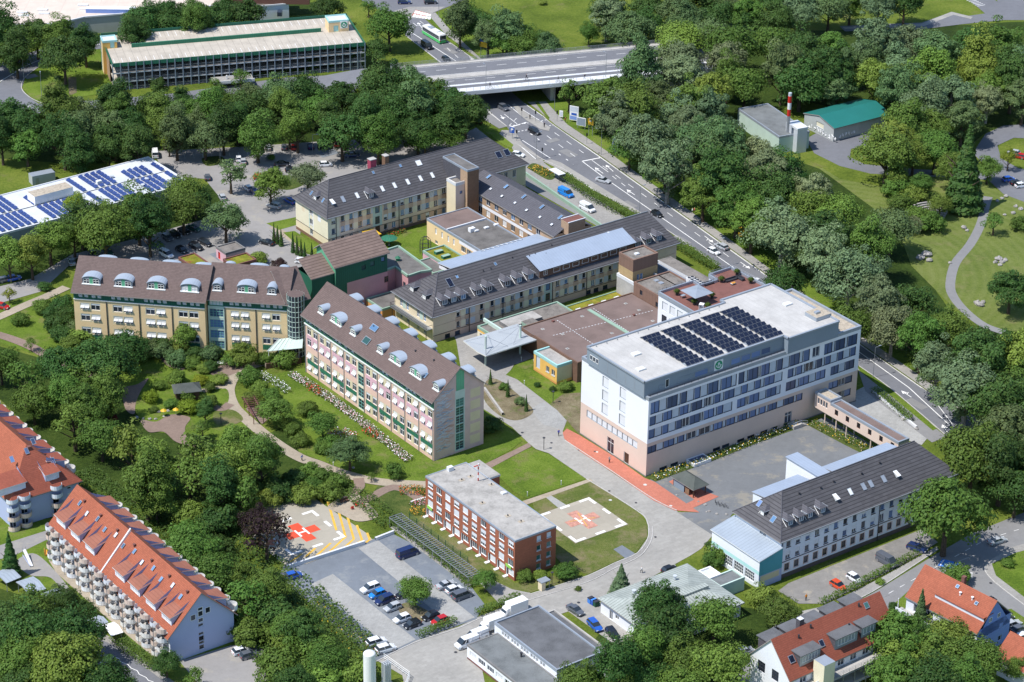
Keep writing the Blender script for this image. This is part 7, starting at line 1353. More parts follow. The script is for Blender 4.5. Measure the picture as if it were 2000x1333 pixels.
for a in((723,1149,216,'suv','white',C1+'top of the left row of six',g1),(737,1160,216,'hatch','skyblue',C1+'between white and dark blue cars',g1),(751,1172,216,'suv','navy',C1+'third in the left row',g1),(767,1186,216,'hatch','silver',C1+'fourth in the left row',g1),(785,1208,216,'hatch','white',C1+'left of the black hatchback',g1),(805,1219,216,'hatch','black',C1+'last of the left row',g1),(789,1160,216,'hatch','black',C1+'half hidden left of the tree',g1),(841,1203,216,'hatch','black',C1+'under the tree beside the red car',g1),(859,1212,216,'hatch','red',C1+'at the hedge end',g1),(871,1142,36,'saloon','silver',C1+'by the hedge, top of three',g1),(887,1151,36,'hatch','white',C1+'by the hedge, middle of three',g1),(903,1163,36,'mpv','grey',C1+'by the hedge, lowest of three',g1),(796,1081,36,'van','navy','alone at the top of the lower car park',g1),(573,1124,30,'hatch','blue','in the shade of the dark red tree',g1),(735,1254,30,'suv','white','beside the tank, rear one of two',g1),(753,1267,30,'suv','white','beside the tank, front one of two',g1),(1124,1191,-50,'saloon','grey','nearest the street beside the depot','cars behind the depot'),(1162,1221,-62,'estate','blue','middle one of three behind the depot','cars behind the depot'),(1197,1238,-66,'estate','black','last of three behind the depot, near the trees','cars behind the depot'),(1308,1112,36,'hatch','black','behind the ribbed metal roof',None),(1637,1143,-50,'hatch','orange','on the gravel strip by the white building',g4),(1669,1129,-50,'hatch','white','on the gravel strip, right of the orange red one',g4),(1732,1096,-50,'van','grey','on the gravel strip by the white building',g4),(1791,1070,-30,'estate','navy','on the gravel strip under the tree edge',g4),(1948,1056,30,'saloon','silver','driving on the street at the right edge',None),(1964,1207,30,'hatch','black','on the grass at the lower right, top of four','cars on the grass'),(1976,1219,30,'estate','silver','on the grass at the lower right','cars on the grass'),(1991,1229,30,'hatch','grey','on the grass at the lower right, third of four','cars on the grass'),(1999,1243,30,'hatch','white','on the grass at the lower right corner','cars on the grass'),(1503,1247,30,'hatch','red','parked left of the red roofed house',None),(1455,1271,30,'hatch','silver','half under the trees left of the red roofed house',None),(1044,257,-50,'suv','black','crossing the junction beyond the stop line',None),(983,210,-54,'suv','grey','coming out from under the bridge',None),(1178,352,-30,'saloon','silver','turning by the white arrows on the main road',None),(1283,418,-48,'hatch','black','on the main road before the left arrow',None),(1394,491,-48,'hatch','white','on the main road next to the silver estate',None),(1409,481,128,'estate','silver','on the main road beside the white hatchback',None),(1479,551,-50,'saloon','white','on the main road behind the roof terrace',None),(1515,558,-50,'hatch','black','on the main road behind the roof terrace',None),(1903,842,130,'hatch','black','on the main road at the right edge',None),(872,116,-58,'hatch','black','driving towards the bridge',None),(834,90,-58,'van','black','beside the green bus',None),(1105,378,-50,'van','skyblue','on the service lane by the long hedge',None),(1147,407,-50,'van','white','on the service lane below the blue van',None),(24,125,205,'hatch','black','on the bend of the loop road',None),(790,4,5,'estate','navy','at the top edge left of the black one',None),(841,4,10,'suv','black','at the top edge above the crossing',None),(548,163,0,'saloon','grey','on the street below the parking deck',None),(934,236,100,'saloon','black','beside the trees left of the main road',None),(1012,302,-20,'hatch','white','behind the north wing gable end',None),(303,301,100,'van','white','at the corner of the solar roof hall',g2),(140,511,110,'saloon','silver','at the left end of the yellow building',g3),(211,491,-60,'estate','green','behind the yellow building',g3),(182,496,-60,'estate','grey','in the shade behind the yellow building',g3),(325,497,-45,'mpv','white','behind the yellow building',g3),(355,488,-45,'hatch','black','behind the yellow building, right of the white one',g3),(383,482,-40,'suv','black','next to the small pink shed',g3),(401,474,-45,'estate','black','by the small pink shed, farther back',g3),(343,458,-50,'hatch','black','under the trees, left of three',g3),(360,451,-45,'saloon','black','under the trees, middle of three',g3),(378,446,-30,'saloon','green','under the trees, right of three',g3),(327,464,-50,'hatch','grey','deep in the tree shade by the hall',g3),(27,543,30,'hatch','blue','in tree shade at the left edge',g3),(10,546,30,'hatch','grey','in tree shade at the left edge',g3),(4,598,-20,'hatch','red','at the left edge by the small tree',g3),(471,1271,30,'hatch','white','right of the lilac gable','cars by the lilac gable'),(486,1279,30,'hatch','grey','right of the lilac gable, in front of the white one','cars by the lilac gable'),(1980,298,150,'hatch','silver','in the park car park next to a red one','cars in the park car park'),(1991,305,150,'hatch','red','in the park car park','cars in the park car park'),(1986,357,20,'hatch','black','in the park car park at the right edge','cars in the park car park'),(1995,362,20,'hatch','white','in the park car park at the right edge','cars in the park car park'),(1970,350,20,'hatch','blue','in the shade of the park car park','cars in the park car park')):car(*a)
NP='in the north car park, '
for i,(x,y,an,k,c_)in enumerate(((507,289,95,'hatch','silver'),(524,288,95,'hatch','silver'),(555,287,95,'hatch','grey'),(574,287,95,'hatch','red'),(607,285,97,'saloon','navy'),(626,284,97,'suv','black'),(641,284,97,'hatch','navy'),(657,281,102,'hatch','red'),(706,276,120,'saloon','black'),(688,303,12,'saloon','navy'),(551,320,5,'saloon','black'),(570,332,10,'hatch','black'),(636,321,10,'hatch','white'),(466,310,100,'hatch','white'),(475,315,100,'hatch','silver'),(484,367,120,'hatch','white'),(496,374,120,'estate','navy'),(535,402,150,'suv','silver'),(566,392,130,'estate','blue'),(508,346,10,'hatch','red'),(434,385,110,'hatch','silver'),(521,473,150,'saloon','black'),(590,510,-10,'hatch','white'),(405,346,100,'hatch','grey'))):car(x,y,an,k,c_,NP+'%s from left in the back row'%['first','second','third','fourth','fifth','sixth','seventh','eighth'][i]if i<8 else NP+('right end of the back row','beside the round yellow bush','left of the round grey tree','behind the round grey tree','right of the round grey tree','behind the bare tree, left','behind the bare tree, right','under the big tree, upper','under the big tree, lower','at the cream gable corner','in the shade by the cream gable','in the planted island','by the middle trees','before the clipped cypresses','by the small white fence','in the shade near the hall')[i-8],g2)
def bus():
 p=G(848,76,0);t=thing('city_bus','green and white city bus driving away on the main road beyond the bridge','bus',(p.x,p.y,.1),rad(122));b=MB().box(-5.8,5.8,-1.25,1.25,.35,2.95,'white');b.box(-5.6,5.6,-1.1,1.1,2.95,3.15,'capwhite').box(-5.82,5.82,-1.27,1.27,.3,1.25,'lime2');build('body',b,t);g=MB().box(-5.2,5.5,-1.29,1.29,1.45,2.6,'car_glass').box(-5.84,-5.5,-1.1,1.1,1.5,2.7,'car_glass').box(5.5,5.84,-1.15,1.15,1.1,2.8,'car_glass');build('windows',g,t)
 for x in(-3.4,3.3):
  for y in(-1.05,1.05):o=bpy.data.objects.new('wheel',CM['van']['wheel']);link(o,t);o.location=(x,y,0);o.scale=(1.5,1.6,1.5)
 build('roof_unit',MB().box(-3,-.5,-.8,.8,3.15,3.4,'capwhite').box(1,3,-.8,.8,3.15,3.4,'capmetal'),t);[build('taillight',MB().box(-5.88,-5.8,y-.12,y+.12,.9,1.3,'tail_red'),t)for y in(-1.1,1.1)]
mat('lime2',(0.10,0.55,0.16),0.4,0.05);bus()
def truck(px,py,ang,label,L=5.5):
 p=G(px,py,1.2);t=thing('box_truck',label,'truck',(p.x,p.y,.07),rad(ang));build('box_body',MB().box(-L/2,L/2-1.6,-1.1,1.1,.7,3.0,'white'),t);c=MB();loft(c,[ring(L/2-1.55,1.0,.4,2.3),ring(L/2-.9,1.0,.4,2.25),ring(L/2-.35,.98,.4,1.35),ring(L/2,.9,.45,1.1)],'white');build('cab',c,t);build('windscreen',MB().poly([(L/2-.85,-.8,2.12),(L/2-.85,.8,2.12),(L/2-.33,.85,1.4),(L/2-.33,-.85,1.4)],'car_glass'),t)
 for x in(-L/2+1.2,L/2-1):
  for y in(-.95,.95):o=bpy.data.objects.new('wheel',CM['van']['wheel']);link(o,t);o.location=(x,y,0);o.scale=(1.2,1.2,1.2)
truck(1003,1190,216,'white box truck behind the depot hall, nearest the campus street',6.2);truck(958,1222,216,'white box truck behind the depot hall, left one');car(912,1256,216,'van','white','at the striped kerb by the depot',None);car(931,1243,216,'van','white','between the depot and the left box truck',None)
def lamp(px,py,h,label,arm=1.2,ang=0,z=0.0,grp='street lamps'):
 p=G(px,py,z);t=thing('street_lamp',label,'street lamp',(p.x,p.y,z),rad(ang),grp);build('pole',MB().cyl(0,0,0,h,.09,'metal_grey',6,.05).tube((0,0,h),(arm,0,h+.15),.05,'metal_grey',5),t);build('lamp_head',MB().box(arm-.15,arm+.6,-.14,.14,h+.08,h+.25,'capmetal'),t)
for i,(x,y,lab,an)in enumerate(((1083,218,'beside the footpath just below the bridge',200),(1197,301,'left of the blue billboard',200),(1174,303,'by the footpath with a dark sign',200),(1249,418,'at the kerb above the grey roofed wing',30),(1401,524,'at the kerb between hedge and white car',30),(1705,738,'right of the hospital block end',30),(1904,788,'at the right end of the main road',200),(1047,312,'by the bus shelter',30),(994,265,'at the stop line of the junction',30),(47,158,'inside the bend of the loop road',100),(82,195,'on the loop road lawn',100),(857,36,'at the top footpath',200),(883,66,'at the footpath right of the bus',200),(1757,41,'beyond the woods at the top right',200),(611,300,'in the north car park',0),(430,315,'behind the bare tree in the north car park',0),(705,141,'on the street below the parking deck',90))):lamp(x,y,8.5 if i<13 else 6,'grey street lamp '+lab,ang=an)
lamp(949,176,8,'grey street lamp on the white bridge footway, left one',ang=120,z=ZB_ if 'ZB_' in globals()else 6.6);lamp(1183,152,8,'grey street lamp on the bridge near its right end',ang=120,z=6.6)
def bollard(px,py,label,h=3.0,z=0.0):
 p=G(px,py);t=thing('path_lamp',label,'lamp',(p.x,p.y,z),0,'low path lamps');build('post',MB().cyl(0,0,0,h,.08,'metal_dark' if h>2 else 'metal_light',7),t);build('lamp_head',MB().cyl(0,0,h,h+.12,.35,'metal_dark',8)if h>2 else MB().cyl(0,0,h,h+.15,.13,'lamp_glass',8),t)
for x,y,l,h in((1062,879,'black path lamp at the lawn corner beside the street',3.2),(1080,788,'black path lamp on the bare soil by the white hospital',3.2),(1096,948,'short grey bollard lamp by the tan path, upper',1.1),(1030,970,'short grey bollard lamp by the tan path near the brick house',1.1),(651,912,'short white lamp on the curved garden path',1.1),(1018,706,'short white lamp on the lawn before the canopy',1.1),(1024,752,'short white lamp at the edge of the yellow pavilion lawn',1.1),(1078,1142,'grey lamp post on the grass right of the brick house',3.0),(432,830,'dark lamp post by the garden lawn',3.0)):bollard(x,y,l,h)
def billboard(name,label,px,py,w_,h,z0,fn,ang=-25,cat='billboard',posts=2):
 p=G(px,py);t=thing(name,label,cat,(p.x,p.y,0),rad(ang));build('board',MB().box(-w_/2,w_/2,-.1,.1,z0,z0+h,'white'),t);[build('post',MB().cyl(x,.15,0,z0+h,.08,'metal_grey',6),t)for x in((-w_/2+.3,w_/2-.3)if posts==2 else(0,))]
 m=MB();fn(m,w_,h,z0);build('face',m,t)
def q_(m,x0,x1,z0,z1,mt,y=-.12):m.poly([(x0,y,z0),(x1,y,z0),(x1,y,z1),(x0,y,z1)],mt)
def f1(m,w_,h,z):
 q_(m,-w_*.45,w_*.08,z+.15,z+h-.15,'blue');q_(m,w_*.12,w_*.45,z+.15,z+h*.35,'lime');q_(m,w_*.2,w_*.42,z+h*.62,z+h*.8,'w_blue')
 for a in((0,-.35,.32),(-.7,.25,.25),(.7,.25,.25),(0,.9,.22)):x,zz=-w_*.19+a[0],z+h*.5+a[1];m.tube((-w_*.19,-.14,z+.4),(x,-.14,zz),.09,'white',4);m.tube((x-.3,-.15,zz),(x+.3,-.15,zz),.13,'white',4)
billboard('billboard','large billboard, blue panel with a white tree emblem, beside the footpath',1214,302,6.2,4.2,1.0,f1)
billboard('poster_board','tall poster board in blue and white by the footpath, upper left',1121,240,3.0,4.6,.8,lambda m,w_,h,z:(q_(m,-w_*.45,w_*.45,z+.2,z+h*.3,'w_blue'),q_(m,-w_*.45,w_*.45,z+h*.62,z+h-.2,'w_skyb'),q_(m,-w_*.3,w_*.3,z+h*.36,z+h*.52,'blue',-.13)))
billboard('poster_board','grey blue poster board right of the tall blue and white one',1135,253,3.0,2.6,1.2,lambda m,w_,h,z:q_(m,-w_*.45,w_*.45,z+.15,z+h-.15,'w_greyblue'))
billboard('direction_sign','small yellow direction sign above the footpath',1153,266,1.8,2.2,3.6,lambda m,w_,h,z:(q_(m,-w_/2,w_/2,z,z+h,'yellow'),q_(m,-.3,.4,z+h*.5,z+h*.8,'white',-.13)),cat='road sign')
def f4(m,w_,h,z):q_(m,-w_/2,w_/2,z,z+h,'yellow');q_(m,-w_*.4,-w_*.08,z+.3,z+.7,'white',-.13);q_(m,w_*.08,w_*.42,z+.3,z+.7,'white',-.13);m.tube((0,-.13,z+.9),(0,-.13,z+h-.2),.06,'black',4).tube((-w_*.4,-.13,z+1.3),(w_*.4,-.13,z+1.3),.05,'black',4)
billboard('direction_sign','large yellow direction sign on one post by the wood edge',1452,480,3.3,3.0,2.6,f4,cat='road sign',posts=1)
billboard('direction_sign','yellow and blue direction board beside the bridge railing',944,118,2.6,3.0,4.5,lambda m,w_,h,z:(q_(m,-w_/2,w_/2,z,z+h*.6,'yellow'),q_(m,-w_/2,w_/2,z+h*.6,z+h,'blue')),cat='road sign')
billboard('info_board','white information board on the grass by the bus stop sign',1096,232,1.2,2.0,.6,lambda m,w_,h,z:q_(m,-.4,.4,z+.3,z+1.6,'w_skyb'));billboard('parking_sign','blue parking sign on the island by the stop line',1000,272,1.6,1.9,2.0,lambda m,w_,h,z:(q_(m,-.8,.8,z,z+h,'blue'),q_(m,-.4,-.2,z+.4,z+1.5,'white',-.13),q_(m,-.2,.4,z+1.0,z+1.5,'white',-.13)),cat='road sign',posts=1)
billboard('shop_sign','blue and white sign on a white post by the street corner',1541,1226,1.3,1.3,3.2,lambda m,w_,h,z:q_(m,-.6,.6,z,z+.5,'w_blue'),cat='sign',posts=1);billboard('street_sign','small white sign at the blue street marking',1893,1136,1.2,1.3,1.0,lambda m,w_,h,z:q_(m,-.3,.3,z+.3,z+1,'w_skyb'),cat='sign',posts=1)
def signal(px,py,label,ang=0):
 p=G(px,py);t=thing('traffic_light',label,'traffic light',(p.x,p.y,0),rad(ang),'traffic lights at the junction');build('pole',MB().cyl(0,0,0,3.6,.07,'metal_grey',6),t);build('housing',MB().box(-.18,.18,-.2,.1,2.6,3.6,'black'),t);[build('lens',MB().cyl(0,0,0,.05,.09,'metal_dark',8),t,(0,-.26,2.75+k*.3))for k in range(3)]
for x,y,l in((1019,232,'black traffic light on the median below the bridge'),(1046,238,'black traffic light at the island tip'),(1009,276,'black traffic light at the lower stop line'),(1059,311,'black traffic light at the kerb near the bus shelter'),(1043,279,'black traffic light over the turning lane'),(1088,238,'black traffic light on the footpath side'),(1146,282,'black traffic light by the footpath grass')):signal(x,y,l,-30)
f=Frame((1094,358),(1101,343),(1075,345),2.6);c=G(1088,352);t=thing('bus_shelter','bus shelter with pale flat roof at the end of the long hedge','shelter',(c.x,c.y,0),rad(-55));build('roof',MB().box(-2.6,2.6,-1.2,1.2,2.6,2.75,'capwhite'),t);build('wall',MB().box(-2.5,2.5,1.0,1.1,.2,2.5,'w_greyblue'),t);[build('post',MB().cyl(x,-1,0,2.6,.06,'metal_dark',6),t)for x in(-2.4,2.4)]
c=G(1062,1152);t=thing('ticket_kiosk','small cream kiosk with curved roof by the street bend','kiosk',(c.x,c.y,0),rad(K));build('cabinet',MB().box(-.9,.1,-.5,.9,0,2.2,'w_cream'),t);build('roof',MB().box(-1.1,1.3,-.7,1.1,2.2,2.4,'capmetal'),t);build('post',MB().cyl(1.1,-.5,0,2.2,.06,'metal_grey',6),t)
def lowwall(label,a,b_,h=.9,mt='capwhite',w_=.5):m=MB();ribbon(m,gp([a,b_]),w_,h,mt,h=h);p=G(*a);t=thing('low_wall',label,'wall');build('wall',m,t)
lowwall('low pale wall between the old helipad and the parking lot',(560,1112),(712,1063));lowwall('short pale wall at the upper corner of the lower car park',(733,1057),(769,1043));lowwall('pale retaining wall along the delivery ramp',(1706,768),(1790,838),.7);lowwall('long pale wall beside the service lane',(1022,340),(1178,448),1.1,'capgreen')
lowwall('grey wall beside the pink building rear drive',(946,762),(982,812),.8,'concrete');lowwall('white wall by the rose beds left of the brick house',(802,985),(834,976),.7,'white')
def bins(px,py,cols,label,ang=K):
 for i,(c_,l)in enumerate(zip(cols,label)):
  p=G(px+i*5,py+i*3);t=thing('waste_bin',l,'bin',(p.x,p.y,.05),rad(ang));build('container',MB().box(-.6,.6,-.5,.5,.1,1.2,c_),t);build('lid',MB().box(-.65,.65,-.55,.55,1.2,1.32,'metal_dark' if c_!='blue' else 'paint_blue'),t)
bins(1154,1178,('paint_blue','blue','green_dark'),('bright blue bin left of the ribbed roof hall','dark blue bin between blue and green ones','dark green bin at the white hall corner'));bins(186,1240,('green','blue'),('green bin beside the bin shelter','blue bin beside the bin shelter'));bins(1934,1178,('paint_blue','yellow'),('blue bin behind the orange roofed house','yellow topped bin behind the orange roofed house'))
def bench(px,py,ang,label,mt='white'):
 p=G(px,py);t=thing('garden_bench',label,'bench',(p.x,p.y,.12),rad(ang));build('seat',MB().box(-1,1,-.3,.3,.4,.48,mt),t);build('backrest',MB().box(-1,1,.28,.36,.48,.95,mt),t);[build('leg',MB().box(x-.05,x+.05,-.28,.28,0,.4,mt),t)for x in(-.85,.85)]
bench(431,714,20,'white garden bench on the brown square, left one');bench(455,713,-20,'white garden bench on the brown square, right one');bench(673,982,30,'dark bench on the paved garden square','wood_dark');bench(90,1083,100,'orange slatted bench by the playground','orange')
def chair(px,py,ang,label,mt='red'):
 p=G(px,py);t=thing('garden_chair',label,'chair',(p.x,p.y,.12),rad(ang),'red garden chairs');build('seat',MB().box(-.3,.3,-.3,.3,.38,.46,mt),t);build('backrest',MB().box(-.3,.3,.26,.34,.46,1.0,mt),t);[build('leg',MB().box(x-.03,x+.03,y-.03,y+.03,0,.38,mt),t)for x in(-.26,.26)for y in(-.26,.26)]
for x,y,a,l in((697,990,20,'red garden chair in the middle of the paved square'),(711,992,100,'red garden chair at the right of the paved square'),(688,996,200,'red garden chair nearest the yellow hatching')):chair(x,y,a,l)
for x,y,l in((320,809,'small yellow parasol on the garden square, left one'),(344,807,'small yellow parasol on the garden square, right one')):parasol('parasol',l,G(x,y+5),.8,2.2,'yellow')
p=G(496,812);t=thing('timber_pergola','red brown timber pergola beside the curved path','pergola',(p.x,p.y,0),rad(110));[build('beam',MB().box(-5,5,y-.1,y+.1,2.5,2.7,'terrace_red'),t)for y in(-1.2,1.2)];[build('slat',MB().box(x-.06,x+.06,-1.8,1.8,2.7,2.85,'terrace_red'),t)for x in[-5+k for k in range(11)]];[build('post',MB().box(x-.08,x+.08,y-.08,y+.08,0,2.5,'terrace_red'),t)for x in(-4.5,0,4.5)for y in(-1.2,1.2)]
p=G(55,1098);t=thing('slide','long white playground slide on the paved play area','slide',(p.x,p.y,.1),rad(-62));build('chute',MB().poly([(-2.5,-.35,1.8),(2.5,-.35,.2),(2.5,.35,.2),(-2.5,.35,1.8)],'capwhite').box(-2.6,2.5,-.4,-.33,.2,.5,'w_lilac'),t);[build('post',MB().cyl(-2.4,y,0,2.4,.05,'metal_grey',5),t)for y in(-.35,.35)]
rm=[]
for k in range(4):
 bm_=MB();random.seed(40+k);pts=[];n=7
 for(zz,rr)in((0,.8),(.45,.9),(.8,.5)):pts.append([(rr*random.uniform(.7,1.2)*math.cos(2*PI*j/n),rr*random.uniform(.7,1.2)*math.sin(2*PI*j/n),zz*random.uniform(.8,1.2))for j in range(n)])
 loft(bm_,pts,'rock');rm.append(bm_.mesh('boulder'))
def rock(px,py,s_,lab,grp=None,mt=None):
 p=G(px,py);o=bpy.data.objects.new('boulder',rm[int(px)%4]);link(o);o.location=(p.x,p.y,0);o.scale=(s_*.7,)*3;o.rotation_euler=(0,0,px);tag(o,lab,'boulder',grp)
RG='boulders on the grass of the park'
for k,(x,y,s_)in enumerate(((1944,514,1.2),(1950,508,1.8),(1957,514,1.3),(1963,510,1.2),(1953,519,1.1),(1797,506,2.0),(1810,500,2.4),(1815,511,1.6),(1883,447,1.4),(1889,452,1.0),(1908,594,1.6),(1915,598,1.8),(1920,592,1.2),(1855,515,.9),(1948,394,1.1),(1957,389,1.0),(1965,385,1.2),(1984,405,1.1),(1993,410,1.3),(1979,418,1.2),(1962,421,.9))):rock(x,y,s_,'grey boulder on the mown park grass',RG)
for k,(x,y,s_)in enumerate(((1364,981,.5),(1377,987,.7),(1385,1000,.6),(1400,1005,.6),(1380,1001,.5),(1419,1006,.6),(1322,968,.5),(1763,821,.9),(1790,839,.9))):rock(x,y,s_,'small grey boulder at the edge of the grey yard','boulders at the yard edge')
for k,(x,y,s_)in enumerate(((267,817,.8),(280,819,.7),(293,820,.8),(304,820,.7),(310,806,.9),(328,804,.8),(690,915,.6))):rock(x,y,s_,'grey boulder beside the garden square','boulders in the garden')
def person_mesh(walk=True,seat=False):
 v=[(0,0,.95),(0,0,1.2),(0,0,1.42),(0,0,1.52),(0,.01,1.66),(0,0,1.74)];r=[.14,.13,.16,.055,.10,.06];e=[(0,1),(1,2),(2,3),(3,4),(4,5)];k=.22 if walk else .03
 for s in(-1,1):
  i=len(v);y=k*s;v+=[(s*.1,y*.2,.85),(s*.1,y*.7+.04,.5),(s*.1,y-.02,.08),(s*.1,y+.14,.04),(s*.19,0,1.4),(s*.24,-y*.6,1.12),(s*.23,-y*1.1+.08,.88)];r+=[.10,.07,.05,.045,.065,.05,.035];e+=[(0,i),(i,i+1),(i+1,i+2),(i+2,i+3),(2,i+4),(i+4,i+5),(i+5,i+6)]
 me=bpy.data.meshes.new('person_base');me.from_pydata(v,e,[]);o=bpy.data.objects.new('tmp',me);link(o);o.modifiers.new('s','SKIN');
 for i,x in enumerate(me.skin_vertices[0].data):x.radius=(r[i],r[i]);x.use_root=i==0
 o.modifiers.new('b','SUBSURF').levels=1;dg=bpy.context.evaluated_depsgraph_get();m2=bpy.data.meshes.new_from_object(o.evaluated_get(dg));bpy.data.objects.remove(o)
 for n_ in('skin','cloth','black'):m2 .materials.append(MT[n_])
 for p in m2 .polygons:z=p.center.z;p.material_index=0 if(z>1.48 and not(z>1.66 and p.center.y<.02))else(1 if z>.92 else 2)
 return m2
PM=person_mesh(),person_mesh(False)
def person(px,py,ang,label,colr,walk=0,z=0.0,dz=0.0):
 p=G(px,py,z);o=bpy.data.objects.new('person',PM[walk]);link(o);o.location=(p.x,p.y,z+.1+dz);o.rotation_euler=(0,0,rad(ang));o.color=c4(colr);tag(o,label,'person');return o
for a in((1091,852,200,'person in a blue top walking at the red path corner',(.03,.05,.35)),(1253,1120,100,'person in a white top walking on the campus street bend',(.7,.7,.7)),(1352,418,120,'person in a pale top on the main road footpath',(.6,.6,.6)),(1356,417,120,'person in a red top on the main road footpath',(.5,.1,.1)),(1063,250,30,'person waiting on the traffic island',(.05,.05,.08),1),(1104,240,60,'person in red sitting by the footpath grass',(.5,.03,.03),1),(1035,234,0,'person in dark clothes on the median',(.06,.06,.06),1),(883,1160,40,'person standing behind the white car',(.4,.42,.4),1),(1574,1174,20,'person in an orange vest at the gravel strip corner',(.7,.25,.02),1)):person(*a)
def bike(p,label,ang,group=None):
 t=thing('bicycle',label,'bicycle',p,ang,group);w2=MB()
 for x in(-.52,.52):w=MB();w.path([(.33*math.cos(2*PI*k/12),0,.33+.33*math.sin(2*PI*k/12))for k in range(13)],.03,'tyre',4);build('wheel',w,t,(x,0,0))
 build('frame',MB().path([(-.52,0,.33),(-.1,0,.3),(.35,0,.8),(.52,0,.33)],.03,'metal_dark',4).path([(-.1,0,.3),(-.2,0,.85)],.03,'metal_dark',4),t);build('handlebar',MB().tube((.35,-.25,.95),(.35,.25,.95),.02,'metal_dark',4).tube((.35,0,.8),(.35,0,.95),.02,'metal_dark',4),t)
def cyclist(px,py,label,colr):
 p=G(px,py,6.7);bike((p.x,p.y,6.68),'bicycle under the '+label,BR.ang)
 person(px,py-.5,math.degrees(BR.ang)-90,label,colr,0,6.7,.25)
cyclist(957,173,'rider in black at the left of the bridge footway',(.02,.02,.03));cyclist(1028,157,'rider with backpack in dark clothes on the road edge',(.05,.03,.05));cyclist(1090,161,'rider in grey on the bridge footway',(.2,.2,.2));person(1142,155,60,'walker in dark clothes at the right of the bridge footway',(.05,.04,.06),0,6.7)
for i,(x,y)in enumerate(((1398,985),(1404,988),(1411,990),(1418,992),(1350,963),(1356,966),(1124,1110),(1130,1114),(1136,1118))):q=G(x,y);bike((q.x,q.y,.08),'parked bicycle '+('at the corner of the grey yard','beside the open pavilion','behind the brick house end wall')[0 if i<4 else 1 if i<6 else 2],rad(100+i*9),('bicycles at the yard corner','bicycles by the pavilion','bicycles behind the brick house')[0 if i<4 else 1 if i<6 else 2])
for a in((900,1275,30,'person in a dark jacket crossing the street by the lower car park',(.05,.06,.1)),(975,700,80,'person in a red top on the forecourt by the canopy',(.5,.05,.05)),(1190,905,10,'person in a grey top on the red path',(.3,.3,.32)),(590,901,60,'person in a blue top on the curved garden path',(.1,.2,.5)),(1150,445,100,'person in dark clothes on the service lane',(.04,.04,.05)),(1640,1215,200,'person in a pale top on the pavement by the gravel strip',(.6,.6,.55))):person(*a)if a[0]in(1190,590)else None
leafmat('leaf');rng=np.random.default_rng(5)
def leaves(C_,N_,size,cm=None,droop=0.0):
 """many small leaf faces at points C_ facing roughly along N_"""
 n=len(C_);N_=N_+rng.normal(0,.42,(n,3));N_/=np.linalg.norm(N_,axis=1)[:,None]
 U=np.cross(N_,rng.normal(0,1,(n,3)));U/=np.linalg.norm(U,axis=1)[:,None];W=np.cross(N_,U);s=(size*rng.uniform(.6,1.4,n))[:,None];W=W*rng.uniform(.5,.9,n)[:,None]
 V=np.stack([C_+U*s,C_+W*s,C_-U*s,C_-W*s],1).reshape(-1,3);return V
def leafmesh(name,V,mats=('leaf',),mi=None):
 n=len(V)//4;me=bpy.data.meshes.new(name);me.vertices.add(len(V));me.vertices.foreach_set('co',V.astype(np.float32).ravel());me.loops.add(len(V));me.loops.foreach_set('vertex_index',np.arange(len(V),dtype=np.int32));me.polygons.add(n);me.polygons.foreach_set('loop_start',np.arange(0,4*n,4,dtype=np.int32));me.polygons.foreach_set('loop_total',np.full(n,4,dtype=np.int32))
 for m_ in mats:me.materials.append(MT[m_])
 if mi is not None:me.polygons.foreach_set('material_index',mi.astype(np.int32))
 me.update();me.validate();return me
def crown(shape,seed):
 global rng
 rng=np.random.default_rng(seed);rx,rz,zc,nl,lr,per,sz=shape;Cs=[];Ns=[]
 for k in range(nl):
  d=rng.normal(0,1,3);d/=np.linalg.norm(d);d[2]=abs(d[2])*1.0-.35 if rng.random()<.75 else d[2];q=rng.uniform(.45,1.0);c=np.array([d[0]*rx*q,d[1]*rx*q,zc+d[2]*rz*q]);r=lr*rng.uniform(.5,1.35)
  p=rng.normal(0,1,(per,3));p/=np.linalg.norm(p,axis=1)[:,None];p[:,2]=np.where(rng.random(per)<.7,np.abs(p[:,2]),p[:,2]);rad_=rng.uniform(.75,1.1,per)[:,None];pts=c+p*rad_*r*np.array([1,1,.8]);Cs.append(pts);Ns.append(p+d*.35+np.array([0,0,.25]))
 return leafmesh('crown',leaves(np.vstack(Cs),np.vstack(Ns),sz))
def cone(seed,rx=.55,h=2.6,n=4200,sz=.06):
 global rng
 rng=np.random.default_rng(seed);t_=rng.random(n)**.6;z=h*(1-t_)+.1;tier=.82+.28*np.abs(np.sin(z*9));a=rng.uniform(0,2*PI,n);r=rx*t_*tier*rng.uniform(.75,1.05,n);C_=np.stack([r*np.cos(a),r*np.sin(a),z],1);return leafmesh('crown',leaves(C_,np.stack([np.cos(a),np.sin(a),np.full(n,.7)],1),sz))
SH=dict(b=(1.0,.95,1.3,66,.32,165,.040),t=(.78,1.3,1.6,68,.30,165,.039),w=(.92,1.15,1.4,95,.22,120,.036),s=(1.0,.7,.62,34,.38,150,.058),o=(.9,.9,1.3,24,.30,60,.055))
VAR={k:[crown(SH[k],10*i+ord(k))for i in range(4)]for k in SH};VAR['c']=[cone(1),cone(2,.75,2.2)];VAR['y']=[cone(3,.28,2.4,1800,.05)]
def trunkmesh(seed,mt):
 random.seed(seed);m=MB();m.cyl(0,0,0,.55,.085,mt,7,.06);m.tube((0,0,.5),(.05,.03,1.5),.06,mt,6,.02)
 for k in range(7):a=k*2.1+random.random();z=.5+.1*k;m.tube((0,0,z),(.6*math.cos(a),.6*math.sin(a),z+.5),.035,mt,5,.01)
 return m.mesh('trunk')
TRK=[trunkmesh(1,'bark'),trunkmesh(2,'bark'),trunkmesh(3,'bark_pale')]
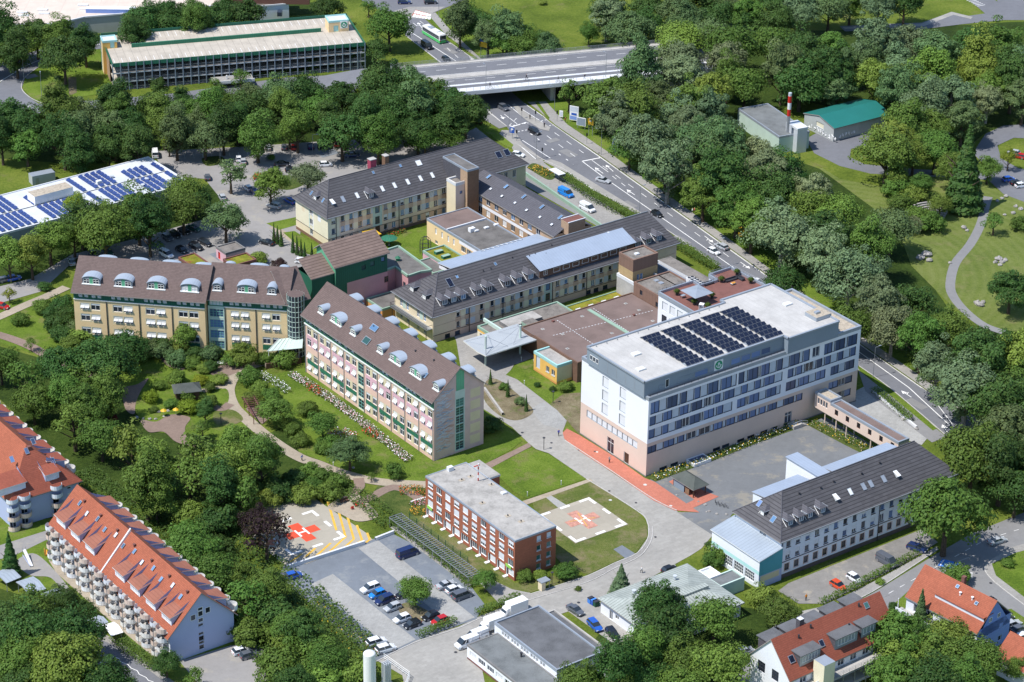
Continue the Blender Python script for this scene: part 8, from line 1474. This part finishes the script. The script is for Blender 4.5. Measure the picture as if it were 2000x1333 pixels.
TC=dict(d=((.044,.100,.022),'dark green'),m=((.088,.162,.028),'mid green'),l=((.140,.215,.036),'light green'),v=((.150,.210,.100),'silvery green'),y=((.17,.215,.018),'yellow green'),p=((.035,.016,.020),'dark red'),g=((.095,.155,.056),'grey green'),r=((.16,.02,.025),'red leaved'))
SN=dict(b='broad tree',t='tall tree',w='feathery willow',s='bush',o='airy tree',c='conifer',y='clipped cypress')
NM=dict(b='broadleaf_tree',t='tall_tree',w='willow_tree',s='bush',o='open_tree',c='conifer',y='cypress')
ct_=[0];TREES=[]
def tree(px,py,wpx,kind,tint,where,group=None):
 """px, py: middle of the crown in the photograph; wpx: crown width there"""
 ct_[0]+=1;i=ct_[0];p=G(px,py,0);R_=wpx/2/ppm(p);zc=SH[kind][2]if kind in SH else 1.1
 if kind in 'cy':R_=wpx/2/ppm(p)/(.6 if kind=='c' else .28);
 p=G(px,py,zc*R_);place(p,R_,kind,tint,where,group)
def place(p,R_,kind,tint,where,group=None):
 i=ct_[0];c,nm=TC[tint];random.seed(i*7+1);t=thing(NM[kind],'%s %s %s'%(nm,SN[kind],where),'shrub' if kind=='s' else 'tree',(p.x,p.y,0),random.random()*6.28,group)
 o=bpy.data.objects.new('crown',VAR[kind][i%len(VAR[kind])]);link(o,t);o.scale=(R_*random.uniform(.92,1.08),R_*random.uniform(.92,1.08),R_*random.uniform(.9,1.15));k=random.uniform(.8,1.25);o.color=(c[0]*k*random.uniform(.85,1.2),c[1]*k,c[2]*k,1)
 if kind!='s':q=bpy.data.objects.new('trunk',TRK[2 if tint=='v' else i%2]);link(q,t);q.scale=(R_,R_,R_)
def inside(x,y,pl):
 r=False
 for(x1,y1),(x2,y2)in zip(pl,pl[1:]+pl[:1]):
  if(y1>y)!=(y2>y)and x<(x2-x1)*(y-y1)/(y2-y1)+x1:r=not r
 return r
ORD=['first','second','third','fourth','fifth','sixth','seventh','eighth','ninth','tenth','eleventh','twelfth','thirteenth','fourteenth','fifteenth','sixteenth','seventeenth','eighteenth','nineteenth','twentieth']
def wood(region,poly,gap,Rm,kinds,tints,seed,rowh=32):
 random.seed(seed);pts=[];xs=[p[0]for p in poly];ys=[p[1]for p in poly];zc=Rm*1.2
 for _ in range(6000):
  x,y=random.uniform(min(xs),max(xs)),random.uniform(min(ys),max(ys))
  if not inside(x,y,poly):continue
  g=G(x,y,zc);
  if all((g-q[2]).length>gap*q[3]for q in pts):pts.append((x,y,g,random.uniform(.85,1.2)))
 rows={}
 for q in pts:rows.setdefault(int((max(ys)-q[1])//rowh),[]).append(q)
 for r,L_ in rows.items():
  for j,q in enumerate(sorted(L_)):
   ct_[0]+=1;kd=random.choice(kinds);R_=Rm*q[3]*random.uniform(.9,1.12);z=(SH[kd][2]if kd in SH else 1.1)*R_;g=G(q[0],q[1],z);place(g,R_,kd,random.choice(tints),'in the %s, %s from left, %s row'%(region,ORD[min(j,19)],ORD[min(r,19)]),'trees in the '+region if kd!='s' else 'bushes in the '+region)
wood('belt below the parking deck',[(0,240),(60,220),(110,222),(200,205),(330,195),(480,190),(560,190),(640,175),(760,155),(840,165),(905,195),(925,232),(900,250),(800,262),(560,258),(350,272),(280,285),(150,300),(0,290)],7.6,5.6,'bbttb','dddmdmg',1)
wood('trees beyond the loop road',[(-10,55),(110,58),(230,68),(300,30),(480,20),(500,35),(200,78),(100,85),(-10,115)],7.5,5.6,'bbt','dddm',2)
wood('big wood on the right',[(1180,190),(1250,130),(1290,80),(1400,60),(1560,85),(1700,90),(1840,85),(1860,100),(1990,80),(2015,200),(1940,215),(1860,240),(1790,215),(1720,190),(1650,175),(1560,165),(1530,170),(1470,165),(1400,195),(1405,260),(1435,300),(1535,335),(1590,400),(1660,440),(1705,480),(1712,545),(1795,625),(1900,700),(2015,700),(2015,960),(1960,930),(1915,800),(1850,735),(1700,610),(1560,500),(1400,400),(1270,300),(1200,255)],9.6,7.0,'bbtww','dmmglgvv',3,56)
wood('wood by the park lot',[(1690,300),(1730,240),(1800,215),(1860,230),(1830,300),(1760,310)],8,6.4,'b','lmm',4)
wood('trees behind the hall',[(-5,500),(60,470),(150,430),(240,400),(330,395),(390,360),(400,400),(330,430),(240,455),(120,470),(60,500),(-5,520)],8.0,6.0,'bbt','dmmly',5)
wood('grove left of the garden',[(-5,700),(50,735),(110,715),(165,700),(225,690),(235,745),(190,780),(200,830),(290,885),(420,895),(520,880),(555,870),(540,900),(480,935),(400,960),(300,960),(230,900),(150,850),(60,790),(-5,760)],7.6,5.6,'bbtto','dmmml',6)
wood('slope below the grove',[(300,980),(420,1000),(480,960),(420,1080),(520,1130),(560,1180),(620,1240),(700,1300),(700,1340),(560,1340),(470,1210),(380,1080)],6.2,4.4,'bsso','dmlm',7)
wood('lower left corner grove',[(-5,1175),(60,1180),(130,1200),(180,1260),(230,1340),(-5,1345)],7.6,5.8,'b','dmml',8)
wood('grove by the depot',[(1245,1240),(1330,1235),(1400,1265),(1420,1300),(1400,1340),(1120,1345),(1130,1322),(1215,1295)],7.0,5.6,'bbt','mdml',9)
wood('grove in the lower right',[(1740,1250),(1850,1240),(1920,1290),(1900,1340),(1740,1345),(1710,1310)],6.6,5.2,'b','lmdm',10)
wood('shrubs of the yellow building',[(70,600),(120,590),(150,640),(340,675),(440,690),(560,700),(420,720),(200,680),(120,670)],4.2,2.6,'s','mldg',11)
wood('shrubs of the ward garden',[(300,745),(400,715),(440,745),(400,800),(320,790),(290,780)],4.6,2.0,'s','mly',12)
wood('shrubs by the curved path',[(470,735),(510,735),(545,780),(570,830),(640,880),(600,870),(520,830),(480,790)],5.0,2.5,'s','mml',13)
wood('shrubs above the old helipad',[(470,960),(560,925),(640,920),(690,945),(640,965),(520,985),(400,1040),(380,1020)],4.0,2.8,'s','mld',14)
wood('trees beyond the main road',[(890,20),(925,35),(1000,60),(1090,90),(1060,98),(960,80),(900,45)],6.2,5.0,'bt','dgmm',15)
wood('top right meadow edge',[(1170,15),(1250,10),(1380,12),(1480,10),(1620,2),(1760,0),(1820,5),(1800,18),(1650,20),(1500,45),(1360,40),(1240,60),(1180,45)],8.5,6.0,'bbw','dmgv',16)
wood('thicket on the park slope',[(1740,345),(1800,355),(1840,400),(1820,440),(1780,440),(1760,400)],5.5,3.6,'sb','mlv',17)
D='''125,110,88,b,d,on the lawn inside the loop road|115,153,16,s,g,on the lawn of the loop road|308,165,34,s,d,in front of the parking deck left end|240,166,22,s,d,at the left corner of the parking deck|470,150,44,o,m,right of the deck ramp|420,162,30,o,m,left one before the deck ramp|388,147,12,s,m,beside the deck ramp|610,127,30,s,m,before the middle of the parking deck|645,125,22,s,m,before the parking deck, right|690,100,38,t,d,hiding the right half of the deck front|735,100,48,b,d,right of the tall tree by the deck|760,50,80,b,m,behind the deck emblem tower|640,15,56,b,d,at the top edge beyond the deck|720,12,36,o,m,at the top edge by the crossing|770,170,80,b,d,in front of the left bridge end|710,195,50,b,y,in front of the belt before the bridge|840,190,72,b,m,beside the left bridge end|905,215,48,t,l,nearest the main road below the bridge|745,280,66,b,m,in the north car park by the chimneys|830,275,58,b,m,behind the roof of the north wing|880,270,50,b,m,behind the north wing roof, right one|565,255,60,b,m,over the parked silver cars|450,335,72,o,g,bare looking one in the north car park|600,340,66,b,v,round one behind the cream gable|528,362,70,b,l,in the planted island of the car park|440,425,82,b,g,left of the small pink shed|380,385,70,b,d,at the right end of the solar roof hall|330,280,44,o,y,at the white van|290,420,90,b,d,big one before the grey hall wall|150,405,54,b,y,tallest before the solar roof hall|672,288,14,s,y,round one in the car park|530,308,16,s,m,small one in the car park|503,505,36,s,l,behind the yellow roof|545,515,28,s,p,behind the yellow roof|1112,185,56,o,m,under the bridge edge by the footpath|1175,185,36,o,v,under the bridge edge|1153,235,18,t,d,between the poster boards|1150,67,40,b,m,alone on the meadow near the bridge|1185,30,76,w,v,large silvery one at the top|1060,5,16,s,l,alone at the top of the meadow|1887,340,80,c,d,tallest conifer at the park path|1860,335,60,b,m,left of the tall conifer|1930,330,50,b,m,right of the tall conifer|1970,310,40,o,y,beside the park car park|1942,430,50,o,m,beside the park path|1990,440,36,s,m,at the right edge of the park|1975,560,90,b,d,at the right edge above the lower wood|1640,420,84,b,l,at the park edge of the wood|1590,380,90,w,v,at the wood edge near the park|1500,330,110,w,v,large one below the chimney|1400,290,110,w,g,large one beside the blue billboard|1330,220,90,w,v,large one above the billboard|1530,560,80,b,d,at the footpath by the wood|1780,600,100,b,d,dark one below the boulders|1850,650,90,b,m,at the end of the park path|1740,440,100,b,g,at the amphitheatre steps|1850,1000,150,b,m,large one beside the white building end|1900,900,130,b,m,between the main road and the white building|1960,860,100,b,m,at the right edge above the street|1820,930,70,o,l,over the roof end of the white building|1985,960,90,b,d,at the right edge over the street|520,1040,100,o,p,beside the old helipad|505,1020,70,b,p,behind the old helipad tree|810,1148,66,b,m,between the cars of the lower car park|948,1132,44,b,m,at the cycle shelter end|1213,1134,38,c,v,beside the campus street bend|683,880,70,b,g,on the lawn with roses at its foot|630,830,56,b,m,on the lawn beside the pergola|600,800,40,s,m,on the lawn behind the pergola|640,865,44,s,m,on the lawn left of the rose tree|770,922,40,s,m,at the lower end of the lawn|725,930,20,o,m,small one by the curved path|245,675,84,b,d,big dark one left of the garden|360,660,50,b,l,before the yellow building|475,690,50,b,l,before the yellow building glass strip|400,800,44,t,d,dark upright one by the garden square|395,835,40,o,m,beside the garden square|460,875,80,b,l,bright one below the curved path|1288,1180,104,b,d,standing over the ribbed metal roof, left one|1395,1208,100,b,m,standing over the ribbed metal roof, right one|1522,1190,74,b,m,between the teal annexe and the red roof|540,800,60,b,m,over the timber pergola|40,625,34,s,m,on the lawn at the left edge|18,575,30,o,y,beside the red car at the left edge|60,672,26,o,m,beside the brown path|735,445,14,t,l,left small one at the courtyard wall|768,440,12,t,l,right small one at the courtyard wall|1420,1075,64,s,m,before the teal annexe|1385,1065,18,s,d,at the teal annexe corner|1390,1095,40,s,m,left of the teal annexe|1490,1165,60,s,l,behind the white grid windows|1025,1125,34,s,m,at the dark brick end wall|1055,1125,30,s,l,at the brick end wall, middle|1108,1115,46,s,m,at the brick end wall, right|1105,755,30,s,l,between the yellow pavilion and the white hospital|1050,752,14,s,d,small one before the yellow pavilion|985,755,20,s,m,in the dry strip behind the pink building|1015,785,20,s,g,at the tip of the dry strip|960,830,44,s,d,behind the pink building corner|1870,1125,54,s,m,round clipped one behind the orange roof|1745,1185,22,s,d,clipped one left of the orange house|1970,1100,26,s,l,round one by the curved pavement|1797,1210,42,c,g,spruce before the orange house balconies|1850,1250,90,b,l,large one before the blue gable|1770,1290,80,b,d,right of the red roofed house|1990,1310,50,b,m,before the orange roof at the corner|325,1295,54,b,d,before the lilac gable|380,1325,44,o,m,at the bottom edge right of the gable|20,1095,40,c,d,behind the left cycle shelter|125,1175,60,b,d,over the third cycle shelter|165,1190,44,b,d,beside the bin shelter|640,1290,80,b,m,left of the white tank|590,1230,80,b,d,at the foot of the flower slope|470,1130,60,b,m,on the slope under the dark red tree|1540,985,24,s,m,hidden behind the white building|1635,1180,20,s,l,at the pavement of the gravel strip|1720,1136,18,s,l,at the fence of the gravel strip|300,800,18,s,m,beside the yellow parasols|221,818,20,s,r,among the dark trees|860,645,24,s,m,before the cream wing corner|1080,760,14,s,d,on the small lawn|88,560,26,s,d,at the left gable of the yellow building|445,612,16,s,g,before the glass strip|118,600,40,s,g,left of the yellow building|1130,1150,14,s,m,by the street bend|1460,470,40,b,l,behind the large yellow sign|1230,290,70,b,m,right of the blue billboard|1660,640,90,b,m,beside the footpath right of the hospital|1300,330,80,b,m,at the footpath below the billboard'''
for s_ in D.split('|'):
 q=s_.split(',',5);tree(float(q[0]),float(q[1]),float(q[2]),q[3],q[4],q[5])
for i,(x,y)in enumerate(((535,458),(542,461),(549,465),(572,478),(580,482),(588,487),(595,491),(609,497),(624,505))):tree(x,y,9,'y','d','%s from the upper end of the row by the tan path'%ORD[i],'clipped cypresses by the path')
for x,y,l in((958,737,'nearest the canopy'),(992,762,'middle of the drive strip'),(1028,790,'at the tip of the drive strip')):tree(x,y,8,'y','d',l,'small cypresses by the drive')
def patch(name,label,pts,w_,h,dens,mats,col_=(.05,.09,.02),kind='stuff',size=.16,cat=None,z0=.05):
 """a band of leaves and blossom along pixel points"""
 global rng
 rng=np.random.default_rng(len(label));P_=[np.array(v)for v in gp(pts)];Cs=[]
 for a,b_ in zip(P_[:-1],P_[1:]):
  L_=np.linalg.norm(b_-a);n=int(L_*w_*dens);d=(b_-a)/L_;nr=np.array([-d[1],d[0]]);t_=rng.random(n);o_=(rng.random(n)-.5)*w_;zz=h*np.where(rng.random(n)<.5,rng.uniform(.8,1,n),rng.random(n));Cs.append(np.hstack([a+d*(t_*L_)[:,None]+nr*o_[:,None],(z0+zz)[:,None]]))
 C_=np.vstack(Cs);C_[:,:2]+=rng.normal(0,.12,(len(C_),2));V=leaves(C_,np.tile([0,-.2,1.0],(len(C_),1)),size);k=np.array([0 if rng.random()<.5 and len(mats)>1 else rng.integers(0,len(mats))for _ in range(len(C_))]);base=C_.mean(0);base[2]=0;V=V-base
 o=bpy.data.objects.new(name,leafmesh(name,V,mats,k));link(o);o.location=tuple(base);o.color=c4(col_);tag(o,label,cat or name.replace('_',' '),None,kind);return o
HC=(.075,.13,.022)
for lab,pts,w_,h in(('long clipped hedge between service lane and main road',[(1100,350),(1150,385),(1200,412),(1245,432)],3.6,2.0),('hedge continuing behind the grey roofed wing',[(1312,478),(1350,500),(1398,530)],3.4,1.9),('hedge between the lower car park and the cycle shelter',[(766,1022),(830,1070),(890,1118),(925,1150)],2.8,1.3),('short hedge at the street end of the lower car park',[(930,1203),(975,1185),(1014,1167)],2.0,1.3),('short hedge in front of the red hatchback',[(815,1247),(855,1231),(890,1216)],2.0,1.4),('hedge between the delivery ramp and the main road footpath',[(1706,765),(1745,795),(1778,825)],2.4,1.4),('hedge along the fence of the gravel strip',[(1602,1183),(1650,1160),(1720,1122),(1790,1085)],1.6,1.3),('hedge bordering the road at the apartment block',[(226,1250),(255,1275),(290,1298),(310,1308)],3.4,1.4),('hedge in front of the deck ramp and kerb',[(430,155),(480,152),(600,140)],1.5,1.0)):patch('hedge',lab,pts,w_,h,34,('leaf',),HC,'thing',.17,'hedge')
RO_=[(566,732),(600,752),(640,778),(700,822),(750,862),(800,903)]
mat('wildyellow',(0.42,0.32,0.03),0.9,0.1)
patch('rose_bed','long bed of white roses across the lawn before the pink building',RO_,2.6,.9,34,('leaf','white','w_pinkpale'),(.06,.10,.02),'stuff',.15,'flowers');patch('rose_bed','red roses in the upper part of the long bed',[(603,755),(630,774)],2.6,1.0,34,('leaf','red'),HC,'stuff',.15,'flowers');patch('rose_bed','red roses in the lower part of the long bed',[(714,843),(740,858)],2.6,1.0,34,('leaf','red'),HC,'stuff',.15,'flowers')
patch('rose_bed','white and pink roses at the foot of the grey green tree',[(640,855),(665,850),(692,862)],3.2,1.6,30,('leaf','white','w_pinkpale','red'),HC,'stuff',.15,'flowers');patch('rose_bed','white roses along the curved path near the pergola',[(508,735),(540,750),(560,770)],2.6,1.2,26,('leaf','white'),HC,'stuff',.15,'flowers')
patch('flower_bed','orange and red flower bed left of the brick house',[(780,960),(835,962)],4,.8,22,('leaf','red','orange'),HC,'stuff',.15,'flowers');patch('flower_bed','yellow and orange flowers at the brick house corner',[(800,1000),(832,1004)],3,.8,22,('leaf','yellow','orange'),HC,'stuff',.15,'flowers');patch('flower_bed','red rose bed at the white wall left of the brick house',[(802,990),(834,980)],2,.8,26,('leaf','red','w_pinkpale'),HC,'stuff',.15,'flowers')
patch('flower_bed','orange flowers beside the bus shelter',[(1040,328),(1075,343)],4,.6,22,('leaf','leaf','orange','yellow'),HC,'stuff',.16,'flowers');patch('flower_bed','red flowers at the courtyard wall',[(758,463),(790,452)],2.4,1.0,26,('leaf','red','leaf'),HC,'stuff',.15,'flowers');patch('wildflowers','yellow wildflowers on the slope left of the parking lot',[(520,1165),(590,1180),(640,1220),(690,1265),(705,1290)],9,.9,14,('leaf','leaf','leaf','leaf','leaf','leaf','leaf','leaf','leaf','leaf','wildyellow'),HC,'stuff',.2,'flowers')
patch('wild_plants','wild plants along the long pink wall of the hospital',[(1275,937),(1340,915),(1400,893),(1480,862),(1560,828)],2.2,1.0,16,('leaf','leaf','yellow','white'),HC,'stuff',.16,'plants');patch('wild_plants','wild plants under the pink footbridge',[(1585,828),(1650,858),(1720,890)],3.4,.9,12,('leaf','leaf','yellow','gravel_light'),HC,'stuff',.16,'plants')
patch('ground_cover','ivy and low shrubs on the slope below the grove',[(330,990),(420,1110),(520,1180),(640,1300)],26,1.2,5,('leaf',),(.06,.11,.02),'stuff',.26,'plants');patch('ground_cover','low shrubs between the apartment block and the grove',[(150,925),(230,985),(300,1040),(400,1110)],9,1.0,9,('leaf',),(.06,.11,.02),'stuff',.22,'plants');patch('ground_cover','low shrubs around the old helipad',[(430,1035),(500,985),(590,955),(690,965),(740,1005),(765,1030)],6,1.2,12,('leaf',),(.07,.12,.02),'stuff',.2,'plants')
patch('ground_cover','tall grass and shrubs along the wood edge by the footpath',[(1130,225),(1230,300),(1340,375),(1470,465),(1600,560),(1720,650),(1850,745)],5,1.0,7,('leaf',),(.06,.11,.02),'stuff',.24,'plants')
PL_=['near the corner post of the roof terrace','between the two small parasol tables','right of the grey parasol','beside the dark bench','at the far railing','at the right railing','beside the beach chair']
for p,l in zip(TERR,PL_):
 t=thing('potted_palm','small potted palm '+l,'plant',(p.x,p.y,p.z),0,'potted palms on the roof terrace');build('pot',MB().cyl(0,0,0,.6,.3,'metal_dark',8,.38),t);o=bpy.data.objects.new('leaves',VAR['s'][0]);link(o,t);o.scale=(.8,.8,.9);o.location=(0,0,.6);o.color=(.08,.13,.02,1)
print('trees',ct_[0],'dup labels',[(k,len(v))for k,v in LABELS.items()if len(v)>1][:12])
